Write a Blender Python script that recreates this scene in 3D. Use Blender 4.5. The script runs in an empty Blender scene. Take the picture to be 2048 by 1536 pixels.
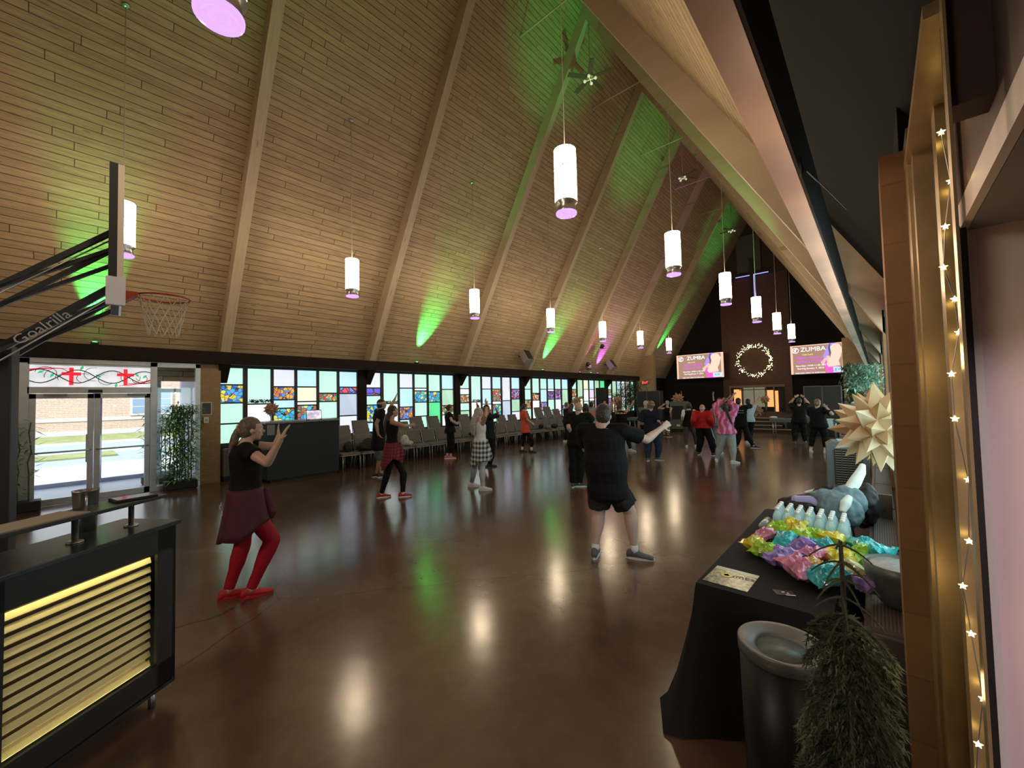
import bpy, bmesh, math, random
from mathutils import Vector, Matrix, noise
random.seed(7)
S = bpy.context.scene
COL = S.collection
PI = math.pi

# ---------------- camera ----------------
cam_d = bpy.data.cameras.new('camera'); cam = bpy.data.objects.new('camera', cam_d); COL.objects.link(cam)
S.camera = cam
CAM_F = 811.6; YAW, PITCH, ROLL = 0.7324, 0.0362, -0.0225
_f = Vector((-math.sin(YAW)*math.cos(PITCH), math.cos(YAW)*math.cos(PITCH), math.sin(PITCH)))
_r0 = Vector((math.cos(YAW), math.sin(YAW), 0)); _u0 = _r0.cross(_f)
_r = _r0*math.cos(ROLL) + _u0*math.sin(ROLL); _u = -_r0*math.sin(ROLL) + _u0*math.cos(ROLL)
cam.matrix_world = Matrix(((_r.x, _u.x, -_f.x, 0), (_r.y, _u.y, -_f.y, 0), (_r.z, _u.z, -_f.z, 1.82), (0, 0, 0, 1)))
cam_d.sensor_width = 36; cam_d.lens = CAM_F/2048*36; cam_d.clip_start = 0.05; cam_d.clip_end = 400

# ---------------- world, sun, exposure ----------------
S.view_settings.view_transform = 'Standard'; S.view_settings.look = 'None'
S.view_settings.exposure = 0.85; S.view_settings.gamma = 1.0; S.view_settings.use_curve_mapping = False
S.cycles.use_denoising = True; S.cycles.use_light_tree = True; S.cycles.use_adaptive_sampling = False
S.cycles.max_bounces = 8; S.cycles.diffuse_bounces = 5; S.cycles.glossy_bounces = 3
S.cycles.transmission_bounces = 6; S.cycles.transparent_max_bounces = 10
S.cycles.caustics_reflective = False; S.cycles.caustics_refractive = False
S.cycles.sample_clamp_indirect = 4.0
W = bpy.data.worlds.new('sky'); S.world = W; W.use_nodes = True
bg = W.node_tree.nodes['Background']; bg.inputs[0].default_value = (0.86, 0.93, 1.0, 1); bg.inputs[1].default_value = 1.15
sun_d = bpy.data.lights.new('sun', 'SUN'); sun_d.energy = 3.0; sun_d.angle = 0.03; sun_d.color = (1, 0.96, 0.9)
sun = bpy.data.objects.new('sun', sun_d); COL.objects.link(sun); sun.rotation_euler = (math.radians(50), 0, math.radians(35))

def area_light(name, loc, rot, sx, sy, energy, color):
    d = bpy.data.lights.new(name, 'AREA'); d.shape = 'RECTANGLE'; d.size = sx; d.size_y = sy; d.energy = energy; d.color = color
    o = bpy.data.objects.new(name, d); COL.objects.link(o); o.location = loc; o.rotation_euler = rot; return o
# the foyer's ceiling lamps behind the camera, over the entrance
area_light('foyer_lamp', (1.5, -.9, 2.2), (math.radians(55), 0, 0), 1.0, .4, 34, (1, 0.78, 0.76))
area_light('balcony_lamp', (-3.0, -3.2, 3.4), (math.radians(62), 0, math.radians(20)), 2.5, 0.5, 40, (1, 0.84, 0.66))
# ---------------- helpers ----------------
def link(o, parent=None):
    COL.objects.link(o)
    if parent is not None: o.parent = parent
    return o
def tag(o, label=None, cat=None, group=None, kind=None):
    if label: o['label'] = label
    if cat: o['category'] = cat
    if group: o['group'] = group
    if kind: o['kind'] = kind
    return o
def empty(name, loc=(0, 0, 0), rz=0, label=None, cat=None, group=None, kind=None):
    o = bpy.data.objects.new(name, None); link(o); o.location = loc; o.rotation_euler = (0, 0, rz); o.empty_display_size = .1
    return tag(o, label, cat, group, kind)
def dup(root, loc, rz=0, label=None, group=None):
    r = root.copy(); link(r); r.location = loc; r.rotation_euler = (0, 0, rz)
    if label: r['label'] = label
    if group: r['group'] = group
    for ch in list(root.children):
        c = ch.copy(); link(c, r)
        for g in list(ch.children):
            d = g.copy(); link(d, c)
    return r

class MB:
    """collects shapes and links them as ONE mesh object"""
    def __init__(s): s.v = []; s.f = []; s.m = []; s.uv = []; s.mi = 0; s.sm = []
    def add(s, vs, fs, smooth=False, uvs=None):
        b = len(s.v); s.v += [tuple(v) for v in vs]
        for i, f in enumerate(fs):
            s.f.append([b+k for k in f]); s.m.append(s.mi); s.sm.append(smooth)
            s.uv.append(uvs[i] if uvs else None)
        return s
    def box(s, x0, x1, y0, y1, z0, z1, M=None, bev=0):
        x0, x1 = min(x0, x1), max(x0, x1); y0, y1 = min(y0, y1), max(y0, y1); z0, z1 = min(z0, z1), max(z0, z1)
        if bev > 0:
            bm = bmesh.new(); bmesh.ops.create_cube(bm, size=1)
            for v in bm.verts: v.co = Vector((x0+(v.co.x+.5)*(x1-x0), y0+(v.co.y+.5)*(y1-y0), z0+(v.co.z+.5)*(z1-z0)))
            bmesh.ops.bevel(bm, geom=bm.edges[:], offset=bev, segments=2, affect='EDGES', profile=.6)
            bm.verts.index_update()
            vs = [v.co.copy() for v in bm.verts]; fs = [[v.index for v in f.verts] for f in bm.faces]; bm.free()
        else:
            vs = [Vector(p) for p in ((x0,y0,z0),(x1,y0,z0),(x1,y1,z0),(x0,y1,z0),(x0,y0,z1),(x1,y0,z1),(x1,y1,z1),(x0,y1,z1))]
            fs = [(0,3,2,1),(4,5,6,7),(0,1,5,4),(1,2,6,5),(2,3,7,6),(3,0,4,7)]
        if M is not None: vs = [M @ v for v in vs]
        return s.add(vs, fs)
    def quad(s, a, b, c, d, uv=None):
        return s.add([a, b, c, d], [(0, 1, 2, 3)], uvs=[uv] if uv else None)
    def prism(s, poly, d):
        """poly: list of 3d points, extruded by vector d"""
        n = len(poly); d = Vector(d); vs = [Vector(p) for p in poly] + [Vector(p)+d for p in poly]
        return s.add(vs, [list(range(n))[::-1], list(range(n, 2*n))] + [(i, (i+1) % n, n+(i+1) % n, n+i) for i in range(n)])
    def tube(s, pts, r, n=8, cap=True, sy=1.0, up=None):
        pts = [Vector(p) for p in pts]; N = len(pts)
        rs = r if isinstance(r, (list, tuple)) else [r]*N
        vs = []; fs = []; prev = None
        for i, p in enumerate(pts):
            t = (pts[min(i+1, N-1)] - pts[max(i-1, 0)])
            if t.length < 1e-9: t = Vector((0, 0, 1))
            t.normalize()
            if prev is None:
                a = Vector(up) if up is not None else (Vector((0, 0, 1)) if abs(t.z) < .9 else Vector((0, 1, 0)))
            else: a = prev
            b = t.cross(a)
            if b.length < 1e-6: b = t.cross(Vector((1, .3, 0)))
            b.normalize(); a = b.cross(t); prev = a
            for k in range(n):
                an = 2*PI*k/n; vs.append(p + (b*math.cos(an)*sy + a*math.sin(an))*rs[i])
        for i in range(N-1):
            for k in range(n): fs.append((i*n+k, i*n+(k+1) % n, (i+1)*n+(k+1) % n, (i+1)*n+k))
        if cap: fs += [list(range(n))[::-1], [(N-1)*n+k for k in range(n)]]
        return s.add(vs, fs, smooth=n > 5)
    def lathe(s, prof, n=24, c=(0, 0, 0), smooth=True, M=None):
        """prof: (r,z) pairs"""
        vs = []; fs = []; c = Vector(c)
        for r, z in prof:
            for k in range(n): vs.append(c + Vector((r*math.cos(2*PI*k/n), r*math.sin(2*PI*k/n), z)))
        for i in range(len(prof)-1):
            for k in range(n): fs.append((i*n+k, i*n+(k+1) % n, (i+1)*n+(k+1) % n, (i+1)*n+k))
        if prof[0][0] > 1e-4: fs.append(list(range(n))[::-1])
        if prof[-1][0] > 1e-4: fs.append([(len(prof)-1)*n+k for k in range(n)])
        if M is not None: vs = [M @ v for v in vs]
        return s.add(vs, fs, smooth=smooth)
    def rings(s, R, closed_caps=True, n=None):
        """loft through a list of rings (lists of points)"""
        n = len(R[0]); vs = [p for r in R for p in r]; fs = []
        for i in range(len(R)-1):
            for k in range(n): fs.append((i*n+k, i*n+(k+1) % n, (i+1)*n+(k+1) % n, (i+1)*n+k))
        if closed_caps: fs += [list(range(n))[::-1], [(len(R)-1)*n+k for k in range(n)]]
        return s.add(vs, fs, smooth=True)
    def ball(s, c, r, n=10, M=None, sc=(1, 1, 1), rot=None):
        vs = []; fs = []; c = Vector(c); m = n//2+1
        for i in range(m+1):
            th = PI*i/m
            for k in range(n):
                p = Vector((math.sin(th)*math.cos(2*PI*k/n)*sc[0], math.sin(th)*math.sin(2*PI*k/n)*sc[1], math.cos(th)*sc[2]))*r
                if rot is not None: p = rot @ p
                vs.append(c+p)
        for i in range(m):
            for k in range(n): fs.append((i*n+k, (i+1)*n+k, (i+1)*n+(k+1) % n, i*n+(k+1) % n))
        return s.add(vs, fs, smooth=True)
    def mesh(s, name, mats):
        me = bpy.data.meshes.new(name); me.from_pydata(s.v, [], s.f)
        if not isinstance(mats, (list, tuple)): mats = [mats]
        for m in mats: me.materials.append(m)
        if any(u for u in s.uv):
            l = me.uv_layers.new(name='uv'); i = 0
            for p, u in zip(me.polygons, s.uv):
                for j, li in enumerate(p.loop_indices):
                    l.data[li].uv = u[j] if u else (0, 0)
        for p, m, sm in zip(me.polygons, s.m, s.sm): p.material_index = m; p.use_smooth = sm
        me.update(); return me
    def build(s, name, mats, parent=None, **kw):
        o = bpy.data.objects.new(name, s.mesh(name, mats)); link(o, parent)
        tag(o, **kw); return o

def bake(mb, name, mats, voxel=.012, smooth=3, parent=None, disp=None, rec=True, **kw):
    """fuse the overlapping shapes of mb into one continuous surface"""
    o = bpy.data.objects.new(name+'_raw', mb.mesh(name, mats)); COL.objects.link(o)
    m = o.modifiers.new('r', 'REMESH'); m.mode = 'VOXEL'; m.voxel_size = voxel; m.use_smooth_shade = True
    if smooth: m = o.modifiers.new('s', 'SMOOTH'); m.factor = .5; m.iterations = smooth
    if disp:
        t = bpy.data.textures.new('folds', 'CLOUDS'); t.noise_scale = disp[0]; t.noise_depth = 2
        m = o.modifiers.new('d', 'DISPLACE'); m.texture = t; m.strength = disp[1]; m.mid_level = .5; m.texture_coords = 'GLOBAL'
    dg = bpy.context.evaluated_depsgraph_get()
    me = bpy.data.meshes.new_from_object(o.evaluated_get(dg)); me.name = name
    if not me.materials:
        for mm in (mats if isinstance(mats, (list, tuple)) else [mats]): me.materials.append(mm)
    bpy.data.objects.remove(o)
    for p in me.polygons: p.use_smooth = True
    r = bpy.data.objects.new(name, me); link(r, parent); tag(r, **kw)
    return r

def txt(name, s, size, M, mat, parent=None, depth=.001, align='CENTER', sx=1.0, **kw):
    c = bpy.data.curves.new(name, 'FONT'); c.body = s; c.size = size; c.extrude = depth; c.align_x = align; c.align_y = 'CENTER'
    c.resolution_u = 2
    o = bpy.data.objects.new(name+'_c', c); COL.objects.link(o)
    dg = bpy.context.evaluated_depsgraph_get()
    me = bpy.data.meshes.new_from_object(o.evaluated_get(dg)); me.name = name; bpy.data.objects.remove(o)
    me.materials.clear(); me.materials.append(mat)
    me.transform(Matrix.Diagonal((sx, 1, 1, 1))); me.transform(M)
    r = bpy.data.objects.new(name, me); link(r, parent); tag(r, **kw); return r
def frame(o, x, y):
    """matrix with text x axis and y axis at origin o"""
    x = Vector(x).normalized(); y = Vector(y).normalized(); z = x.cross(y)
    return Matrix(((x.x, y.x, z.x, o[0]), (x.y, y.y, z.y, o[1]), (x.z, y.z, z.z, o[2]), (0, 0, 0, 1)))

# ---------------- materials ----------------
class NT:
    def __init__(s, name):
        s.m = bpy.data.materials.new(name); s.m.use_nodes = True; s.t = s.m.node_tree; s.n = s.t.nodes
        s.b = s.n['Principled BSDF']; s.out = s.n['Material Output']
    def N(s, ty, **kw):
        n = s.n.new(ty)
        for k, v in kw.items():
            if hasattr(n, k): setattr(n, k, v)
        return n
    def L(s, a, b): s.t.links.new(a, b)
    def math(s, op, a, b=None, c=None):
        n = s.n.new('ShaderNodeMath'); n.operation = op
        for i, v in enumerate((a, b, c)):
            if v is None: continue
            if isinstance(v, (int, float)): n.inputs[i].default_value = v
            else: s.L(v, n.inputs[i])
        return n.outputs[0]
    def mix(s, f, a, b, mode='MIX'):
        n = s.n.new('ShaderNodeMix'); n.data_type = 'RGBA'; n.blend_type = mode
        for i, v in ((0, f), (6, a), (7, b)):
            if isinstance(v, (int, float)): n.inputs[i].default_value = v
            elif isinstance(v, tuple): n.inputs[i].default_value = (*v[:3], 1)
            else: s.L(v, n.inputs[i])
        return n.outputs[2]
    def ramp(s, f, stops, interp='LINEAR'):
        n = s.n.new('ShaderNodeValToRGB'); cr = n.color_ramp; cr.interpolation = interp
        while len(cr.elements) < len(stops): cr.elements.new(.5)
        for e, (p, c) in zip(cr.elements, stops): e.position = p; e.color = (*c[:3], 1)
        s.L(f, n.inputs[0]); return n.outputs[0]
    def noise(s, scale=5, detail=3, rough=.5, vec=None, dim=None):
        n = s.n.new('ShaderNodeTexNoise'); n.inputs['Scale'].default_value = scale; n.inputs['Detail'].default_value = detail; n.inputs['Roughness'].default_value = rough
        if vec is not None: s.L(vec, n.inputs['Vector'])
        return n.outputs['Fac']
    def coord(s, kind='Object', sc=None):
        n = s.n.new('ShaderNodeTexCoord'); o = n.outputs[kind]
        if sc:
            m = s.n.new('ShaderNodeMapping'); m.inputs['Scale'].default_value = sc; s.L(o, m.inputs[0]); o = m.outputs[0]
        return o
    def xyz(s, v):
        n = s.n.new('ShaderNodeSeparateXYZ'); s.L(v, n.inputs[0]); return n.outputs
    def bump(s, h, strength=.3, dist=.01):
        n = s.n.new('ShaderNodeBump'); n.inputs['Strength'].default_value = strength; n.inputs['Distance'].default_value = dist
        s.L(h, n.inputs['Height']); s.L(n.outputs[0], s.b.inputs['Normal'])
_mc = {}
def P(name, col, rough=.5, metal=0, var=0, vs=8, bump=0, bs=40, emit=None, es=0, trans=0, alpha=1, spec=None, sheen=0, coat=0, ior=1.45, lamp=False):
    if name in _mc: return _mc[name]
    t = NT(name); b = t.b
    b.inputs['Base Color'].default_value = (*col, 1); b.inputs['Roughness'].default_value = rough; b.inputs['Metallic'].default_value = metal
    if spec is not None: b.inputs['Specular IOR Level'].default_value = spec
    if sheen: b.inputs['Sheen Weight'].default_value = sheen
    if coat: b.inputs['Coat Weight'].default_value = coat
    if trans: b.inputs['Transmission Weight'].default_value = trans; b.inputs['IOR'].default_value = ior
    if alpha < 1: b.inputs['Alpha'].default_value = alpha
    if var:
        f = t.noise(vs, 4, .6, t.coord())
        c = t.ramp(f, [(.25, tuple(x*(1-var) for x in col)), (.75, tuple(min(1, x*(1+var)) for x in col))])
        t.L(c, b.inputs['Base Color'])
    if bump: t.bump(t.noise(bs, 3, .6, t.coord()), bump)
    if emit: b.inputs['Emission Color'].default_value = (*emit, 1); b.inputs['Emission Strength'].default_value = es; t.m.cycles.emission_sampling = 'FRONT' if lamp else 'NONE'
    _mc[name] = t.m; return t.m

def planks(name, cols, w=.14, L=2.4, rough=.6, uv=True, gap=.05, axis=('x', 'y'), grain=1.0, var=.35):
    """boards laid along the u axis, random lengths per row"""
    t = NT(name); o = t.coord('UV' if uv else 'Object'); x = t.xyz(o)
    u, v = x[{'x': 0, 'y': 1, 'z': 2}[axis[0]]], x[{'x': 0, 'y': 1, 'z': 2}[axis[1]]]
    vr = t.math('DIVIDE', v, w); row = t.math('FLOOR', vr); vf = t.math('FRACT', vr)
    wn = t.N('ShaderNodeTexWhiteNoise', noise_dimensions='1D'); t.L(row, wn.inputs['W'])
    uo = t.math('ADD', t.math('DIVIDE', u, L), t.math('MULTIPLY', wn.outputs['Value'], 7.3)); ui = t.math('FLOOR', uo); uf = t.math('FRACT', uo)
    cv = t.N('ShaderNodeCombineXYZ'); t.L(row, cv.inputs[0]); t.L(ui, cv.inputs[1])
    wn2 = t.N('ShaderNodeTexWhiteNoise', noise_dimensions='2D'); t.L(cv.outputs[0], wn2.inputs['Vector'])
    base = t.ramp(wn2.outputs['Value'], [(i/(len(cols)-1), c) for i, c in enumerate(cols)])
    gv = t.N('ShaderNodeCombineXYZ'); t.L(t.math('ADD', t.math('MULTIPLY', u, 1.2), t.math('MULTIPLY', wn2.outputs['Value'], 40)), gv.inputs[0]); t.L(t.math('MULTIPLY', v, 22), gv.inputs[1])
    g = t.noise(1.6*grain, 4, .65, gv.outputs[0])
    c = t.mix(.55, base, t.ramp(g, [(.3, tuple(k*(1-var) for k in cols[0])), (.62, tuple(min(1, k*1.15) for k in cols[-1]))]))
    kn = t.N('ShaderNodeTexVoronoi'); kn.inputs['Scale'].default_value = 1.0
    kv = t.N('ShaderNodeCombineXYZ'); t.L(t.math('MULTIPLY', u, 1.6), kv.inputs[0]); t.L(t.math('MULTIPLY', v, 6), kv.inputs[1]); t.L(kv.outputs[0], kn.inputs['Vector'])
    knot = t.math('LESS_THAN', kn.outputs['Distance'], .10)
    c = t.mix(t.math('MULTIPLY', knot, .45), c, tuple(k*.35 for k in cols[0]))
    d = t.math('MINIMUM', vf, t.math('SUBTRACT', 1, vf)); e = t.math('LESS_THAN', d, gap)
    e2 = t.math('LESS_THAN', uf, .012/L*1.0)
    gp = t.math('MAXIMUM', e, e2) if gap > 0 else e
    c = t.mix(gp, c, tuple(k*.22 for k in cols[0]))
    t.L(c, t.b.inputs['Base Color']); t.b.inputs['Roughness'].default_value = rough
    t.bump(t.math('SUBTRACT', 1, gp), .5, .008)
    return t.m

def bricks(name, c1, c2, mortar, sc=1.0, uv=False, rot=None, rough=.85, bw=.22, bh=.075, axis=None, ms=.008):
    t = NT(name); o = t.coord('UV' if uv else 'Object')
    if axis:
        x = t.xyz(o); cv = t.N('ShaderNodeCombineXYZ')
        ix = {'x': 0, 'y': 1, 'z': 2}
        if axis[0] == 's': t.L(t.math('ADD', x[0], x[1]), cv.inputs[0])
        else: t.L(x[ix[axis[0]]], cv.inputs[0])
        t.L(x[ix[axis[1]]], cv.inputs[1]); o = cv.outputs[0]
    b = t.N('ShaderNodeTexBrick'); t.L(o, b.inputs['Vector'])
    b.inputs['Scale'].default_value = 1; b.inputs['Brick Width'].default_value = bw; b.inputs['Row Height'].default_value = bh
    b.inputs['Mortar Size'].default_value = ms; b.inputs['Color1'].default_value = (*c1, 1); b.inputs['Color2'].default_value = (*c2, 1); b.inputs['Mortar'].default_value = (*mortar, 1)
    n = t.noise(9, 3, .6, t.coord()); c = t.mix(.35, b.outputs['Color'], t.ramp(n, [(.3, tuple(k*.6 for k in c1)), (.7, tuple(min(1, k*1.3) for k in c2))]))
    t.L(c, t.b.inputs['Base Color']); t.b.inputs['Roughness'].default_value = rough
    t.bump(t.math('SUBTRACT', 1, b.outputs['Fac']), .4, .006)
    return t.m
# ---------------- the hall ----------------
XE, XR, XC, ZE, SL = -11.94, 0.10, -5.92, 3.12, 1.732
ZR = ZE + (XC-XE)*SL
Y0, Y1 = -3.6, 30.8
def zl(x): return ZE+(x-XE)*SL
def zr(x): return ZE+(XR-x)*SL

m_ceil = planks('ceiling_boards', [(.34, .225, .125), (.42, .29, .165), (.50, .36, .215)], w=.135, L=2.1, rough=.62, var=.3, gap=.045)
m_beam = planks('beam_wood', [(.44, .34, .235), (.50, .39, .275)], w=.5, L=30, rough=.55, uv=False, gap=0, axis=('z', 'y'), var=.12)
m_dkbeam = P('dark_stained_wood', (.015, .008, .0055), .75, spec=.2, var=.3, vs=6)
m_brick = bricks('tan_brick', (.36, .24, .13), (.29, .19, .10), (.27, .19, .12), axis=('s', 'z'), bw=.24, bh=.068)
m_brickd = bricks('brown_brick', (.27, .155, .07), (.20, .115, .05), (.17, .1, .05), axis=('x', 'z'), bw=.24, bh=.24, ms=.004)
m_alu = P('aluminium', (.52, .54, .56), .38, metal=.7, var=.08)
m_black = P('black_paint', (.006, .006, .0065), .6)
m_blackp = P('black_plaster', (.006, .0045, .0045), .85)
m_soft = P('dark_soffit_paint', (.003, .003, .003), .9, spec=.2)  # near-black colour stands in for shade on the right ceiling's outer eave strip

# stained concrete floor
t = NT('polished_brown_concrete'); o = t.coord()
n1 = t.noise(.55, 5, .62, o); n2 = t.noise(2.6, 6, .68, o); n3 = t.noise(14, 3, .6, o)
c = t.ramp(n1, [(.32, (.066, .042, .031)), (.5, (.125, .078, .054)), (.66, (.20, .138, .098))])
c = t.mix(.5, c, t.ramp(n2, [(.3, (.060, .032, .022)), (.52, (.105, .060, .038)), (.75, (.15, .092, .060))]))
vo = t.N('ShaderNodeTexVoronoi', feature='DISTANCE_TO_EDGE'); vo.inputs['Scale'].default_value = .33
wv = t.N('ShaderNodeVectorMath', operation='ADD'); nn = t.N('ShaderNodeTexNoise'); nn.inputs['Scale'].default_value = 1.2; nn.inputs['Detail'].default_value = 3
t.L(o, nn.inputs['Vector']); sc = t.N('ShaderNodeVectorMath', operation='SCALE'); sc.inputs['Scale'].default_value = .35; t.L(nn.outputs['Color'], sc.inputs[0])
t.L(o, wv.inputs[0]); t.L(sc.outputs[0], wv.inputs[1]); t.L(wv.outputs[0], vo.inputs['Vector'])
cr = t.math('LESS_THAN', vo.outputs['Distance'], .0022)
c = t.mix(t.math('MULTIPLY', cr, .7), c, (.02, .012, .01))
t.L(c, t.b.inputs['Base Color'])
rr = t.N('ShaderNodeMapRange'); rr.inputs[1].default_value = .3; rr.inputs[2].default_value = .7; rr.inputs[3].default_value = .165; rr.inputs[4].default_value = .215
t.L(n1, rr.inputs[0]); t.L(rr.outputs[0], t.b.inputs['Roughness'])
t.b.inputs['Specular IOR Level'].default_value = 1.0
t.bump(t.noise(3.0, 2, .5, o), .035, .05)
m_floor = t.m

b = MB(); b.box(-12.3, 3.2, Y0-.2, Y1+.2, -.15, 0); b.build('floor', m_floor, kind='structure')
b = MB()
x0 = -12.35; T = .18
L1 = (XC-x0)/math.cos(math.atan(SL))
b.quad((x0, Y0, zl(x0)), (XC, Y0, ZR), (XC, Y1, ZR), (x0, Y1, zl(x0)), uv=[(Y0, 0), (Y0, L1), (Y1, L1), (Y1, 0)])
b.prism([(x0-.02, Y0, zl(x0)+.02), (XC, Y0, ZR+.04), (XC, Y0, ZR+.25), (x0-.2, Y0, zl(x0)+.1)], (0, Y1-Y0, 0))
b.build('ceiling_left', m_ceil, kind='structure')
b = MB(); x1 = .75
L1 = (x1-XC)/math.cos(math.atan(SL))
xm = -.72; Lm = L1*(x1-xm)/(x1-XC)
b.quad((xm, Y0, zr(xm)), (xm, Y1, zr(xm)), (XC, Y1, ZR), (XC, Y0, ZR), uv=[(Y0, Lm), (Y1, Lm), (Y1, L1), (Y0, L1)])
b.build('ceiling_right', m_ceil, kind='structure'); b = MB()
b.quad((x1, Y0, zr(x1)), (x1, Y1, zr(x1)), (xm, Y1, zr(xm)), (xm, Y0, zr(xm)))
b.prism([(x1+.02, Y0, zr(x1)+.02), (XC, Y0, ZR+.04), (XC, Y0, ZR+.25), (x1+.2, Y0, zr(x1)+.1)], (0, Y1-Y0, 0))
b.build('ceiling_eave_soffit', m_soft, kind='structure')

# laminated rafters
ED = .38
def rafter(y, side, zb):
    w = .2
    s = 1 if side == 'l' else -1
    xe = XE if side == 'l' else XR
    def X(z, e): return xe + s*((z-ZE)/SL + e)
    ztop = ZR; zin = ZE + SL*(XC-XE-ED)
    b = MB()
    b.prism([(X(zb, 0), y, zb), (X(ztop, 0), y, ztop), (X(zin, ED), y, zin), (X(zb, ED), y, zb)], (0, w, 0))
    return b.build('trim_rafter', m_beam, kind='structure')
for k in range(7):
    y = 2.53+3.82*k; b = MB(); b.prism([(-11.56, y-.01, 2.82), (-11.98, y-.01, 2.30), (-11.98, y-.01, 2.82)], (0, .22, 0)); b.build('trim_rafter_foot', m_dkbeam, kind='structure')
    rafter(2.53+3.82*k, 'l', 2.84)
    if k > 0: rafter(2.53+3.82*k, 'r', 2.36)
# eave beams
b = MB(); b.box(-12.0, -11.55, Y0, 25.35, 2.80, 3.09); b.build('trim_eave_left', m_dkbeam, kind='structure')
b = MB(); b.box(-.224, -.215, Y0, 25.35, 2.80, 3.12); b.build('trim_eave_fascia', m_blackp, kind='structure')
b = MB(); b.box(-.315, -.225, Y0, 25.35, 2.79, 3.10); b.build('trim_eave_right', P('eave_wood', (.50, .38, .29), .42, var=.12, vs=3), kind='structure')
# steel ties near the ridge
for k in (2, 3, 4, 5, 6):
    b = MB(); y = 2.63+3.82*k-3.82*.5; b.tube([(XC-1.0, y, zl(XC-1.0)-.02), (XC+1.0, y, zr(XC+1.0)-.02)], .022)
    b.build('trim_tie_rod', m_beam, kind='structure')
    
# ---- left wall with the entrance ----
b = MB()
b.box(-12.1, -11.7, Y0, -.55, 0, 2.82); b.box(-12.1, -11.7, 2.16, 2.56, 0, 2.82)
b.build('wall_left', m_brick, kind='structure')
b = MB(); b.box(-12.1, -11.93, 2.56, 25.5, 0, .86); b.box(-12.1, -11.93, 2.5, 25.5, 2.76, 2.95)
b.build('wall_left_window_base', P('dark_wall', (.03, .024, .02), .7), kind='structure')
# posts between bays
for k in range(7):
    y = 2.53+3.82*k
    b = MB(); b.box(-12.06, -11.82, y-.22, y+.02, 0, 2.80); b.build('trim_post', m_dkbeam, kind='structure')

# ---- stained glass window bays ----
def glass_mat(name, col, es=1.0, pat=0, seed=0.0):
    t = NT(name); o = t.coord('Object')
    n = t.noise(1.5, 3, .55, o)
    c = t.mix(t.math('MULTIPLY', n, .6), tuple(k*.86 for k in col), tuple(min(1, k*1.25+.03) for k in col))
    if pat == 1:   # diagonal ghost of roofs and trees outside seen through the frosted glass
        x = t.xyz(o); d = t.math('ADD', t.math('MULTIPLY', x[1], 2.1), x[2]); f = t.math('FRACT', t.math('MULTIPLY', d, .45))
        c = t.mix(t.math('MULTIPLY', t.math('GREATER_THAN', f, .55), .45), c, tuple(k*.72 for k in col))
    if pat == 2:
        w = t.N('ShaderNodeTexWave'); w.inputs['Scale'].default_value = 3; w.inputs['Distortion'].default_value = 9; t.L(o, w.inputs[0])
        c = t.mix(t.math('MULTIPLY', t.math('GREATER_THAN', w.outputs['Fac'], .82), .5), c, tuple(k*.6 for k in col))
    t.b.inputs['Base Color'].default_value = (*[k*.5 for k in col], 1); t.b.inputs['Roughness'].default_value = .25
    t.L(c, t.b.inputs['Emission Color']); t.b.inputs['Emission Strength'].default_value = es; t.m.cycles.emission_sampling = 'FRONT'
    return t.m
GE = .60
G = dict(m=glass_mat('glass_mint', (.52, .92, .74), GE), g=glass_mat('glass_green', (.50, .80, .58), GE*.9, 1), b=glass_mat('glass_blue', (.50, .80, .98), GE), B=glass_mat('glass_bluegrey', (.58, .68, .90), GE*.85, 1),
         l=glass_mat('glass_lavender', (.74, .78, .96), GE), w=glass_mat('glass_white', (.88, .96, 1.0), GE*1.3), v=glass_mat('glass_veined', (.74, .74, .95), GE, 2), G=glass_mat('glass_vivid_green', (.10, .72, .28), GE, 1),
         p=glass_mat('glass_pink', (.85, .62, .88), GE), y=glass_mat('glass_yellow', (.86, .93, .62), GE))
def stained(name, cols, scale=7, seed=0):
    t = NT(name); o = t.coord('Object'); mp = t.N('ShaderNodeMapping'); mp.inputs['Location'].default_value = (seed, seed*1.7, seed*.6); t.L(o, mp.inputs[0])
    nz = t.N('ShaderNodeTexNoise'); nz.inputs['Scale'].default_value = 4; t.L(mp.outputs[0], nz.inputs['Vector'])
    ad = t.N('ShaderNodeVectorMath', operation='ADD'); s2 = t.N('ShaderNodeVectorMath', operation='SCALE'); s2.inputs['Scale'].default_value = .12
    t.L(nz.outputs['Color'], s2.inputs[0]); t.L(mp.outputs[0], ad.inputs[0]); t.L(s2.outputs[0], ad.inputs[1])
    v1 = t.N('ShaderNodeTexVoronoi'); v1.inputs['Scale'].default_value = scale; t.L(ad.outputs[0], v1.inputs['Vector'])
    v2 = t.N('ShaderNodeTexVoronoi', feature='DISTANCE_TO_EDGE'); v2.inputs['Scale'].default_value = scale; t.L(ad.outputs[0], v2.inputs['Vector'])
    x = t.xyz(v1.outputs['Color']); n = len(cols)
    c = t.ramp(x[0], [(i/n, c) for i, c in enumerate(cols)], 'CONSTANT')
    ld = t.math('LESS_THAN', v2.outputs['Distance'], .05)
    c = t.mix(ld, c, (.01, .01, .015))
    t.b.inputs['Base Color'].default_value = (.05, .05, .06, 1); t.b.inputs['Roughness'].default_value = .3
    t.L(c, t.b.inputs['Emission Color']); t.b.inputs['Emission Strength'].default_value = .55; t.m.cycles.emission_sampling = 'NONE'
    return t.m
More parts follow.
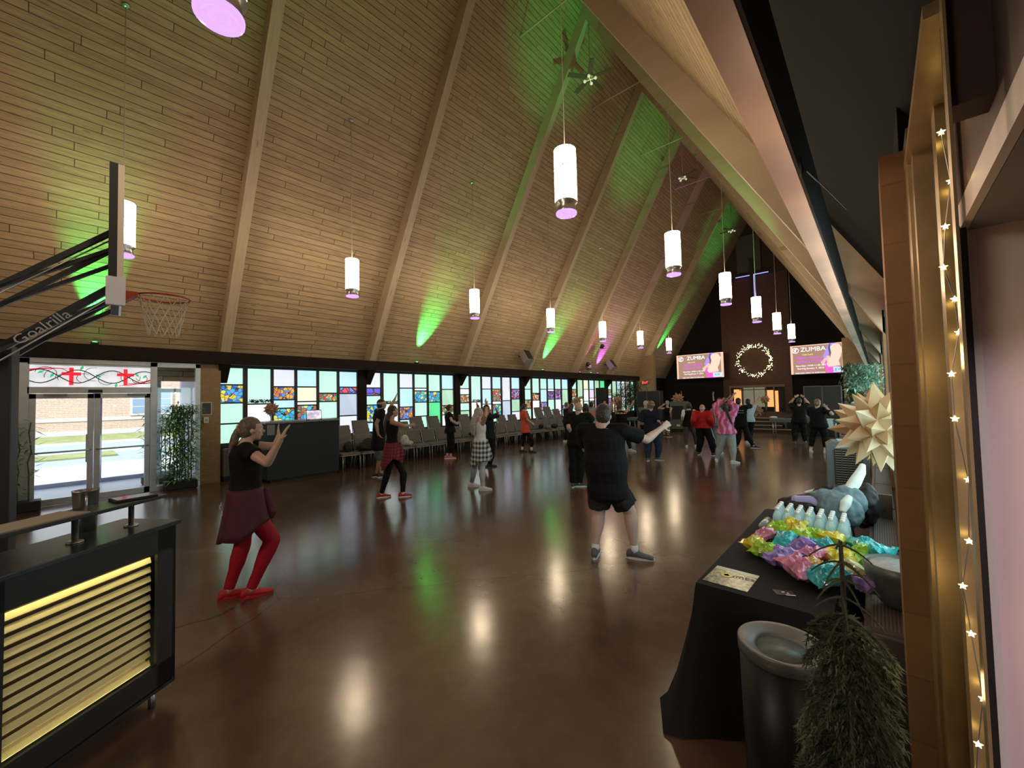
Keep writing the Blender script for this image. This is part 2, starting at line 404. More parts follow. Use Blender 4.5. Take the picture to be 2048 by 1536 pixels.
ST = dict(S=stained('stained_blue_gold', [(.02, .25, .75), (.05, .6, .8), (.95, .65, .05), (.1, .45, .9), (.75, .8, .2), (.02, .12, .5)], 11, 1),
          T=stained('stained_orange_blue', [(.85, .3, .05), (.05, .15, .6), (.9, .45, .12), (.1, .35, .8), (.7, .2, .08)], 11, 3),
          U=stained('stained_teal', [(.05, .6, .6), (.1, .75, .55), (.85, .8, .2), (.05, .35, .75), (.1, .6, .85), (.5, .15, .1)], 10, 5),
          V=stained('stained_red_green', [(.7, .08, .05), (.05, .35, .12), (.9, .45, .08), (.15, .5, .3), (.55, .05, .12), (.9, .8, .6)], 15, 7),
          W=stained('stained_crimson_blue', [(.75, .05, .2), (.15, .12, .7), (.8, .1, .15), (.2, .3, .85)], 5, 9),
          X=stained('stained_violet', [(.5, .05, .3), (.1, .1, .5), (.8, .5, .6), (.1, .35, .5), (.4, .3, .7), (.2, .02, .08)], 17, 11))
CS = [.05, .64, 1.24, 1.83, 2.42, 3.01]; CE = [.54, 1.17, 1.76, 2.35, 2.94, 3.56]
ZT = 2.76
# each column: list of (bottom z, glass code) from the top down; capitals S..X are stained panels
BAYS = [
 ['2.32m 1.87S 1.36m .87m', '1.83m .87w', '2.28l 1.93T 1.70b 1.18U .87m', '2.28b 1.87y 1.77w 1.30U .87m', '2.10m 1.86V 1.36m .87g', '2.28b 2.09W 1.42B .87l'],
 ['2.26l 2.02W 1.72m 1.17S .87b', '1.75m .87w', '2.26l 1.62b 1.20T .87b', '2.26m 2.17w 1.77U 1.28m .87m', '2.14m 1.76U .87G', '2.22b 1.62g 1.28V .87w'],
 ['2.25m 2.02w 1.70V 1.40m 1.15g .87m', '1.72m .87w', '2.24l 1.62b .87w', '2.24b 1.73V 1.60w 1.15U .87m', '1.74v .87B', '2.24b 1.80X 1.25g .87l'],
 ['2.24m 1.75m 1.35V .87m', '2.05m 1.72V .87w', '2.24m 1.62b 1.2X .87m', '2.24b 2.14w 1.75X 1.2m .87m', '2.24m 1.75X 1.15l .87l', '2.24b 1.42g 1.2X .87m'],
 ['2.24b 1.85V 1.55b .87m', '1.75g .87y', '2.24y 1.6w .87m', '2.24b 1.75p 1.6w 1.2V .87g', '1.8g .87p', '2.24G 1.9X 1.3m .87m'],
 ['2.24m 1.9V 1.72b 1.2X .87m', '1.75g .87y', '2.24b 1.3m .87m', '2.24w 1.3l .87m', '2.2y 1.3y .87m', '2.2m 1.7m 1.2U .87b']]
m_frame = P('window_frame', (.022, .018, .016), .5)
def bay(k, name, xf, sgn, spec, y0):
    root = empty(name, (xf, y0, 0), kind='structure')
    fr = MB(); keys = list(G); gl = MB(); sp = []
    t_ = .05*sgn
    for c in range(6):
        a, e = CS[c], CE[c]
        if c < 5: fr.box(0, t_, e-.0, CS[c+1]+.0, .82, ZT+.06)
        zt = ZT
        for it in spec[c].split():
            z, code = float(it[:-1]), it[-1]
            if code in G:
                gl.mi = keys.index(code); gl.quad((0, a, z+.015), (0, e, z+.015), (0, e, zt-.015), (0, a, zt-.015))
            else: sp.append((code, a, e, z+.015, zt-.015))
            fr.box(-.0, t_*.8, a, e, z-.018, z+.018); zt = z
        fr.box(0, t_, a, e, ZT-.02, ZT+.03)
    fr.box(0, t_, -.02, CS[0], .82, ZT+.06); fr.box(0, t_, CE[5], 3.62, .82, ZT+.06); fr.box(0, t_*2.4, -.02, 3.84, .80, .85)
    fr.build('window_frame', m_frame, root)
    gl.build('window_glass', [G[k2] for k2 in keys], root)
    for code, a, e, z0, z1 in sp:
        q = MB(); q.box(-.012, .0, a, e, z0, z1); q.build('stained_glass_panel', ST[code], root)
for k in range(6): bay(k, 'window_%d' % (k+1), -11.93, 1, BAYS[k], 2.53+3.82*k)
# right wall, its windows seen edge-on past the brick pier
b = MB(); b.box(.115, .2, 2.5, 25.5, 0, .86)
b.build('wall_right_base', m_brick, kind='structure')
b = MB(); b.box(.115, .2, 2.5, 25.5, 2.72, 3.2); b.build('wall_right_lintel', m_soft, kind='structure')
for k in range(6):
    y = 2.53+3.82*k
    b = MB(); b.box(.075, .16, y, y+.3, .0, 2.75); b.build('trim_post', m_brickd, kind='structure')
m_rg = glass_mat('glass_daylight', (.62, .92, .90), 1.5)
for k in range(6):
    y = 2.53+3.82*k; root = empty('window_%d' % (k+7), (.12, y, 0), kind='structure')
    g = MB(); g.quad((0, .3, .9), (0, .3, 2.7), (0, 3.82, 2.7), (0, 3.82, .9)); g.build('window_glass', m_rg, root)
    g = MB()
    for q in range(1, 6): g.box(-.03, 0, .3+q*.6-.03, .3+q*.6+.03, .86, 2.72)
    g.box(-.03, 0, .3, 3.82, .86, .92); g.box(-.03, 0, .3, 3.82, 2.66, 2.72); g.build('window_frame', m_frame, root)

# ---- right side: brick pier, storefront frame, foyer ----
b = MB(); b.box(.042, .142, 2.2, 2.5, 0, 2.76); b.build('wall_right_pier', m_brickd, kind='structure')
m_gold = P('bronze_anodised_metal', (.42, .32, .17), .34, metal=.6, var=.22, vs=5)
b = MB()
b.box(.121, .169, 1.93, 2.06, 0, 2.62)
b.box(.112, .121, 2.0, 2.20, 0, 2.75)
b.box(.151, .181, 1.64, 1.72, 0, 2.62)
b.box(.106, .19, 1.24, 2.06, 2.62, 2.65)
b.box(.1305, .1355, 1.20, 1.24, 0, 4.0)
b.build('trim_storefront_frame', m_gold, kind='structure')
b = MB(); b.box(.169, .176, 1.90, 1.99, 0, 2.62); b.build('trim_storefront_gasket', m_black, kind='structure')
b = MB(); b.box(.190, .210, 1.74, 1.76, 0, 2.29); b.build('trim_storefront_channel', m_black, kind='structure')
m_pink = P('foyer_wall_paint', (.66, .56, .60), .55, var=.06, vs=3)
m_whitetrim = P('white_trim', (.72, .70, .70), .45)
b = MB(); b.box(.210, .228, 1.76, 1.86, 0, 2.28); b.build('trim_foyer_casing', m_whitetrim, kind='structure')
# the foyer wall with a recess of grey brick
b = MB(); b.box(.228, .355, 1.78, 1.95, 0, 2.29); b.box(.355, 3.2, 1.78, 1.95, 2.12, 2.29); b.box(.355, 3.2, 1.78, 1.95, 0, .25)
b.build('wall_foyer', m_pink, kind='structure')
b = MB(); b.box(.355, 3.2, 1.84, 1.95, .25, 2.12); b.build('wall_foyer_recess', bricks('grey_brick', (.13, .13, .15), (.17, .17, .19), (.10, .10, .11), axis=('x', 'z')), kind='structure')
b = MB(); b.box(.36, 3.2, -.2, 1.9, 2.285, 2.30); b.box(.215, .33, -.6, 1.9, 2.285, 2.30); b.build('ceiling_foyer', P('soffit_grey', (.22, .21, .22), .6), kind='structure')
b = MB(); b.box(.33, .36, -.6, 1.9, 2.29, 2.32); b.build('trim_soffit_slot', m_black, kind='structure')
b = MB(); b.box(.198, .216, -.6, 1.82, 2.285, 2.355); b.build('trim_fascia', P('fascia_paint', (.62, .54, .50), .5), kind='structure')
b = MB(); b.box(.198, .22, -.6, 1.82, 2.355, 4.0); b.box(.136, .198, 1.22, 1.30, 2.4, 4.0); b.box(.171, .6, 1.82, 2.1, 2.3, 4.0); b.build('wall_above_foyer', P('brown_stain_board', (.06, .03, .024), .7, var=.3, vs=2), kind='structure')
b = MB(); b.box(3.1, 3.2, Y0, 2, 0, 2.6); b.box(.6, 3.2, Y0, -.2, 2.29, 2.4); b.box(.2, .6, Y0, -.6, 2.9, 3.0)
b.build('wall_foyer_far', m_pink, kind='structure')
# back wall (behind the camera) 
b = MB(); b.prism([(-12.1, Y0, 0), (3.2, Y0, 0), (3.2, Y0, 2.6), (.6, Y0, 2.6), (XC, Y0, ZR), (-12.1, Y0, 2.9)], (0, -.2, 0)); b.build('wall_back', m_brick, kind='structure')

# ---- chancel ----
YB = 30.75
b = MB(); b.prism([(-12.0, YB, 0), (-7.9, YB, 0), (-7.9, YB, zl(-7.9)), (-12.0, YB, 3.05)], (0, .15, 0)); b.prism([(-3.94, YB, 0), (.1, YB, 0), (.1, YB, 3.1), (-3.94, YB, zr(-3.94))], (0, .15, 0))
b.build('wall_chancel', m_blackp, kind='structure')
t = NT('brown_slat_panelling'); x = t.xyz(t.coord()); f = t.math('FRACT', t.math('DIVIDE', x[2], .105)); e = t.math('LESS_THAN', f, .22)
n = t.noise(3, 3, .5, t.coord('Object', (1, 1, 8)))
c = t.mix(e, t.ramp(n, [(.3, (.085, .028, .018)), (.7, (.135, .048, .03))]), (.012, .006, .005)); t.L(c, t.b.inputs['Base Color']); t.b.inputs['Roughness'].default_value = .5
t.bump(t.math('SUBTRACT', 1, e), .6, .02); m_slat = t.m
b = MB(); b.box(-7.9, -7.55, YB-.1, YB+.1, .3, 9.6); b.box(-4.35, -3.94, YB-.1, YB+.1, .3, 9.6)
b.box(-7.55, -4.35, YB-.1, YB+.1, 2.36, 9.6); b.build('wall_chancel_panel', m_slat, kind='structure')
b = MB(); b.prism([(-8.2, YB, 9.6), (-3.64, YB, 9.6), (XC, YB, ZR)], (0, .15, 0)); b.build('wall_gable', P('gable_brown', (.05, .028, .02), .8), kind='structure')
b = MB(); b.box(-6.75, -5.35, YB-.14, YB+.05, 9.9, 12.4); b.build('trim_gable_column', P('gable_column', (.10, .085, .085), .7), kind='structure')
# glazed opening behind the stage, orange-lit room beyond
root = empty('window_13', (-5.95, YB, 0), kind='structure')
b = MB()
for (a, e, z0, z1) in ((-7.55, -7.45, .7, 2.36), (-6.78, -6.70, .7, 2.2), (-6.1, -6.06, .7, 2.2), (-5.45, -5.37, .7, 2.2), (-4.98, -4.9, .4, 2.2)):
    b.box(a+5.95, e+5.95, -.06, .06, z0, z1)
b.box(-1.0, .6, -.06, .06, 2.03, 2.09); b.box(-1.6, 1.6, -.07, .05, 2.2, 2.38)
b.build('window_frame', P('bronze_frame', (.20, .15, .11), .45, metal=.4), root)
b = MB(); b.box(-.83, .5, -.01, .0, .8, 2.2); b.build('window_glass', glass_mat('olive_glass', (.20, .20, .13), .42), root)
b = MB(); b.box(-1.35, -.9, .05, .06, .9, 2.1); b.box(.60, .95, .05, .06, .9, 2.0); b.box(1.05, 1.22, -.03, 0, .45, 1.95)
b.build('lit_room_panel', P('orange_lit_room', (.5, .2, .08), .6, emit=(1, .36, .12), es=.75), root)
b = MB(); b.box(-7.55, -4.35, YB-.02, YB+.12, .4, .92); b.box(-7.6, -4.3, YB+.1, YB+.2, .4, 2.4); b.build('wall_chancel_low', m_black, kind='structure')
# piers flanking the chancel
b = MB(); b.prism([(-12.0, 25.42, 0), (-10.62, 25.42, 0), (-10.62, 25.42, 4.42), (zl and XE+(4.42-ZE)/SL, 25.42, 4.42), (-12.0, 25.42, 3.02)], (0, .35, 0)); b.build('wall_pier_left', m_brick, kind='structure')
b = MB(); b.prism([(.1, 25.42, 0), (-1.2, 25.42, 0), (-1.2, 25.42, 4.42), (XR-(4.42-ZE)/SL, 25.42, 4.42), (.1, 25.42, 3.1)], (0, .35, 0)); b.build('wall_pier_right', m_brick, kind='structure')
b = MB(); b.box(-12.1, -11.95, 25.7, 30.9, 0, 3.1); b.box(.1, .2, 25.5, 30.9, 0, 3.2); b.build('wall_chancel_side', m_black, kind='structure')
# stage with nosed steps
m_step = P('stage_carpet', (.05, .032, .026), .8, var=.2)
b = MB(); b.box(-10.6, -3.3, 22.75, YB-.1, 0, .62); b.box(-3.3, -1.2, 24.6, YB-.1, 0, .62); b.build('floor_stage', m_step, kind='structure')
b = MB()
for i in range(3): b.box(-8.7, -3.3 if i else -2.75, 21.75+.33*i, 22.76, .0, .16+.155*i)
b.build('floor_stage_steps', m_step, kind='structure')
b = MB()
for i in range(3): b.box(-8.7, -3.3 if i else -2.75, 21.735+.33*i, 21.775+.33*i, .14+.155*i, .168+.155*i)
b.box(-8.7, -3.3, 22.735, 22.775, .60, .628)
b.build('trim_step_nosing', P('nosing_metal', (.62, .55, .42), .35, metal=.3), kind='structure')
# ---------------- outside, seen through the entrance ----------------
m_conc = P('pale_concrete', (.72, .73, .73), .8, var=.08, vs=2)
b = MB(); b.box(-60, -12.31, -30, 40, -.25, -.06); b.build('floor_asphalt', P('asphalt', (.36, .42, .46), .85, var=.1, vs=1.5), kind='structure')
b = MB(); b.box(-19.5, -12.31, -8, 8, -.2, -.02); b.build('floor_sidewalk', m_conc, kind='structure')
b = MB(); b.box(-39.8, -31.5, -30, 40, -.2, .02); b.box(-24.5, -22.2, -8, 1.5, -.2, .0); b.box(-24.0, -22, 3.2, 9, -.2, 0.0)
b.build('lawn', P('dry_lawn', (.30, .32, .13), .95, var=.35, vs=1.2, bump=.3), label='dry green-brown lawn strips beside the street outside the entrance doors', cat='lawn', kind='stuff')
b = MB(); b.box(-31.5, -31.0, -30, 40, -.2, .03); b.box(-24.6, -24.4, -30, 40, -.2, .02); b.build('floor_kerb', m_conc, kind='structure')
m_obrick = bricks('pink_brick', (.62, .40, .32), (.70, .50, .40), (.72, .66, .60), axis=('y', 'z'), bw=.5, bh=.12, ms=.02)
h = empty('brick_house', (-40, 4, 0), label='long pink brick house across the street, seen through the glass entrance doors', cat='building')
b = MB(); b.box(-6, 0, -26, 26, 0, 5.2); b.build('wall', m_obrick, h)
b = MB(); b.box(0, .05, -26, 26, .95, 1.15); b.box(0, .06, -26, 26, .0, .3); b.build('stone_band', m_conc, h)
for (a, e, z0, z1) in ((-.55, 1.55, 1.35, 3.0), (-9, -7, 1.35, 3.0), (5.9, 7.4, 1.35, 3.0), (11, 13, 1.35, 3.0)):
    w = MB(); w.box(0, .1, a-.12, e+.12, z0-.12, z1+.12); f = w.build('window', m_whitetrim, h)
    w = MB()
    for i in range(3): w.box(.1, .12, a, e, z0+(z1-z0)*i/3+.04, z0+(z1-z0)*(i+1)/3-.04)
    w.build('pane', P('house_glass', (.30, .42, .58), .15), f)
w = MB(); w.box(0, .1, 3.1, 4.5, 0, 3.1); d = w.build('door', m_whitetrim, h)
w = MB(); w.box(.1, .12, 3.35, 4.25, 1.7, 2.9); w.build('pane', P('house_glass', (.3, .4, .5), .15), d)
def bush(name, loc, r, label):
    b = MB(); rn = random.Random(int(loc[1]*10))
    for i in range(900):
        th = rn.random()*2*PI; ph = math.acos(rn.random()); rr = r*(.75+.3*rn.random())
        p = Vector((math.sin(ph)*math.cos(th)*rr, math.sin(ph)*math.sin(th)*rr*1.3, math.cos(ph)*rr*.85+.1)); a = Vector((rn.random()-.5, rn.random()-.5, rn.random()-.5)).normalized()*r*.16; c = a.cross(p).normalized()*r*.1
        b.add([p-a, p+c, p+a, p-c], [(0, 1, 2, 3)])
    b.ball((0, 0, r*.6), r*.72, 12, sc=(1, 1.2, .8))
    o = b.build(name, P('bush_leaves', (.13, .17, .10), .9, var=.4, vs=3), label=label, cat='bush'); o.location = loc
bush('round_bush', (-37.2, 6.0, .03), 1.25, 'round grey-green clipped bush left of the house door across the street')
bush('round_bush', (-37.2, 10.3, .03), 1.25, 'round grey-green clipped bush right of the house door across the street')
# porch posts and outer vestibule of the entrance
b = MB(); b.box(-14.3, -11.9, -.9, 2.5, 2.75, 2.95); b.build('ceiling_porch', m_soft, kind='structure')
b = MB(); b.box(-14.4, -11.9, 2.2, 2.32, -.1, 2.8); b.build('wall_porch', P('porch_paint', (.6, .6, .64), .7), kind='structure')
m_blueg = P('blue_grey_post', (.42, .46, .56), .5)
for yy in (-.6, .52, 1.62):
    b = MB(); b.box(-14.3, -14.18, yy, yy+.16, -.06, 2.75); b.build('trim_porch_post', m_blueg, kind='structure')
b = MB(); b.box(-14.3, -14.2, -.9, 2.3, 2.2, 2.3); b.box(-14.3, -14.2, -.9, 2.3, -.06, .1); b.build('trim_porch_rail', m_blueg, kind='structure')
b = MB(); b.box(-14.3, -11.72, -.9, 2.3, -.1, .004); b.build('floor_vestibule', P('vestibule_tile', (.50, .56, .66), .35), kind='structure')
# ---------------- pendants, uplights, fans, speakers ----------------
m_shade = P('lit_pendant_shade', (.9, .85, .75), .4, emit=(1, .79, .53), es=17, lamp=True)
m_shcap = P('shade_cap', (.8, .75, .65), .5, emit=(1, .8, .55), es=5)
m_lens = P('violet_lens', (.25, .18, .5), .15, emit=(.36, .20, 1), es=1.3)
m_steel = P('steel', (.5, .5, .52), .3, metal=.9)
m_cord = P('pale_cord', (.55, .52, .42), .5)
def pendant(zc):
    """zc: ceiling height above the fitting's bottom; bottom of the lens at z=0"""
    r = empty('pendant_lamp')
    b = MB(); b.lathe([(.147, .165), (.147, .86)], 16); b.f = b.f[:16]; b.m = b.m[:16]; b.sm = b.sm[:16]; b.uv = b.uv[:16]; b.mi = 1; b.lathe([(.147, .86), (.10, .87), (.0, .872)], 16); b.build('shade', [m_shade, m_shcap], r)
    b = MB()
    for i in range(4):
        a = i*PI/2+.4; b.box(.145, .152, -.004, .004, .15, .66, M=Matrix.Rotation(a, 4, 'Z'))
    b.lathe([(.15, .60), (.152, .60), (.152, .61), (.15, .61)], 24); b.build('shade_wire', m_steel, r)
    b = MB(); b.lathe([(.142, .165), (.15, .15), (.118, .12), (.132, .04), (.133, .012)], 24); b.build('collar', m_steel, r)
    b = MB(); b.lathe([(.0, .0), (.05, -.004), (.055, .01), (.09, .008), (.095, -.004), (.136, -.002), (.138, .02)], 24); b.build('lens', m_lens, r)
    b = MB(); b.tube([(0, 0, .87), (0, 0, zc)], .0065, 6); b.build('cord', m_cord, r)
    M = Matrix.Translation((0, 0, zc)) 
    b = MB(); b.ball((0, 0, zc-.03), .06, 10, sc=(1, 1, .6)); b.build('ceiling_rose', m_steel, r)
    return r
PX = {'r': -2.967, 'l': -8.877}
proto = {}
names = ['nearest', 'second', 'third', 'fourth', 'fifth', 'sixth', 'farthest']
for s in 'rl':
    zc = (zr(PX['r']) if s == 'r' else zl(PX['l'])) - 4.245
    for k in range(7):
        y = .635+3.819*k
        row = 'right-hand row of hanging cylinder lamps' if s == 'r' else 'left-hand row of hanging cylinder lamps'
        if k == 0 and s == 'r': lab = 'hanging cylinder lamp at the top left edge, only its round violet lens in view'
        elif k == 0: lab = 'hanging cylinder lamp glowing behind the basketball backboard'
        else: lab = 'glowing hanging cylinder lamp, %s in the %s' % (names[k], row)
        if k == 0: p = pendant(zc); p.location = (PX[s], y, 4.245); p['label'] = lab; p['category'] = 'lamp'; p['group'] = 'cylinder pendants over the dance floor'; proto[s] = p
        else: dup(proto[s], (PX[s], y, 4.245), 0, lab)

def spot(name, loc, tgt, energy, color, size=22, blend=1.0, rad=.02, parent=None):
    d = bpy.data.lights.new(name, 'SPOT'); d.energy = energy; d.color = color; d.spot_size = math.radians(size); d.spot_blend = blend; d.shadow_soft_size = rad
    o = bpy.data.objects.new(name, d); COL.objects.link(o)
    v = Vector(tgt)-Vector(loc); q = v.to_track_quat('-Z', 'Y'); o.location = loc; o.rotation_euler = q.to_euler(); return o
def uplight(loc, tgt, energy, color, label, size=20, group='coloured uplights on the eave beams'):
    r = empty('uplight', loc, label=label, cat='light', group=group)
    b = MB(); b.box(-.05, .05, -.06, .06, -.0, .04); b.build('housing', m_black, r)
    b = MB(); b.lathe([(.0, .055), (.035, .05), (.04, .038)], 12); b.build('lens', P('led_%d' % int(color[0]*10), color, .3, emit=color, es=6), r)
    spot('led_beam', (loc[0], loc[1], loc[2]+.10), tgt, energy, color, size)
GR = (.04, 1, .18); MG = (1, .08, .75); VI = (.45, .08, 1)
def up(y, dx=1.1, e=260, size=20, col=GR, lab='', dy=0): e *= 3.2; uplight((-11.62, y, 3.10 if y < 25 else 4.4), (-11.62+.40, y+dy*.5, 4.30), e, col, lab, size)
up(.44, 1.2, 230, 38, lab='green uplight on the dark beam above the entrance doors')
up(8.10, 1.2, 330, 40, lab='green uplight on the eave beam, above the second window bay', dy=.35)
up(15.1, 1.2, 330, 40, lab='green uplight on the eave beam, right of the first black speaker', dy=.3)
up(19.4, 1.0, 30, 17, lab='small green uplight on the eave beam, next to the second black speaker')
up(18.3, 1.2, 150, 44, MG, lab='magenta uplight under the small black wedge by the fifth rafter')
up(20.1, 1.2, 200, 44, VI, lab='violet uplight below the second black speaker')
uplight((-11.0, 26.6, 4.0), (-10.55, 26.8, 5.3), 1100, GR, 'green uplight high on the wall past the brick pier', 26)
for (y, yt, xt, e, sz) in ((9.7, 9.9, -6.5, 850, 27), (15.4, 15.9, -6.9, 800, 27), (26.7, 27.0, -7.0, 800, 28), (1.6, 2.2, -7.2, 160, 50)):
    z_ = zl(xt); uplight((-.36, y, 3.12), (xt, yt, z_-.1), e, GR, 'green uplight resting on the right-hand eave beam, out of sight from the floor', sz)
# red and pink wash near the nearest rafters
def fan(loc, label, rz):
    r = empty('ceiling_fan', loc, rz, label=label, cat='fan', group='ceiling fans under the ridge')
    b = MB(); b.tube([(0, 0, .1), (0, 0, zl(XC)-loc[2]-.1)], .014, 6); b.build('rod', m_steel, r)
    b = MB(); b.lathe([(.0, .14), (.10, .12), (.13, .06), (.12, 0), (.0, -.02)], 16); b.build('motor', P('antique_brass', (.35, .27, .15), .4, metal=.6), r)
    for i in range(5):
        b = MB(); b.box(.12, .68, -.07, .07, .035, .045, M=Matrix.Rotation(i*2*PI/5, 4, 'Z') @ Matrix.Rotation(.2, 4, 'X')); b.build('blade', P('fan_blade', (.09, .055, .035), .5), r)
    for i in range(4):
        a = i*PI/2; b = MB(); b.tube([(0, 0, -.02), (.08*math.cos(a), .08*math.sin(a), -.04), (.13*math.cos(a), .13*math.sin(a), -.02)], .01, 6)
        b.ball((.16*math.cos(a), .16*math.sin(a), -.03), .045, 8); b.build('lamp_arm', P('fan_glass', (.7, .7, .6), .2, emit=(1, .95, .7), es=.25), r)
    return r
fan((XC, 10.33, 11.2), 'dark five-blade ceiling fan under the ridge, nearest of three', .3)
fan((XC, 18.0, 11.25), 'dark five-blade ceiling fan under the ridge, middle of three', .9)
fan((XC, 26.0, 11.3), 'ceiling fan in green light, farthest of three near the gable', .5)
def speaker(loc, label, s=1.0):
    r = empty('wall_speaker', loc, label=label, cat='speaker', group='black speakers on the sloping ceiling')
    M = Matrix.Rotation(math.radians(-38), 4, 'Y') @ Matrix.Rotation(math.radians(-8), 4, 'X') @ Matrix.Scale(s, 4)
    b = MB(); b.box(-.17, .13, -.19, .19, -.28, .28, M=M, bev=.015); b.build('cabinet', P('grey_cabinet', (.30, .30, .30), .5), r)
    b = MB(); b.box(.125, .145, -.17, .17, -.26, .26, M=M, bev=.006); b.build('grille', m_black, r)
    b = MB(); b.tube([(-.1, 0, 0), (-.45, 0, .05)], .02); b.build('bracket', m_black, r)
speaker((-11.12, 13.35, 3.60), 'black speaker with grey rim, between the fourth and fifth rafters')
speaker((-11.12, 20.85, 3.60), 'black speaker with grey rim, beside the violet light near the far pier')
def wedge(loc, label):
    r = empty('effect_light', loc, label=label, cat='light', group='small black wedge lights')
    b = MB(); b.prism([(-.05, -.12, -.12), (.18, -.12, -.12), (.05, -.12, .12)], (0, .24, 0)); b.build('housing', m_black, r)
    b = MB(); b.lathe([(0, 0), (.05, .0), (.05, .03)], 10, c=(.15, 0, -.1)); b.build('lens', P('magenta_lens', (.8, .1, .6), .3, emit=MG, es=1.5), r)
wedge((-11.05, 18.12, 3.50), 'lower of two small black wedge lights on the ceiling, in magenta light')
wedge((-10.75, 19.1, 4.48), 'upper of two small black wedge lights on the ceiling')
b = MB(); b.ball((0, 0, 0), .17, 16)
o = b.build('mirror_ball', P('mirror_facets', (.45, .42, .32), .3, metal=.8, var=.6, vs=40), label='small dull mirror ball on the eave beam between magenta and violet light', cat='mirror ball'); o.location = (-11.45, 18.9, 3.40)

# ---------------- chancel things ----------------
def screen(cx, y, z0, z1, w, label):
    r = empty('projection_screen', (cx, y, z0), label=label, cat='screen', group='two announcement screens flanking the panelled wall')
    h = z1-z0; hw = w/2
    b = MB(); b.box(-hw-.03, hw+.03, 0, .06, -.03, h+.03); b.build('frame', m_black, r)
    def E(name, c, s): return P(name, tuple(k*.2 for k in c), .6, emit=c, es=s*.62)
    bgm = E('screen_brown', (.42, .24, .17), .95)
    b = MB(); b.box(-hw, hw, -.012, 0, 0, h); b.build('picture', bgm, r)
    b = MB(); b.box(hw-.16, hw, -.014, -.012, 0, h); b.box(-hw, -hw+.12, -.014, -.012, 0, h); b.box(-hw, hw, -.014, -.012, h-.05, h); b.build('picture_edge', E('screen_edge', (1, .62, .45), .9), r)
    def poly(name, pts, m, d): 
        q = MB(); q.prism([(hw*2*u-hw, -d, h*v) for u, v in pts], (0, .002, 0)); q.build(name, m, r)
    poly('picture_violet_sheen', [(.60, 0.55), (.72, 1), (.84, 1), (.66, .50)], E('screen_violet', (.42, .30, .95), 1), .018)
    poly('picture_orange_sheen', [(.56, .38), (.68, .60), (.78, .52), (.60, .26)], E('screen_peach', (1, .55, .42), 1), .018)
    poly('picture_dancer_top', [(.62, .30), (.66, .45), (.72, .20), (.86, .30), (.93, .10), (.90, 0), (.66, 0)], E('screen_magenta', (.85, .12, .62), 1), .020)
    poly('picture_dancer_skin', [(.70, .45), (.74, .68), (.73, .86), (.80, .97), (.90, .95), (.95, .78), (.92, .55), (.88, .40), (.90, .24), (.80, .22), (.70, .20), (.66, .30)], E('screen_skin', (.95, .68, .55), 1), .022)
    poly('picture_dancer_hair', [(.715, .95), (.75, 1.0), (.74, .84), (.755, .68), (.73, .50), (.72, .66), (.70, .84)], E('screen_hair', (.12, .10, .22), 1), .024)
    poly('picture_badge', [(.78, .02), (.96, .02), (.96, .2), (.78, .2)], E('screen_pale_blue', (.55, .82, .95), 1), .026)
    def T(name, s, sz, u, v, m, sx=1.0, d=.03): txt(name, s, sz, frame((hw*2*u-hw, -d, h*v), (1, 0, 0), (0, 0, 1)), m, r, sx=sx)
    wt = E('screen_white', (.95, 1, 1), 1.3)
    T('title', 'ZUMBA', .36, .43, .84, E('screen_cyan_white', (.75, 1, 1), 1.3), 1.0)
    T('subtitle', 'FREE CLASS', .10, .33, .665, E('screen_yellow', (1, .9, .25), 1.2))
    pu = E('screen_purple', (.62, .08, .85), 1.2)
    T('headline', "NEW YEAR'S", .22, .36, .55, pu); T('headline', 'RESOLUTION', .22, .36, .42, pu)
    T('time_line', 'Saturdays 10:00-11:00 AM', .135, .37, .285, wt); T('time_line', 'Starting January 7, 2023', .135, .37, .19, wt)
    T('footer', 'to register scan here', .09, .34, .105, pu); T('footer', 'FREE AND OPEN TO EVERYONE', .10, .36, .03, wt)
    T('badge_text', 'KW', .2, .87, .11, E('screen_navy', (.05, .12, .3), .6))
    b = MB()
    R_ = []
    for i in range(24):
        a = 2*PI*i/24; R_.append((math.cos(a), math.sin(a)))
    for i in range(24):
        (c1, s1), (c2, s2) = R_[i], R_[(i+1) % 24]; cx_, cz_ = hw*2*.10-hw, h*.83
        b.prism([(cx_+c1*.17, -.03, cz_+s1*.17), (cx_+c2*.17, -.03, cz_+s2*.17), (cx_+c2*.14, -.03, cz_+s2*.14), (cx_+c1*.14, -.03, cz_+s1*.14)], (0, .003, 0))
    for (ax, az, bx, bz) in ((-.10, .02, .0, .03), (.0, .03, .02, -.12), (.0, .03, .09, .10), (-.01, -.02, -.09, -.10)):
        b.tube([(hw*2*.10-hw+ax, -.03, h*.83+az), (hw*2*.10-hw+bx, -.03, h*.83+bz)], .018, 5)
    b.ball((hw*2*.10-hw-.0, -.03, h*.83+.085), .028, 8, sc=(1, .1, 1)); b.build('dancer_logo', wt, r)
screen(-9.16, 29.8, 2.96, 4.65, 3.1, 'left of the two lit announcement screens, left of the glowing wreath')
screen(-2.56, 29.8, 2.90, 4.63, 2.6, 'right of the two lit announcement screens, right of the glowing wreath')
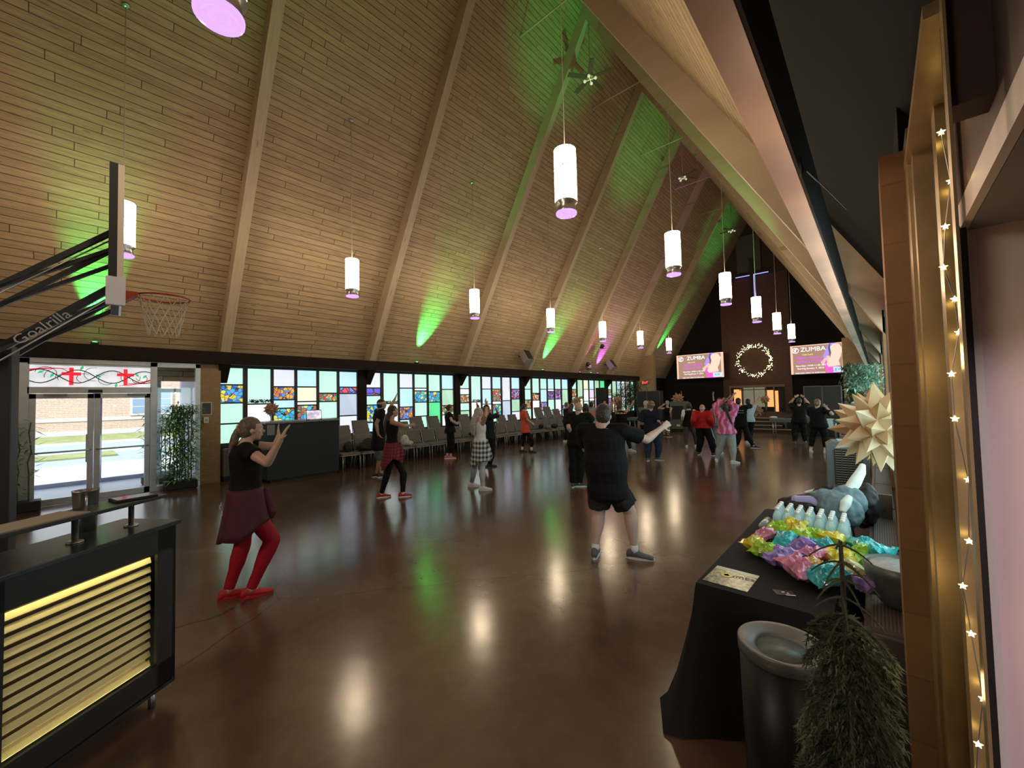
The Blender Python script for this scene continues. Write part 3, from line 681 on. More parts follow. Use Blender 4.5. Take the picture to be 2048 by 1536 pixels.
# wreath of fairy lights
r = empty('lit_wreath', (-5.93, 30.42, 3.95), label='big round wreath of warm fairy lights on the brown slatted wall', cat='wreath')
rn = random.Random(3)
b = MB()
for i in range(900):
    a = rn.random()*2*PI; rr = .96+rn.gauss(0, .07); p = Vector((rr*math.cos(a), rn.gauss(0, .05), rr*math.sin(a))); d = Vector((rn.gauss(0, 1), rn.gauss(0, 1), rn.gauss(0, 1))).normalized()*.09; e = d.cross(Vector((0, 1, 0))).normalized()*.02
    b.add([p-e, p+d, p+e], [(0, 1, 2)])
b.tube([(.96*math.cos(i*PI/16), 0, .96*math.sin(i*PI/16)) for i in range(33)], .03, 6)
b.build('foliage', P('wreath_green', (.035, .05, .02), .8), r)
b = MB()
for i in range(230):
    a = rn.random()*2*PI; rr = .96+rn.gauss(0, .075); b.ball((rr*math.cos(a), -.06-rn.random()*.06, rr*math.sin(a)), .016, 5)
b.build('fairy_lights', P('warm_bulb', (1, .8, .5), .4, emit=(1, .78, .42), es=7), r, kind='stuff')
# cross
r = empty('hanging_cross', (-5.85, 30.35, 6.6), label='dark wooden cross with violet-lit edges high on the panelled wall', cat='cross')
b = MB(); b.box(-.10, .10, -.06, .06, 0, 4.1); b.build('upright', P('dark_cross_wood', (.03, .018, .014), .5), r)
b = MB(); b.box(-.95, .95, -.05, .05, 3.04, 3.16); b.build('crossbar', P('dark_cross_wood', (.03, .02, .01), .5), r)
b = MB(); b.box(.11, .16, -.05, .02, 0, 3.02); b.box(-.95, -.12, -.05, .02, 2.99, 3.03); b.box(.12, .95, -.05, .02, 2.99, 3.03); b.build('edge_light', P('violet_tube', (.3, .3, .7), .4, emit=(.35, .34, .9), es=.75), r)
# ---------------- entrance doors ----------------
XD = -11.72
root = empty('entrance_frame', (XD, 0, 0), label='aluminium entrance frame with glazed sidelight, in the brick wall left of the windows', cat='door frame')
b = MB()
for (a, e, z0, z1) in ((-.52, -.40, 0, 2.78), (1.29, 1.40, 0, 2.78), (2.07, 2.16, 0, 2.78), (-.52, 2.16, 2.69, 2.79), (-.42, 1.30, 2.12, 2.24), (1.4, 2.08, 0, .1), (-.42, 1.30, 2.66, 2.7)):
    b.box(-.06, .06, a, e, z0, z1)
b.build('frame', m_alu, root)
t = NT('thin_window_pane'); tr = t.N('ShaderNodeBsdfTransparent'); gl = t.N('ShaderNodeBsdfGlossy'); gl.inputs['Roughness'].default_value = .02; mx = t.N('ShaderNodeMixShader'); mx.inputs[0].default_value = .07
tr.inputs[0].default_value = (.93, .96, .98, 1); t.L(tr.outputs[0], mx.inputs[1]); t.L(gl.outputs[0], mx.inputs[2]); t.L(mx.outputs[0], t.out.inputs[0]); m_pane = t.m
b = MB(); b.box(-.004, .004, 1.4, 2.08, .1, 2.7); b.build('sidelight_pane', m_pane, root)
# transom with vine-and-cross leaded glass
t = NT('milky_leaded_glass'); t.b.inputs['Base Color'].default_value = (.7, .7, .75, 1); t.b.inputs['Roughness'].default_value = .4
c = t.ramp(t.noise(3, 3, .5, t.coord()), [(.35, (.62, .66, .74)), (.6, (.95, .97, 1))]); t.L(c, t.b.inputs['Emission Color']); t.b.inputs['Emission Strength'].default_value = .42
tp = MB(); tp.box(-.006, .0, -.40, 1.29, 2.24, 2.66); tp = tp.build('transom_panel', t.m, root)
lead = MB()
def vine(pts, r=.006): lead.tube([(.01, y, z) for y, z in pts], r, 5)
def wavef(a, e, ph, amp, zc, n=24, r=.009): vine([(a+(e-a)*i/n, zc+amp*math.sin(ph+(a+(e-a)*i/n)*2*PI/.98)) for i in range(n+1)], r)
wavef(-.40, 1.29, 0.2, .13, 2.45); wavef(-.40, 1.29, 3.34, .13, 2.45)
for (cy, cz, r_) in ((-.2, 2.5, .14), (-.05, 2.45, .17), (.05, 2.42, .10), (.45, 2.5, .15), (.62, 2.4, .12), (.98, 2.45, .15), (1.12, 2.42, .12), (1.2, 2.5, .16), (.3, 2.42, .1)):
    vine([(cy+r_*math.cos(a*.35+cy*3), cz+r_*.9*math.sin(a*.35+cy*3)) for a in range(11)], .0045)
lead.build('lead_line', P('lead_came', (.03, .04, .035), .5), tp)
m_redg = P('red_glass', (.6, .02, .03), .2, emit=(.75, .03, .05), es=.5)
for cy in (.13, .90):
    b = MB(); b.box(.004, .016, cy-.03, cy+.03, 2.28, 2.62); b.box(.004, .016, cy-.13, cy+.13, 2.47, 2.53); b.build('red_cross', m_redg, tp)
b = MB()
for i in range(14):
    y0_, y1_ = -.40+.036*i, -.40+.036*(i+1); z = lambda y: 2.545+.05*math.sin((y+.4)*4.2); b.prism([(.003, y0_, z(y0_)), (.003, y1_, z(y1_)), (.003, y1_, z(y1_)+.035*(1-i/16)), (.003, y0_, z(y0_)+.04*(1-i/16))], (.004, 0, 0))
    y0_, y1_ = .8+.035*i, .8+.035*(i+1); z = lambda y: 2.27+.11*((y-.8)/.5)**2; b.prism([(.003, y0_, z(y0_)), (.003, y1_, z(y1_)), (.003, y1_, z(y1_)+.01+.03*i/14), (.003, y0_, z(y0_)+.01+.03*i/14)], (.004, 0, 0))
b.build('red_ribbon', m_redg, tp)
b = MB()
for (cy, cz, a) in ((-.26, 2.53, .5), (.27, 2.62, 1.2), (.76, 2.28, 1.4), (1.08, 2.50, -1.0), (1.2, 2.47, .9), (-.12, 2.47, 1.1), (.5, 2.47, -.6)):
    u = Vector((0, math.cos(a), math.sin(a)))*.055; w = Vector((0, -math.sin(a), math.cos(a)))*.025; o_ = Vector((.004, cy, cz)); b.prism([o_-u, o_-w, o_+u, o_+w], (.008, 0, 0))
b.build('green_leaf', P('green_glass', (.05, .4, .2), .2, emit=(.06, .5, .25), es=.5), tp)
def leaf_door(y0_, y1_, hinge, label):
    r = empty('glass_door', (XD, 0, 0), label=label, cat='door', group='pair of glass entrance doors')
    b = MB(); s = .085
    for (a, e, z0, z1) in ((y0_, y0_+s, .01, 2.11), (y1_-s, y1_, .01, 2.11), (y0_, y1_, .01, .12), (y0_, y1_, 2.02, 2.11)): b.box(-.03, .035, a, e, z0, z1)
    b.build('frame', m_alu, r)
    b = MB(); b.box(-.004, .004, y0_+s, y1_-s, .12, 2.02); b.build('pane', m_pane, r)
    b = MB(); b.tube([(.07, y0_+.03, 1.00), (.09, y0_+.08, 1.0), (.09, y1_-.08, 1.0), (.07, y1_-.03, 1.0)], .016, 8); b.build('push_bar', m_alu, r)
    b = MB(); b.box(.035, .09, hinge-.02, hinge+.28, 2.06, 2.11); b.build('closer', P('closer_grey', (.2, .2, .2), .4), r)
    hy = y1_-.1 if hinge < .4 else y0_+.04
    b = MB(); b.box(-.12, -.03, hy, hy+.04, .75, 1.3); b.build('pull_handle', m_alu, r)
leaf_door(-.40, .44, -.2, 'left leaf of the glass entrance doors, nearest the basketball hoop')
leaf_door(.45, 1.29, .95, 'right leaf of the glass entrance doors, next to the bamboo')
b = MB(); b.box(XD+.06, XD+.1, .36, .56, 2.13, 2.19); tag(b.build('door_number_plate', m_black), 'small dark plate above the meeting edge of the entrance doors', 'plate')

# ---------------- bamboo, plaque, thermostat, radiator ----------------
def bamboo(loc, h, n, rad, label, seed, name='potted_bamboo', basin=True, lp=260):
    rn = random.Random(seed); r = empty(name, loc, label=label, cat='plant')
    if basin:
        b = MB(); b.prism([(-.13, -.26, 0), (.13, -.26, 0), (.13, .26, 0), (-.13, .26, 0)], (0, 0, .02)); b.box(-.15, .15, -.28, .28, .02, .2, bev=.02); b.build('planter', m_black, r)
    st = []
    for i in range(n):
        x, y = rn.uniform(-.08, .08), -.2+.4*(i+.5)/n; st.append((x, y, h*rn.uniform(.93, 1)))
        b = MB(); pts = [(x, y, .15)]; 
        for k in range(1, 9): pts.append((x+rn.uniform(-.015, .015)*k*.4, y+rn.uniform(-.012, .012)*k*.4, .15+(st[-1][2]-.15)*k/8))
        b.tube(pts, .011, 6)
        for k in range(1, 8): b.lathe([(.014, 0), (.014, .012)], 6, c=pts[k])
        b.build('cane', P('bamboo_cane', (.06, .085, .035), .5), r)
    b = MB()
    for i in range(lp*n):
        x, y, hh = rn.choice(st); z = .2+(hh-.2)*rn.random()**.85; a = rn.random()*2*PI; el = rn.uniform(-.7, .6); L = rn.uniform(.13, .24)
        p = Vector((x, y, z)) + Vector((math.cos(a), math.sin(a), 0))*rn.uniform(.02, rad); d = Vector((math.cos(a)*math.cos(el), math.sin(a)*math.cos(el), math.sin(el))); w = d.cross(Vector((0, 0, 1))).normalized()*.017
        b.add([p, p+d*L*.4+w, p+d*L, p+d*L*.4-w], [(0, 1, 2, 3)])
    b.build('leaves', P('bamboo_leaf', (.16, .36, .10), .6, var=.5, vs=5), r)
    return r
bamboo((-11.45, 1.78, 0), 1.92, 8, .17, 'tall artificial bamboo in a black trough, in front of the sidelight', 4)
bamboo((-12.75, 1.55, .004), 1.7, 4, .16, 'second bamboo plant behind the glass sidelight, brighter green', 8, lp=120)
bamboo((-11.30, -.50, 0), 1.7, 3, .08, 'bamboo partly hidden behind the black hoop post, left of the doors', 12, lp=60)
r = empty('wall_plaque', (-11.695, 2.28, 1.75), label='black square plaque with a pale border on the brick, above the thermostat', cat='plaque')
b = MB(); b.box(0, .012, -.105, .105, -.15, .15); b.build('border', P('cream_border', (.6, .55, .42), .5), r)
b = MB(); b.box(.012, .018, -.085, .085, -.13, .13); b.build('face', P('slate_face', (.03, .035, .03), .4), r)
r = empty('thermostat', (-11.695, 2.27, 1.48), label='white thermostat box on the brick below the black plaque', cat='thermostat')
b = MB(); b.box(0, .04, -.05, .05, -.07, .07, bev=.01); b.build('body', m_whitetrim, r)
b = MB(); b.box(.04, .043, -.02, .03, -.03, .02); b.build('display', P('grey_lcd', (.3, .33, .3), .3), r)
def convector(loc, L, label, side=1, h=.80, d=.36, sections=None):
    r = empty('convector_heater', loc, label=label, cat='heater'); s = side
    b = MB(); b.box(0, s*d, 0, L, .12, h-.02, bev=.008); b.build('casing', P('brown_grey_enamel', (.085, .07, .065), .45), r)
    b = MB(); b.box(s*.02, s*(d-.02), .02, L-.02, 0, .12); b.build('plinth', m_black, r)
    t = NT('pierced_grille_%d' % int(L*10)); x = t.xyz(t.coord()); fx = t.math('FRACT', t.math('DIVIDE', x[0], .0135)); fy = t.math('FRACT', t.math('DIVIDE', x[1], .0135))
    e = t.math('MULTIPLY', t.math('GREATER_THAN', fx, .42), t.math('GREATER_THAN', fy, .42)); c = t.mix(e, (.22, .19, .18), (.008, .007, .007)); t.L(c, t.b.inputs['Base Color']); t.b.inputs['Roughness'].default_value = .4; t.b.inputs['Metallic'].default_value = .3
    b = MB(); n = max(1, int(L/1.1))
    for i in range(n): b.box(s*.03, s*(d-.03), .03+i*(L-.03)/n, (i+1)*(L-.03)/n-.01, h-.02, h)
    b.build('grille', t.m, r)
convector((-11.92, 2.58, 0), 2.4, 'dark brown convector heater under the first window bay, beside the counter', 1, .78)
convector((-.095, 2.52, 0), 6.6, 'long convector heater with pierced metal top, under the right-hand windows', 1, .72, .20)

# ---------------- welcome counter by the windows ----------------
r = empty('welcome_counter', (-10.5, 4.87, 0), 0, label='tall dark teal draped counter in front of the first window bay', cat='counter')
ang = math.atan2(-10.733+10.495, 3.196-4.87)   # not used for rotation of parts
b = MB(); b.prism([(0, 0, .06), (-.0, -1.68, .06), (-.75, -1.68, .06), (-.75, 0, .06)], (0, 0, 1.30)); o = b.build('body', P('dark_teal_cloth', (.022, .034, .042), .8, var=.15, vs=3), r)
b = MB(); b.box(-.78, .02, -1.72, .02, 1.36, 1.405); b.build('worktop', P('grey_laminate', (.18, .20, .21), .35), r)
b = MB(); b.box(-.6, -.05, -1.6, -.06, 0, .06); b.build('plinth', m_black, r)
b = MB(); b.box(.0, .006, -1.68, -1.52, 1.1, 1.34); b.build('end_panel', P('grey_laminate', (.2, .2, .2), .4), r)
r = empty('tablet', (-10.52, 4.26, 1.405), label='tablet showing a violet picture, propped on the dark counter', cat='tablet')
M = Matrix.Rotation(math.radians(-12), 4, 'Y')
b = MB(); b.box(-.012, 0, -.19, .19, 0, .25, M=M, bev=.004); b.build('case', m_black, r)
b = MB(); b.box(0, .002, -.175, .175, .02, .235, M=M); t = NT('tablet_picture'); c = t.ramp(t.noise(9, 3, .6, t.coord()), [(.3, (.10, .09, .16)), (.5, (.40, .36, .55)), (.7, (.85, .82, .95))]); t.L(c, t.b.inputs['Emission Color']); t.b.inputs['Emission Strength'].default_value = .7
b.build('screen', t.m, r)
b = MB(); b.box(-.12, .02, -.12, .12, 0, .012); b.build('stand', m_whitetrim, r)
def paper_star(loc, rad, n, cols, label, seed, sx=1.0, group=None, length=1.0, wid=.32, vert=False):
    rn = random.Random(seed); r = empty('paper_star', loc, label=label, cat='star decoration', group=group)
    base = Vector((0, 0, 1))
    for i in range(n):
        z = 1-2*(i+.5)/n; a = i*2.39996+seed; q = math.sqrt(1-z*z); d = Vector((q*math.cos(a)*sx, q*math.sin(a), z)).normalized()
        L = rad*rn.uniform(.82, 1.0)*length; w1 = d.cross(Vector((.3, .2, 1))).normalized()*L*wid; w2 = d.cross(w1).normalized()*L*wid; m_ = d*L*.42
        b = MB(); b.add([Vector((0, 0, 0)), m_+w1, m_+w2, m_-w1, m_-w2, d*L], [(0, 1, 2), (0, 2, 3), (0, 3, 4), (0, 4, 1), (5, 2, 1), (5, 3, 2), (5, 4, 3), (5, 1, 4)])
        b.build('star_point', cols[i % len(cols)], r)
    return r
kraft = [P('kraft_paper', (.50, .34, .18), .7), P('kraft_paper_pale', (.66, .50, .30), .7), P('kraft_paper_cream', (.78, .66, .46), .7)]
brownp = [P('copper_paper', (.34, .20, .12), .6), P('copper_paper_light', (.46, .29, .18), .6)]
paper_star((.0, 3.30, 1.60), .285, 46, kraft, 'big kraft paper star hanging beside the brick pier on the right', 2, sx=.75, length=1.0, wid=.26)
g_star = 'small copper paper stars'
paper_star((-10.95, 3.42, 1.70), .20, 30, brownp, 'copper paper star standing on the left end of the dark counter', 3, group=g_star)
b = MB(); b.tube([(-10.95, 3.42, 1.405), (-10.95, 3.42, 1.66)], .012, 6); b.lathe([(.06, 0), (.06, .012), (.0, .014)], 12, c=(-10.95, 3.42, 1.405)); tag(b.build('star_stand', m_whitetrim), 'thin stand holding the copper star on the counter', 'stand')
for (loc, rad, lab) in (((-7.55, 20.95, 1.64), .34, 'copper paper star on a pole before the dark stage wall, above the cap wearer'), ((-10.5, 20.2, 1.62), .26, 'copper paper star by the left windows, near the raised arms'),
                        ((-11.3, 17.4, 1.62), .3, 'copper paper star among the left windows, above the bald man'), ((-4.45, 22.95, .93), .34, 'copper paper star lying on the stage above the steps'), ((-4.2, 23.6, 1.50), .26, 'leafy copper star hanging by the orange-lit doorway'), ((-8.95, 20.6, 1.36), .26, 'pale spiky star behind the curly-haired woman in navy')):
    paper_star(loc, rad, 26, brownp, lab, int(rad*100+loc[1]), group=g_star)
    if lab[:4] != 'copp' or 'lying' in lab: pass
for (x, y, z0, z1, lab) in ((-7.55, 20.95, 0, 1.5, 'slim black pole holding the star before the stage wall'), (-10.5, 20.2, 0, 1.5, 'slim pole of the star near the raised arms'), (-11.3, 17.4, 0, 1.5, 'slim pole of the star above the bald man'), (-4.2, 23.6, .16, 1.4, 'slim pole by the orange-lit doorway'), (-8.95, 20.6, 0, 1.25, 'slim pole of the spiky star behind the navy shirt')):
    b = MB(); b.tube([(x, y, z0), (x, y, z1)], .012, 6); b.lathe([(.12, 0), (.12, .01), (.0, .012)], 12, c=(x, y, z0)); tag(b.build('star_pole', m_black), lab, 'pole', 'slim poles of the paper stars')

# ---------------- chairs ----------------
m_fab = P('taupe_upholstery', (.17, .162, .158), .85, var=.12, vs=30, bump=.1, bs=200)
m_leg = P('champagne_steel', (.42, .42, .40), .35, metal=.7)
m_shell = P('grey_chair_shell', (.20, .21, .21), .5)
def chair():
    r = empty('stacking_chair')
    b = MB(); b.box(-.24, .25, -.25, .25, .40, .47, bev=.025); b.build('seat', m_fab, r)
    R = Matrix.Translation((-.24, 0, .47)) @ Matrix.Rotation(math.radians(-11), 4, 'Y')
    b = MB(); b.box(-.035, .02, -.235, .235, .03, .43, M=R, bev=.02); b.build('backrest', m_fab, r)
    b = MB(); b.box(-.055, -.037, -.24, .24, .0, .44, M=R, bev=.004); b.build('back_shell', m_shell, r)
    for s in (-1, 1):
        b = MB(); b.tube([(.23, s*.235, .41), (.25, s*.24, .0)], .013, 6); b.build('leg', m_leg, r)
        b = MB(); b.tube([(-.20, s*.235, .42), (-.30, s*.24, .0)], .013, 6); b.build('leg', m_leg, r)
    b = MB()
    for s in (-1, 1): b.tube([(.245, s*.245, .405), (-.22, s*.245, .405), (-.265, s*.245, .55), (-.34, s*.245, .88)], .012, 6)
    b.tube([(.25, -.245, .405), (.25, .245, .405)], .013, 6); b.build('frame', m_leg, r)
    return r
ch0 = chair(); ch0['category'] = 'chair'; used = [0]
def place(x, y, rz, z, label, group):
    if not used[0]:
        used[0] = 1; ch0.location = (x, y, z); ch0.rotation_euler = (0, 0, rz); ch0['label'] = label; ch0['group'] = group; return ch0
    return dup(ch0, (x, y, z), rz, label, group)
gr = 'front row of upholstered chairs along the windows'
ys = [5.20+.575*i for i in range(20)]
nm = {0: 'upholstered chair holding a dark bag, at the near end beside the draped counter', 1: 'upholstered chair under the black backpack, second from the draped counter', 2: 'upholstered chair hidden behind the man in grey shorts', 3: 'upholstered chair with the white tote bag, behind the plaid-skirted woman',
      4: 'empty upholstered chair right of the white tote bag', 5: 'second empty upholstered chair right of the white tote bag', 6: 'third empty upholstered chair right of the white tote bag', 7: 'upholstered chair behind the woman in pink shoes', 8: 'upholstered chair with a black coat draped on it', 9: 'upholstered chair behind the woman with long grey hair',
      10: 'upholstered chair hidden by the plaid shirt dancer', 11: 'first empty chair right of the grey-haired woman', 12: 'second empty chair right of the grey-haired woman', 13: 'third empty chair right of the grey-haired woman', 14: 'upholstered chair behind the woman in the orange top', 15: 'upholstered chair right of the orange top, under a grey handbag',
      16: 'upholstered chair under the black coats, right of the orange top', 17: 'upholstered chair with an open seat left of the bald man', 18: 'upholstered chair just left of the bald man in black', 19: 'last upholstered chair of the row, behind the bald man in black'}
for i, y in enumerate(ys):
    place(-10.72-.0*i, y, 0, 0, nm[i], gr)
stacks = [(5.52, 3, 'beside the draped counter'), (6.12, 4, 'left of the man in grey shorts'), (7.55, 3, 'behind the pointing arm'), (8.15, 4, 'right of the pointing hand'), (8.85, 4, 'before the vivid green pane'), (10.3, 4, 'left of the long-haired woman'), (12.3, 3, 'right of the dancer with clasped hands'), (13.0, 3, 'left of the orange top'), (13.9, 4, 'just right of the orange top'), (14.95, 5, 'two places right of the orange top'), (15.65, 5, 'three places right of the orange top'), (16.3, 4, 'nearest the bald man')]
wd = ['bottom', 'second', 'third', 'fourth', 'fifth']
for (y, n, lab) in stacks:
    for k in range(n):
        place(-11.30-.062*k, y, 0, k*.125, '%s chair of the grey stack %s' % ('topmost' if k == n-1 else wd[k], lab), 'chairs stacked under the window sills')
for k in range(6):
    place(-.42-.0*k, 11.9+.01*k, PI/2+PI, k*.125, '%s chair of the grey stack behind the evaporative cooler' % ('topmost' if k == 5 else wd[k]), 'chairs stacked behind the cooler')

# bags and coats
def lump(name, pts, mats, voxel, label, cat, group=None, disp=(.06, .05), parent=None, flat=True):
    b = MB()
    for (c, r_, sc) in pts: b.ball(c, r_, 12, sc=sc)
    return bake(b, name, mats, voxel, 2, parent, disp, label=label, cat=cat, group=group)
m_blk = P('black_nylon', (.005, .005, .006), .6)
lump('backpack', [((-10.66, 5.80, .64), .19, (1, 1.2, .95)), ((-10.66, 5.60, .58), .14, (1, 1.2, .85)), ((-10.58, 6.02, .57), .12, (1.2, 1.2, .75)), ((-10.50, 5.72, .54), .09, (1.2, 1.4, .6))], m_blk, .02, 'bulky black backpack on the chair left of the man in grey shorts', 'backpack')
lump('dark_tote', [((-10.78, 5.26, .61), .15, (.55, 1, 1.0))], P('brown_tote', (.03, .025, .02), .7), .02, 'dark brown tote standing on the chair next to the counter', 'bag')
lump('white_tote', [((-10.62, 6.93, .64), .14, (.7, 1, 1.25)), ((-10.52, 7.03, .55), .11, (1, 1, .8))], P('white_patterned_tote', (.55, .54, .50), .7, var=.4, vs=30), .02, 'white patterned tote bag on a chair, behind the woman with red shoes', 'bag')
lump('black_coat', [((-10.62, 9.75, .62), .14, (1.2, 1.6, .5)), ((-10.5, 10.0, .52), .12, (1, 1.3, .7)), ((-10.42, 10.15, .36), .09, (.8, 1, 1.8))], m_blk, .02, 'black coat slumped over a chair between the two women, sleeves hanging', 'coat')
lump('grey_handbag', [((-10.6, 14.05, .55), .13, (.8, 1.2, .9))], P('grey_leather', (.16, .16, .15), .5), .02, 'grey rounded handbag on a chair right of the orange top', 'bag')
lump('black_coat', [((-10.66, 14.6, .58), .13, (1, 1.5, .8)), ((-10.7, 13.7, .62), .11, (.8, 1.3, 1))], m_blk, .02, 'pile of black coats on chairs behind the grey handbag', 'coat')
lump('black_coat', [((-10.8, 16.2, .66), .15, (.8, 1.2, 1.2))], m_blk, .02, 'black coat on the last chair beside the bald man', 'coat')
# garlands on the window rails
def garland(y, z, label, seed, L=.5):
    rn = random.Random(seed); b = MB(); b.tube([(0, -L/2+L*i/8, .02*math.sin(i)) for i in range(9)], .006, 5)
    for i in range(70):
        p = Vector((0, rn.uniform(-L/2, L/2), 0)); d = Vector((rn.uniform(0, .5), rn.uniform(-1, 1), rn.uniform(-1, 1))).normalized()*.07; w = d.cross(Vector((1, 0, .2))).normalized()*.012
        b.add([p, p+d*.5+w, p+d, p+d*.5-w], [(0, 1, 2, 3)])
    o = b.build('twig_garland', P('twig_green', (.02, .03, .02), .8), label=label, cat='garland', group='twig garlands in the second pane of the bays'); o.location = (-11.84, y, z)
for k, (y, z) in enumerate(((3.45, 1.90), (7.25, 1.80), (11.1, 1.78), (14.9, 2.02), (18.7, 1.82), (22.4, 1.82))):
    garland(y, z, ['small twig garland across the pane above the copper star and counter', 'twig garland behind the raised hand of the long-dark-haired woman', 'twig garland left of the clasped hands', 'twig garland right of the orange top', 'twig garland above the bald man', 'farthest twig garland near the green plants'][k], k)

# ---------------- front desk ----------------
r = empty('reception_desk', (-3.36, .50, 0), math.radians(35), label='black reception desk with backlit corrugated yellow panel, bottom left foreground', cat='desk')
m_dk = P('black_lacquer', (.018, .021, .024), .38, var=.2, vs=4)
Lk = 2.4
b = MB(); b.box(-.02, .0, -Lk, 0, .13, .26); b.box(-.02, 0, -Lk, 0, .93, 1.07); b.box(-.02, 0, -.115, 0, .13, 1.07); b.box(-.02, 0, -.89, -.80, .13, 1.07); b.box(-.02, 0, -Lk, -1.6, .1, 1.07)
b.box(-.34, -.32, -Lk, 0, .1, 1.07); b.box(-.34, 0, -.02, 0, .1, 1.07); b.box(-.34, 0, -Lk, -Lk+.02, .1, 1.07); b.box(-.34, 0, -Lk, 0, .1, .12)
b.build('carcass', m_dk, r)
b = MB(); b.box(-.40, .02, -Lk-.02, .02, 1.07, 1.095, bev=.004); b.build('top', P('dark_top', (.03, .04, .045), .22, var=.5, vs=3), r)
t = NT('backlit_corrugation'); x = t.xyz(t.coord()); s_ = t.math('SINE', t.math('MULTIPLY', x[2], 2*PI/.0585)); 
t.b.inputs['Base Color'].default_value = (.86, .78, .36, 1); t.b.inputs['Roughness'].default_value = .45
for i in range(12):
    z_ = .270+.0556*i; b = MB(); b.box(-.052, -.044, -.80, -.115, 0, .035, M=Matrix.Translation((0, 0, z_)) @ Matrix.Rotation(math.radians(-14), 4, 'Y'), bev=.003); b.build('slat', t.m, r)
b = MB(); b.box(-.085, -.078, -.80, -.115, .25, .94); b.build('slat_backing', P('brown_backing', (.10, .06, .03), .7), r)
m_fill = P('warm_led_strip', (1, .9, .5), .4, emit=(1, .83, .40), es=36, lamp=True)  # unseen glowing strips added behind the frame to brighten the slats
for z_ in (.975, .205):
    b = MB(); b.box(-.028, -.022, -.84, -.08, z_, z_+.006); b.build('led_strip', m_fill, r)
for (x_, y_) in ((-.05, -.1), (-.3, -.1)):
    b = MB(); b.tube([(x_, y_, 0), (x_, y_, .1)], .018, 8); b.build('foot', m_steel, r)
for (y_) in (-.13, -.42+.0):
    b = MB(); b.lathe([(.035, 0), (.035, .008), (.014, .01), (.014, .135)], 12, c=(-.17, y_, 1.095)); b.build('shelf_post', m_steel, r)
b = MB(); b.box(-.30, -.09, -Lk, .03, 1.232, 1.252, bev=.003); b.build('raised_shelf', P('shelf_black', (.022, .022, .024), .35), r)
def on_desk(x_, y_, z_): return r.matrix_world @ Vector((x_, y_, z_))
RD = Matrix.Translation((-3.36, .50, 0)) @ Matrix.Rotation(math.radians(35), 4, 'Z')
p = RD @ Vector((-.36, -.23, 1.095))
q = empty('metal_cup', p, label='small round metal cup behind the raised shelf of the desk', cat='cup')
b = MB(); b.lathe([(.048, 0), (.052, .13), (.058, .235), (.062, .24), (.056, .238), (.048, .10), (.0, .09)], 20); b.build('bowl', P('brushed_cup', (.30, .32, .30), .3, metal=.8), q)
b = MB(); b.tube([(.05, 0, .10), (.09, 0, .12), (.095, 0, .20), (.058, 0, .22)], .006, 6); b.build('handle', m_steel, q)
p = RD @ Vector((-.19, -.10, 1.252)); q = empty('black_tablet', p, math.radians(10), label='thin black tablet lying at the right end of the desk shelf', cat='tablet')
b = MB(); b.box(-.07, .07, -.10, .10, 0, .014, bev=.004); b.build('body', m_black, q); b = MB(); b.box(-.06, .06, -.09, .09, .014, .0155); b.build('screen', P('dark_glass', (.01, .01, .012), .08), q)
b = MB(); b.box(-.10, .09, -.42, .10, 0, .006); b.tube([(-.02, -.30, .008), (.03, -.30, .008)], .008, 6); o = b.build('desk_mat', P('taupe_paper', (.30, .26, .21), .7), label='long taupe paper mat lying on the desk shelf at the left edge', cat='mat'); o.location = RD @ Vector((-.19, -.50, 1.252)); o.rotation_euler = (0, 0, math.radians(35))

# ---------------- basketball hoop ----------------
r = empty('basketball_hoop', (-6.0, .37, 0), math.radians(-3.5), label='basketball backboard seen edge-on with red rim and net, on a black arm system', cat='basketball hoop')
b = MB(); b.box(-.90, .92, -.03, .035, 2.95, 4.03); b.build('backboard_frame', m_black, r)
b = MB(); b.box(-.91, .93, .035, .055, 2.95, 4.04); b.build('backboard_glass', P('pale_board', (.62, .55, .45), .25), r)
b = MB(); b.box(.93, .945, -.045, .012, 2.95, 4.04); b.build('board_edge_black', m_black, r)
b = MB(); b.box(.93, .945, .012, .055, 2.95, 4.04); b.build('board_edge_trim', P('board_edge', (.60, .50, .40), .4), r)
b = MB(); b.box(.915, .955, -.06, .07, 2.74, 3.00, M=None, bev=.008); b.build('board_padding', P('padding_grey', (.55, .54, .60), .5), r)
m_rim = P('rim_red', (.42, .055, .03), .45)
b = MB(); b.tube([(.235*math.cos(i*PI/12), .40+.235*math.sin(i*PI/12), 3.05) for i in range(25)], .011, 8); b.build('rim', m_rim, r)
b = MB(); b.prism([(-.10, .05, 2.93), (-.10, .05, 3.06), (-.06, .18, 3.055), (-.06, .18, 3.03)], (.20, 0, 0)); b.build('rim_bracket', m_rim, r)
net = MB(); n = 12
for i in range(n):
    for s in (0, 1):
        pts = []
        for k in range(5):
            a = 2*PI*(i+(k % 2)*.5*(1 if s else -1))/n; rr = .235-.10*(k/4)**.7; pts.append((rr*math.cos(a), .40+rr*math.sin(a), 3.04-.105*k+.008*math.sin(i*3+k)))
        net.tube(pts, .0045, 4)
net.build('net', P('net_cord', (.55, .50, .42), .9), r)
m_arm = P('arm_black', (.014, .015, .017), .42)
for (za, zb, w) in ((3.60, 2.31, .045), (3.42, 2.44, .028), (3.04, 1.75, .065), (2.90, 1.92, .035)):
    for sx_ in (-.32, .32):
        b = MB(); b.prism([(sx_-.03, -.03, za-w), (sx_+.03, -.03, za-w), (sx_+.03, -.03, za+w*.4), (sx_-.03, -.03, za+w*.4)], (0, -1.35, zb-za)); b.build('arm', m_arm, r)
txt('arm_lettering', 'Goalrilla', .12, frame((.353, -.47, 2.575), (0, .72, .69), (0, -.69, .72)), P('arm_letters', (.30, .30, .32), .5), r, sx=1.1)
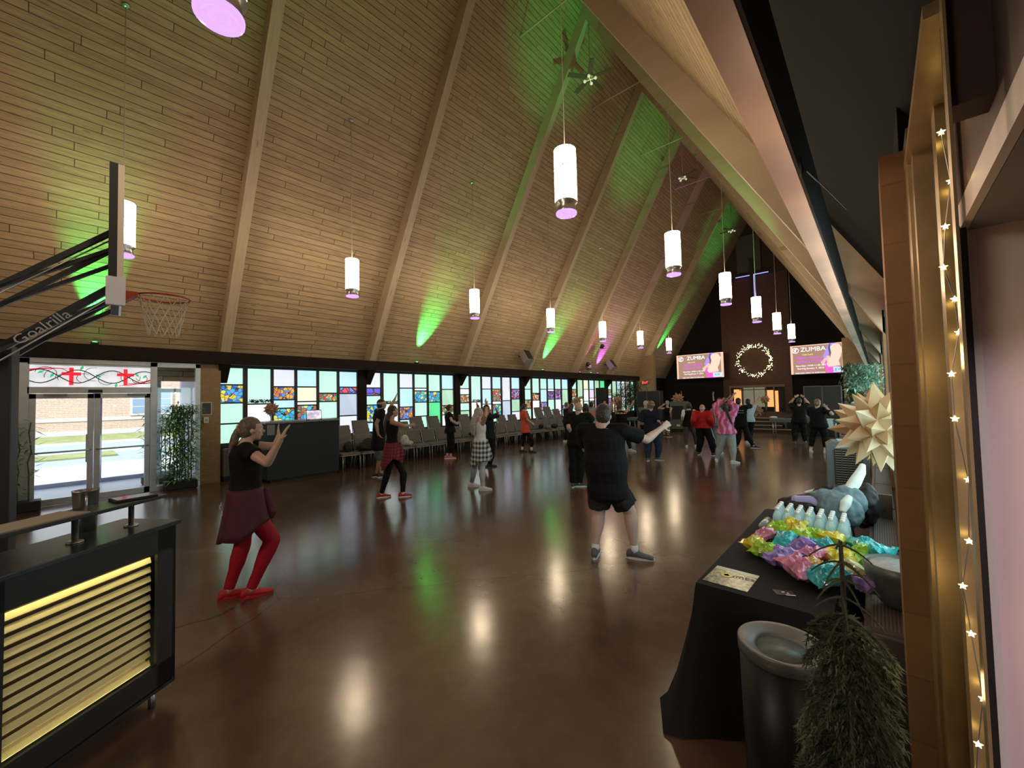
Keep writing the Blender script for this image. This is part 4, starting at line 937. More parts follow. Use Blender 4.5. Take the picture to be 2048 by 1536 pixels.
b = MB(); b.tube([(.36, -.03, 3.50), (.38, -.5, 3.05), (.38, -1.4, 2.20)], .007, 6); b.tube([(.36, -.03, 2.92), (.38, -.7, 2.26), (.38, -1.4, 1.62)], .007, 6); b.build('cable', P('silver_rod', (.5, .5, .52), .3, metal=.6), r)
b = MB(); b.box(-.22, .22, -1.5, -.66, 0, 2.42, bev=.02); b.build('post', P('post_padding', (.010, .011, .018), .6), r)
b = MB(); b.box(-.25, .25, -1.55, -.60, 0, .05); b.build('base_plate', m_black, r)
# ---------------- draped table on the right ----------------
TX0, TX1, TY0, TY1, TZ = -.815, -.20, 2.44, 4.40, .748
r = empty('draped_table', (-.5, 3.4, 0), label='long table under a black cloth reaching the floor, along the right windows', cat='table')
m_cloth = P('black_tablecloth', (.005, .006, .008), .8, spec=.3, bump=.05, bs=60)
b = MB(); rn = random.Random(5)
def ring(z, out, wav):
    pts = []; per = []
    N = 96; x0, x1, y0, y1 = TX0+.5, TX1+.5, TY0-3.4, TY1-3.4
    Lx, Ly = x1-x0, y1-y0; T_ = 2*(Lx+Ly)
    for i in range(N):
        s = T_*i/N
        if s < Lx: p = Vector((x0+s, y0, 0)); n_ = Vector((0, -1, 0))
        elif s < Lx+Ly: p = Vector((x1, y0+s-Lx, 0)); n_ = Vector((1, 0, 0))
        elif s < 2*Lx+Ly: p = Vector((x1-(s-Lx-Ly), y1, 0)); n_ = Vector((0, 1, 0))
        else: p = Vector((x0, y1-(s-2*Lx-Ly), 0)); n_ = Vector((-1, 0, 0))
        c = min(abs(p.x-x0)+abs(p.y-y0), abs(p.x-x1)+abs(p.y-y0), abs(p.x-x0)+abs(p.y-y1), abs(p.x-x1)+abs(p.y-y1))
        k = max(0, 1-c/.22)
        dg = (p-Vector((0, 0, 0))).normalized()
        o_ = out*(.35+1.3*k)
        if n_.x > 0: o_ *= .15; 
        if n_.x < 0 and k < .01: o_ *= .6
        q = p + n_*(o_*(1-.4*k)) + (Vector((1 if p.x > 0 else -1, 1 if p.y > 0 else -1, 0))*o_*.45*k if n_.x <= 0 or True else 0) + n_*wav*math.sin(i*1.15+math.sin(i*.7)*2)*(1 if n_.x <= 0 else .1)
        q.x = min(q.x, .5-.10); q.z = z; pts.append(q)
    return pts
b.rings([ring(TZ-.0, 0, 0), ring(TZ-.02, .004, 0), ring(.6, .02, .004), ring(.4, .05, .010), ring(.2, .085, .015), ring(.06, .12, .02), ring(.008, .15, .022)], closed_caps=False)
b.add(ring(TZ, 0, 0), [list(range(96))]); b.build('tablecloth', m_cloth, r)
for (x_, y_) in ((-.25, -.85), (.22, -.85), (-.25, .9), (.22, .9)):
    q = MB(); q.tube([(x_, y_, 0), (x_, y_, .72)], .015, 6); q.build('leg', m_steel, r)

# flyer and card
def decal_noise(name, stops, sc=18):
    t = NT(name); c = t.ramp(t.noise(sc, 4, .7, t.coord()), stops); t.L(c, t.b.inputs['Base Color']); t.b.inputs['Roughness'].default_value = .25; return t.m
r = empty('flyer', (-.676, 2.62, TZ+.001), math.radians(-2), label='glossy printed flyer with a yellow-green sun, lying on the near table corner', cat='flyer')
b = MB(); b.box(-.115, .115, -.13, .13, 0, .002); b.build('sheet', decal_noise('flyer_print', [(.3, (.03, .03, .02)), (.45, (.16, .13, .07)), (.6, (.38, .42, .25)), (.72, (.55, .50, .40))], 34), r)
b = MB(); b.lathe([(0, .003), (.035, .003), (.03, .0035)], 14, c=(-.03, .02, 0)); b.lathe([(0, .0042), (.014, .0042)], 12, c=(-.03, .02, 0)); b.build('sun_print', P('sun_print', (.60, .62, .10), .3), r)
b = MB(); b.box(-.115, .115, .085, .13, .002, .0026); b.build('header_print', P('sage_print', (.40, .50, .36), .3), r)
txt('flyer_text', 'Zumba', .06, frame((.03, .035, .003), (1, .1, 0), (-.1, 1, 0)), P('black_ink', (.02, .02, .02), .4), r, depth=.0004)
r = empty('small_card', (-.415, 2.60, TZ+.001), math.radians(28), label='small black card with white marks on the table near the pine', cat='card')
b = MB(); b.box(-.045, .045, -.03, .03, 0, .002); b.build('card', P('card_black', (.025, .015, .02), .4), r)
b = MB(); b.box(.0, .045, -.03, -.022, .002, .003); b.box(-.01, .004, .002, .010, .002, .003); b.box(.012, .022, -.008, .0, .002, .003); b.build('card_print', P('white_ink', (.85, .85, .85), .4), r)

# goodie bags
def candy(c1, k):
    nm_ = 'cellophane_'+k; 
    if nm_ in _mc: return _mc[nm_]
    t = NT(nm_); n = t.noise(14, 4, .6, t.coord()); c = t.ramp(n, [(.35, tuple(x*.55 for x in c1)), (.55, c1), (.75, tuple(min(1, x*1.2+.22) for x in c1))]); t.L(c, t.b.inputs['Base Color']); t.b.inputs['Roughness'].default_value = .16
    t.b.inputs['Coat Weight'].default_value = .6; t.b.inputs['Subsurface Weight'].default_value = 0; t.bump(t.noise(22, 3, .6, t.coord()), .5, .01); _mc[nm_] = t.m; return t.m
CC = dict(pink=(.85, .32, .55), yellow=(.85, .68, .06), green=(.42, .78, .06), cyan=(.05, .62, .72), purple=(.36, .25, .78), orange=(.85, .50, .10), cream=(.75, .72, .35))
def goodie(loc, rz, col, s, label, tilt=0, seed=0):
    """a filled cellophane pouch: puffed middle, creased, with pointed corners and a flat seal"""
    b = MB(); N = 11; s = s*1.0
    def pt(i, j, sg):
        u, v = -1+2*i/(N-1), -1+2*j/(N-1); e = max(0, (1-abs(u)**2.6)*(1-abs(v)**2.6))
        q = Vector((u*.062*(1-.16*(1-v*v)), v*.080*(1-.12*(1-u*u)), 0)); nz_ = noise.noise(Vector((u*1.9+seed*3.1, v*1.9, sg*2.0))) ; n2 = noise.noise(Vector((u*4.2+seed*1.7, v*4.2, sg*5.0)))
        q.z = sg*(.040*e**.6+ (.026*nz_+.014*n2)*e**.4) + .018*noise.noise(Vector((u*1.1+seed, v*1.3, 7))) 
        q.x += .010*n2; q.y += .010*nz_; return q*s
    for sg in (1, -1):
        vs = [pt(i, j, sg) for i in range(N) for j in range(N)]; fs = []
        for i in range(N-1):
            for j in range(N-1):
                a = (i*N+j, (i+1)*N+j, (i+1)*N+j+1, i*N+j+1); a = a if sg > 0 else a[::-1]
                fs += [(a[0], a[1], a[2]), (a[0], a[2], a[3])] if (i+j) % 2 else [(a[0], a[1], a[3]), (a[1], a[2], a[3])]
        b.add(vs, fs)
    M = Matrix.Rotation(rz, 4, 'Z') @ Matrix.Rotation(tilt, 4, 'X')
    b.v = [tuple(M @ Vector(v)) for v in b.v]; zmin = min(v[2] for v in b.v); b.v = [(x, y, z-zmin) for x, y, z in b.v]
    o = b.build('goodie_bag', candy(CC[col], col), label=label, cat='gift bag', group='heap of coloured cellophane gift bags on the table'); o.location = (loc[0], loc[1], TZ+loc[2])
D = math.radians
goods = [(-.66, 3.16, 0, 'yellow', 1.0, 80, 200, 'yellow bag at the left tip of the heap, under the pink one'), (-.63, 3.29, .03, 'pink', .95, 70, 160, 'rose bag at the far left of the heap, behind the yellow tip'), (-.58, 3.06, 0, 'green', 1.05, 78, 235, 'lime green bag lying at the front left of the heap'),
         (-.57, 3.48, .02, 'green', 1.15, 40, 120, 'lime green bag standing at the back left, before the bottles'), (-.47, 3.50, .05, 'yellow', 1.15, 55, 60, 'yellow-green bag on top at the back left'), (-.50, 3.22, .04, 'cyan', 1.05, 60, 150, 'turquoise bag in the left middle of the heap'),
         (-.47, 2.97, 0, 'purple', 1.15, 70, 230, 'violet bag lying at the front, left of the rose one'), (-.42, 3.36, .05, 'green', 1.05, 60, 20, 'green bag in the middle back of the heap'), (-.37, 2.83, 0, 'pink', 1.25, 72, 250, 'large rose bag at the very front of the heap'),
         (-.33, 3.08, .05, 'pink', .95, 30, 90, 'small rose bag standing in the centre of the heap'), (-.31, 2.93, 0, 'orange', 1.1, 75, 300, 'orange bag between the rose and turquoise front bags'), (-.25, 2.79, .01, 'cyan', 1.2, 62, 265, 'turquoise bag at the front right, pointing at the viewer'),
         (-.26, 3.42, .04, 'yellow', 1.1, 60, 60, 'bright yellow bag behind the pine tip'), (-.35, 3.52, .02, 'green', 1.0, 50, 100, 'green bag before the middle bottles'), (-.21, 3.14, .03, 'yellow', 1.1, 65, 10, 'yellow bag right of centre, behind the pine trunk'),
         (-.12, 3.22, .04, 'green', 1.0, 70, 0, 'green bag on the right side of the heap'), (-.11, 3.40, .05, 'cyan', 1.05, 70, 40, 'turquoise bag at the back right of the heap'), (-.035, 3.22, .06, 'cyan', 1.05, 80, 350, 'turquoise bag jutting right over the heater'),
         (-.17, 2.93, 0, 'cream', 1.15, 70, 280, 'pale yellow bag at the right front, behind the pine'), (-.08, 2.84, .0, 'purple', .9, 75, 300, 'small violet bag at the right end of the front'), (-.40, 3.15, .03, 'purple', .95, 50, 45, 'violet bag squeezed between turquoise and rose'), (-.27, 3.22, .06, 'cyan', .9, 60, 200, 'turquoise bag on top, left of the pine tip')]
for i, (x_, y_, z_, col, s_, ti, rz_, lab) in enumerate(goods): goodie((x_, y_, z_*.8), D(rz_*1.7+20*i), col, s_*1.05, lab, D((ti-62)*.9+(24 if i % 2 else -18)), i)

# shrink-wrapped water bottles
m_water = P('clear_bottle', (.72, .93, .95), .08, trans=.55, ior=1.33, emit=(.5, .8, .8), es=.04)
def bottle():
    r = empty('water_bottle')
    b = MB(); b.lathe([(.026, 0), (.031, .004), (.032, .05), (.030, .055), (.032, .06), (.032, .105), (.030, .11), (.032, .118), (.026, .145), (.014, .172), (.013, .18), (.0, .181)], 14); b.build('bottle_body', m_water, r)
    b = MB(); b.lathe([(.0145, .176), (.0145, .196), (.012, .199), (.0, .199)], 12); b.build('cap', P('white_cap', (.88, .92, .92), .4), r)
    b = MB(); b.lathe([(.0327, .062), (.0327, .104)], 14); b.build('paper_band', P('water_label', (.34, .52, .42), .4, var=.3, vs=30), r)
    return r
bt = bottle(); bt['category'] = 'bottle'; first = True
rowsn = ['front', 'second', 'third', 'back']; cn = ['leftmost', 'second', 'third', 'fourth', 'fifth', 'sixth', 'rightmost']
for j in range(4):
    for i in range(7):
        loc = (-.605+.0655*i+.0*j, 3.66+.0655*j-.018*i, TZ+.004); lab = '%s water bottle in the %s row of the wrapped pack' % (cn[i], rowsn[j]); g_ = 'pack of water bottles on the table'
        if first: bt.location = loc; bt['label'] = lab; bt['group'] = g_; first = False
        else: dup(bt, loc, 0, lab, g_)
t = NT('shrink_film'); t.b.inputs['Base Color'].default_value = (.75, .95, .95, 1); t.b.inputs['Roughness'].default_value = .12; t.b.inputs['Alpha'].default_value = .28; t.bump(t.noise(18, 3, .6, t.coord()), .8, .02)
b = MB(); R = []
for (z_, o_) in ((0, .036), (.06, .042), (.10, .036), (.115, .030)):
    ring_ = []
    for (u0, v0, u1, v1) in ((0, 0, 6, 0), (6, 0, 6, 3), (6, 3, 0, 3), (0, 3, 0, 0)):
        for k in range(8):
            u_ = u0+(u1-u0)*k/8; v_ = v0+(v1-v0)*k/8; cx_, cy_ = u_-3, v_-1.5; l_ = math.hypot(cx_, cy_) or 1
            ring_.append(Vector((-.605+.0655*u_+cx_/l_*o_, 3.66+.0655*v_-.018*u_+cy_/l_*o_*1.2, TZ+z_+.003+.004*math.sin(k*2+u_))))
    R.append(ring_)
b.rings(R, closed_caps=False); b.build('shrink_wrap', t.m, label='clear shrink film around the lower half of the bottle pack', cat='packaging')
b = MB(); b.tube([(-.70, 3.66, TZ+.036), (-.70, 3.84, TZ+.036)], [.034, .034], 14); b.build('plastic_roll', P('film_roll', (.55, .68, .68), .15, trans=.4), label='clear plastic roll lying at the left end of the bottle pack', cat='roll')

# jackets heaped behind the bottles
m_jk = P('teal_grey_jacket', (.12, .19, .23), .6, bump=.3, bs=18)
lump('grey_jacket', [((-.26, 4.12, TZ+.13), .14, (1.1, 1, 1)), ((-.22, 4.30, TZ+.17), .13, (1, 1, 1)), ((-.33, 4.22, TZ+.2), .10, (1.3, 1, .7))], m_jk, .012, 'blue-grey quilted jacket heaped on the far right of the table', 'jacket', disp=(.05, .04))
lump('dark_jacket', [((-.52, 4.18, TZ+.09), .14, (1.3, 1, .7)), ((-.42, 4.30, TZ+.13), .12, (1.4, 1, .6)), ((-.34, 4.42, TZ+.20), .08, (1.4, 1, .8))], m_blk, .012, 'dark jacket with straps heaped behind the water bottles', 'jacket', disp=(.04, .05))
b = MB(); b.tube([(-.66, 4.12, TZ+.10), (-.55, 4.16, TZ+.17), (-.44, 4.16, TZ+.18), (-.36, 4.10, TZ+.15)], [.012, .03, .03, .015], 8, sy=2.0)
tag(bake(b, 'violet_scarf', P('violet_satin', (.30, .27, .52), .35), .008, 1), 'violet-grey satin strap lying across the dark jacket', 'scarf')
m_wd = P('white_spotted_fur', (.72, .80, .78), .8, bump=.3, bs=40)
for (pts, rr, lab) in (([(-.235, 3.96, TZ+.16), (-.215, 4.0, TZ+.22), (-.19, 4.04, TZ+.27)], [.02, .036, .022], 'white fuzzy sleeve end poking up between bottles and jacket'), ([(-.22, 4.28, TZ+.24), (-.17, 4.36, TZ+.32), (-.13, 4.44, TZ+.40), (-.115, 4.48, TZ+.46)], [.04, .045, .036, .02], 'long white spotted sleeve rising behind the grey jacket'), ([(-.52, 4.42, TZ+.18), (-.46, 4.44, TZ+.20), (-.40, 4.44, TZ+.22)], [.012, .016, .02], 'small white cuff left of the jacket heap')):
    b = MB(); b.tube(pts, rr, 10); tag(bake(b, 'fur_sleeve', m_wd, .007, 2), lab, 'sleeve', 'white fuzzy sleeves in the jacket heap')
lump('black_coat', [((-.10, 4.55, TZ+.12), .13, (.6, 1.3, 1.4)), ((-.14, 4.75, TZ+.05), .14, (.6, 1, 1.4))], m_blk, .015, 'black coat hanging over the far end of the table, by the heater', 'coat', disp=(.05, .03))

# evaporative cooler
r = empty('evaporative_cooler', (-.43, 8.85, 0), math.radians(6), label='grey evaporative cooler with louvred front, standing beyond the table', cat='cooler')
m_cool = P('cooler_grey', (.16, .20, .22), .5)
b = MB(); b.prism([(-.27, -.18, .10), (.27, -.18, .10), (.27, -.18, .93), (.23, -.18, .98), (-.19, -.18, .98), (-.27, -.18, .92)], (0, .5, 0)); b.build('body', m_cool, r)
b = MB(); b.box(-.17, .19, -.19, -.18, .28, .86); b.build('grille_recess', m_black, r)
b = MB()
for i in range(15): b.box(-.16, .18, -.20, -.188, .29+.038*i, .303+.038*i)
b.build('louvres', P('louvre_beige', (.26, .25, .20), .5), r)
b = MB()
for i in range(5): b.box(-.165+.085*i, -.155+.085*i, -.203, -.19, .28, .86)
b.build('louvre_bar', P('louvre_dark', (.06, .07, .07), .5), r)
b = MB(); b.box(-.12, .16, -.08, .2, .98, 1.0, bev=.006); b.build('control_panel', P('pale_panel', (.45, .58, .62), .3), r)
for (x_, y_) in ((-.22, -.12), (.22, -.12), (-.22, .27), (.22, .27)):
    b = MB(); b.ball((x_, y_, .05), .05, 8); b.build('castor', m_black, r)
lump('white_pads', [((-.30, 11.9, 1.545), .14, (1.2, 1, .35)), ((-.16, 11.9, 1.55), .12, (1, 1, .35))], P('white_blue_pads', (.62, .72, .85), .6, var=.2, vs=20), .015, 'folded white pads lying on top of the far right chair stack', 'pads', disp=(.04, .02))

# swing-ring bin
r = empty('waste_bin', (-.350, 2.10, 0), label='tall black round waste bin with a brushed steel ring lid, before the table', cat='bin')
b = MB(); b.lathe([(.150, 0), (.155, .01), (.165, .70), (.0, .70)], 40); b.build('body', P('bin_black', (.006, .005, .0055), .42, spec=.35), r)
b = MB(); b.lathe([(.168, .690), (.170, .692), (.171, .738), (.168, .742), (.150, .738), (.12, .722), (.100, .712), (.098, .70)], 48); b.build('ring_lid', P('brushed_ring', (.17, .185, .185), .42, metal=.7), r)
b = MB(); b.lathe([(.0, .70), (.098, .705), (.098, .712)], 32); b.build('inner_flap', P('bin_inner', (.10, .14, .15), .4, metal=.3, var=.2, vs=60), r)
# galvanised bowl on the heater
r = empty('metal_bowl', (.048, 2.86, .72), label='round hammered metal tin on the heater, cut off by the brick pier', cat='tin')
b = MB(); b.lathe([(.06, 0), (.085, .02), (.125, .09), (.142, .17), (.142, .215), (.136, .218), (.134, .20), (.0, .20)], 32); b.build('tin_body', P('dark_galvanised', (.13, .15, .14), .4, metal=.5, var=.3, vs=12), r)
b = MB(); b.lathe([(.133, .203), (.12, .207), (.0, .207)], 32); b.build('hammered_top', P('pewter_hammered', (.34, .40, .43), .35, metal=.6, var=.3, vs=40, bump=.5, bs=60), r)
# brown lettered board and small frame leaning by the window
r = empty('lettered_board', (.0, 4.75, .72), label='small brown board with dark lettering standing on the heater', cat='sign')
b = MB(); b.box(-.045, .055, -.01, .012, 0, .21, M=Matrix.Rotation(.1, 4, 'X')); b.build('board', P('brown_board', (.11, .075, .055), .6), r)
txt('board_lettering', 'BLESS', .045, frame((.0, -.018, .11), (0, .1, 1), (-1, 0, 0)), P('dark_letter', (.02, .015, .01), .6), r, depth=.001)
b = MB(); b.box(-.01, .01, -.09, .09, 0, .30, bev=.004); o = b.build('leaning_frame', P('bronze_dark', (.16, .11, .07), .5), label='narrow brown frame leaning on the heater next to the pier', cat='frame'); o.location = (.085, 3.75, .72)

# artificial pine in the right foreground
def pine(loc, H, label):
    rn = random.Random(11); r = empty('potted_pine', loc, label=label, cat='tree')
    b = MB(); b.tube([(0, 0, .0), (.004, 0, H*.5), (0, .003, H)], [.014, .010, .005], 8); b.build('trunk', P('pine_bark', (.02, .014, .008), .8), r)
    b = MB(); b.lathe([(.09, 0), (.12, .16), (.125, .17), (.0, .165)], 20); b.build('pot', m_black, r)
    m_n = P('pine_needle', (.026, .038, .013), .7, var=.4, vs=10)
    tip = P('pine_tip', (.07, .09, .045), .8)
    z = H-.02; lev = 0
    while z > .30:
        f = (H-z)/H; n = 4 if lev < 5 else 6; L = .075+.22*f**.8 if lev < 5 else min(.20, .10+.20*f)
        for i in range(n):
            a = lev*1.1+i*2*PI/n+rn.uniform(-.25, .25); d = Vector((math.cos(a), math.sin(a), 0))
            droop = .45+.7*min(1, f*2.2); Lb = L*rn.uniform(.8, 1.15)
            pts = [Vector((0, 0, z))+d*Lb*t_*(1-.18*t_)+Vector((0, 0, -droop*Lb*t_**1.5+.01)) for t_ in [k/7 for k in range(8)]]
            b = MB(); b.tube(pts, [.0035*(1-.5*k/7) for k in range(8)], 5)
            thick = lev >= 4
            for k in range(int((60 if not thick else 330)*Lb/.15)):
                t_ = rn.random()**.8; q = t_*7; k0 = min(6, int(q)); p = pts[k0].lerp(pts[k0+1], q-k0); ax = (pts[k0+1]-pts[k0]).normalized()
                if thick and rn.random() < .6:
                    side = ax.cross(Vector((0, 0, 1))).normalized()*(1 if rn.random() < .5 else -1); s_ = rn.random()
                    p = p + side*.045*s_*(1-t_*.5) - Vector((0, 0, 1))*.05*s_
                v = Vector((rn.gauss(0, 1), rn.gauss(0, 1), rn.gauss(0, 1))).normalized(); v = (v+ax*1.1).normalized()*(.012 if not thick else .019)*rn.uniform(.8, 1.3); w = v.cross(ax).normalized()*(.0012 if not thick else .0026)
                b.add([p-w, p+v, p+w], [(0, 1, 2)])
            b.build('branch', m_n if rn.random() < .85 else tip, r)
        z -= .05 if lev < 4 else .058; lev += 1
    return r
pine((-.098, 1.52, 0), 1.385, 'small dark artificial pine tree in the right foreground, before the draped table')

# fairy lights strung on the storefront frame
b = MB(); pts = []
zs = [2.52, 2.38, 2.26, 2.15, 2.06, 1.97, 1.86, 1.74, 1.58, 1.42, 1.30, 1.18, 1.02, .90, .78, .70, .58, .44]
xs = lambda i: .158+.012*math.sin(i*1.7)
r = empty('star_light_string', (0, 1.60, 0), label='string of tiny warm star lights running down the bronze frame on the right', cat='light string')
b.tube([(xs(i), 0, z_) for i, z_ in enumerate(zs)], .0012, 4); b.build('wire', m_steel, r)
for i, z_ in enumerate(zs):
    b = MB(); P_ = []
    for k in range(10):
        rr = .009 if k % 2 == 0 else .004; P_.append(Vector((xs(i)+rr*math.cos(k*PI/5+.3), -.004, z_+rr*math.sin(k*PI/5+.3))))
    b.prism(P_, (0, .003, 0)); b.build('star_bulb', P('star_bulb', (1, .8, .3), .4, emit=(1, .72, .22), es=7), r)
for (x_, y_, z_) in ((.10, 1.5, 1.1), (.10, 1.5, 1.9)):
    d = bpy.data.lights.new('string_glow', 'POINT'); d.energy = .35; d.color = (1, .68, .3); d.shadow_soft_size = .03; o = bpy.data.objects.new('string_glow', d); COL.objects.link(o); o.location = (x_, y_, z_)
# unseen point lights added to brighten the underside of the right eave beam
for i in range(7):
    d = bpy.data.lights.new('string_glow', 'POINT'); d.energy = 1.8; d.color = (1, .62, .45); d.shadow_soft_size = .02; o = bpy.data.objects.new('string_glow', d); COL.objects.link(o); o.location = (-.24, 1.7+.85*i, 2.42)
# hook and cable on the eave beam
b = MB(); b.tube([(-.20, 2.05, 2.80), (-.20, 2.06, 2.76), (-.205, 2.10, 2.74), (-.20, 2.13, 2.765), (-.20, 2.10, 2.78), (-.15, 2.6, 2.85), (-.10, 3.4, 3.0)], .004, 6)
b.build('hook_cable', m_black, label='thin black cable looped on a hook under the right-hand eave beam', cat='cable')

# greenery by the right pier and around the left pier
def foliage_mass(name, loc, ext, n, col, label, seed, L=.16, wd_=.02, tip=None, kind_cat='plant', stem=True):
    rn = random.Random(seed); r = empty(name, loc, label=label, cat=kind_cat)
    b = MB()
    for i in range(n):
        p = Vector((rn.gauss(0, ext[0]*.4), rn.gauss(0, ext[1]*.4), rn.uniform(-ext[2], ext[2]))); d = Vector((rn.gauss(0, 1), rn.gauss(0, 1), rn.gauss(-.2, .8))).normalized()*L*rn.uniform(.6, 1.2); w = d.cross(Vector((0, .3, 1))).normalized()*wd_
        b.mi = 1 if (tip and rn.random() < .35) else 0
        b.add([p, p+d*.5+w, p+d, p+d*.5-w], [(0, 1, 2, 3)])
    b.build('leaves', [P(name+'_leaf', col, .7, var=.3)] + ([tip] if tip else []), r)
    if stem:
        b = MB(); b.tube([(0, 0, -loc[2]), (0, 0, ext[2]*.5)], .025, 6); b.lathe([(.14, 0), (.17, .3), (.0, .3)], 16, c=(0, 0, -loc[2])); b.build('stem', m_black, r)
    return r
foliage_mass('flocked_garland', (-.16, 9.5, 2.06), (.26, .5, .20), 1500, (.10, .22, .14), 'frosted green garland bunched at the right windows beyond the pier', 3, .10, .012, P('flocked_tip', (.42, .62, .50), .8), 'garland', stem=False)
foliage_mass('hanging_ivy', (-.45, 14.5, 1.95), (.30, .4, .55), 1100, (.045, .085, .03), 'dark green hanging foliage below the right exit sign', 5, .16, .02, None, 'plant', stem=True)
foliage_mass('palm_plant', (-11.1, 23.0, 1.85), (.8, .8, .75), 1500, (.07, .12, .05), 'tall leafy palm before the left brick pier, under the exit sign', 6, .35, .022)
foliage_mass('weeping_fig', (-10.9, 21.0, 1.4), (.3, .3, .6), 500, (.09, .13, .05), 'thin leafy plant left of the tall black speaker panel', 9, .16, .03)
def exit_sign(loc, rz, label):
    r = empty('exit_sign', loc, rz, label=label, cat='exit sign', group='two red exit signs')
    b = MB(); b.box(-.17, .17, -.03, .03, -.1, .1); b.build('housing', P('sign_dark', (.06, .02, .02), .5), r)
    txt('letters', 'EXIT', .2, frame((0, -.034, 0), (1, 0, 0), (0, 0, 1)), P('exit_red', (.8, .05, .04), .4, emit=(1, .06, .05), es=2.2), r)
exit_sign((-11.15, 25.30, 2.66), 0, 'red lit exit sign on the left brick pier'); exit_sign((-.62, 25.30, 2.64), 0, 'red lit exit sign on the right brick pier')

# stage equipment
def panel(x0, x1, y, h, label, g_='tall black panels with metal edges beside the stage'):
    r = empty('folding_screen', ((x0+x1)/2, y, 0), label=label, cat='panel', group=g_); w = (x1-x0)/2
    b = MB(); b.box(-w, w, 0, .5, .02, h); b.build('face', P('panel_black', (.016, .02, .019), .5), r)
    b = MB()
    for s in (-1, 1): b.box(s*w-.015, s*w+.015, -.015, .0, 0, h+.01)
    b.box(-w, w, -.015, 0, h-.01, h+.02); b.build('edge', P('dull_edge', (.11, .12, .12), .4, metal=.4), r)
panel(-2.30, -1.70, 20.9, 2.05, 'left half of the tall black panel behind the right table'); panel(-1.68, -1.08, 20.9, 2.04, 'right half of the tall black panel behind the right table')
panel(-9.75, -9.20, 21.0, 2.05, 'left half of the tall black panel by the left pier'); panel(-9.18, -8.50, 21.0, 2.05, 'right half of the tall black panel by the left pier')
def folding_table(x0, x1, y, label, cloth=None):
    r = empty('folding_table', ((x0+x1)/2, y, 0), label=label, cat='table', group='grey folding tables before the stage'); w = (x1-x0)/2
    b = MB(); b.box(-w, w, -.35, .35, .70, .75, bev=.01); b.box(-w, w, -.36, -.345, .62, .74); b.build('tabletop', P('grey_plastic', (.10, .13, .13), .5), r)
    for s in (-1, 1):
        for t_ in (-1, 1):
            b = MB(); b.tube([(s*(w-.1), t_*.28, 0), (s*(w-.1), t_*.28, .7)], .02, 6); b.build('leg', m_steel, r)
folding_table(-3.35, -1.15, 19.9, 'grey folding table behind the two black-clad dancers on the right'); folding_table(-9.3, -7.9, 19.2, 'grey folding table behind the woman in the sequinned top')
b = MB(); b.add([(0, 0, .756), (.35, 0, .756), (.35, .3, .756), (0, .3, .756), (.08, -.40, .745), (.35, -.40, .745), (.16, -.42, .42), (.40, -.42, .40)], [(3, 2, 1, 0), (0, 1, 5, 4), (4, 5, 7, 6)]); o = b.build('white_towel', P('aqua_towel', (.62, .82, .80), .8), label='pale cloth hanging over the front of the right folding table', cat='towel'); o.location = (-1.65, 19.9, 0)
b = MB(); b.box(-.28, .28, -.2, .2, .0, .14, bev=.02); o = b.build('storage_tub', P('blue_grey_tub', (.16, .19, .24), .4), label='shallow blue-grey tub on the folding table between the black-clad dancers', cat='tub'); o.location = (-2.25, 19.85, .752)
b = MB(); b.ball((0, 0, .05), .09, 10, sc=(1.6, 1, .6)); o = b.build('rolled_towel', P('white_roll', (.7, .75, .72), .7), label='white roll on the left end of the right folding table', cat='towel'); o.location = (-3.25, 19.8, .755)
r = empty('amplifier_rack', (-7.35, 20.3, 0), label='grey amplifier cabinet with dark front, below the copper star on its pole', cat='amplifier')
b = MB(); b.box(-.36, .36, 0, .5, .16, 1.50); b.build('cabinet', P('rack_grey', (.10, .13, .12), .5), r)
b = MB(); b.box(-.28, .28, -.01, 0, .62, 1.28); b.build('grille', m_black, r); b = MB(); b.box(-.06, .10, -.012, 0, .28, .38); b.build('sticker', m_whitetrim, r)
b = MB(); b.box(-.36, .36, 0, .5, 0, .16); b.build('wheel_base', m_black, r)
b = MB(); b.box(-.30, .30, -.1, .1, 0, .5); o = b.build('monitor_speaker', m_black, label='black box right of the stage steps', cat='speaker'); o.location = (-2.85, 22.4, 0)
b = MB(); b.tube([(0, 0, 0), (0, 0, 1.45)], .018, 6); b.lathe([(.2, 0), (.2, .02), (0, .02)], 12); o = b.build('microphone_stand', P('stand_pale', (.3, .3, .3), .4), label='thin pale stand rising before the dark wall left of the left screen', cat='stand'); o.location = (-9.3, 26.5, .62)
b = MB(); b.box(-.22, .22, -.2, .2, 0, 1.15); o = b.build('tall_speaker', m_black, label='tall dark box before the far left windows, above the sequinned top', cat='speaker'); o.location = (-10.55, 18.6, 0)
o.scale = (1, 1, 1.98)
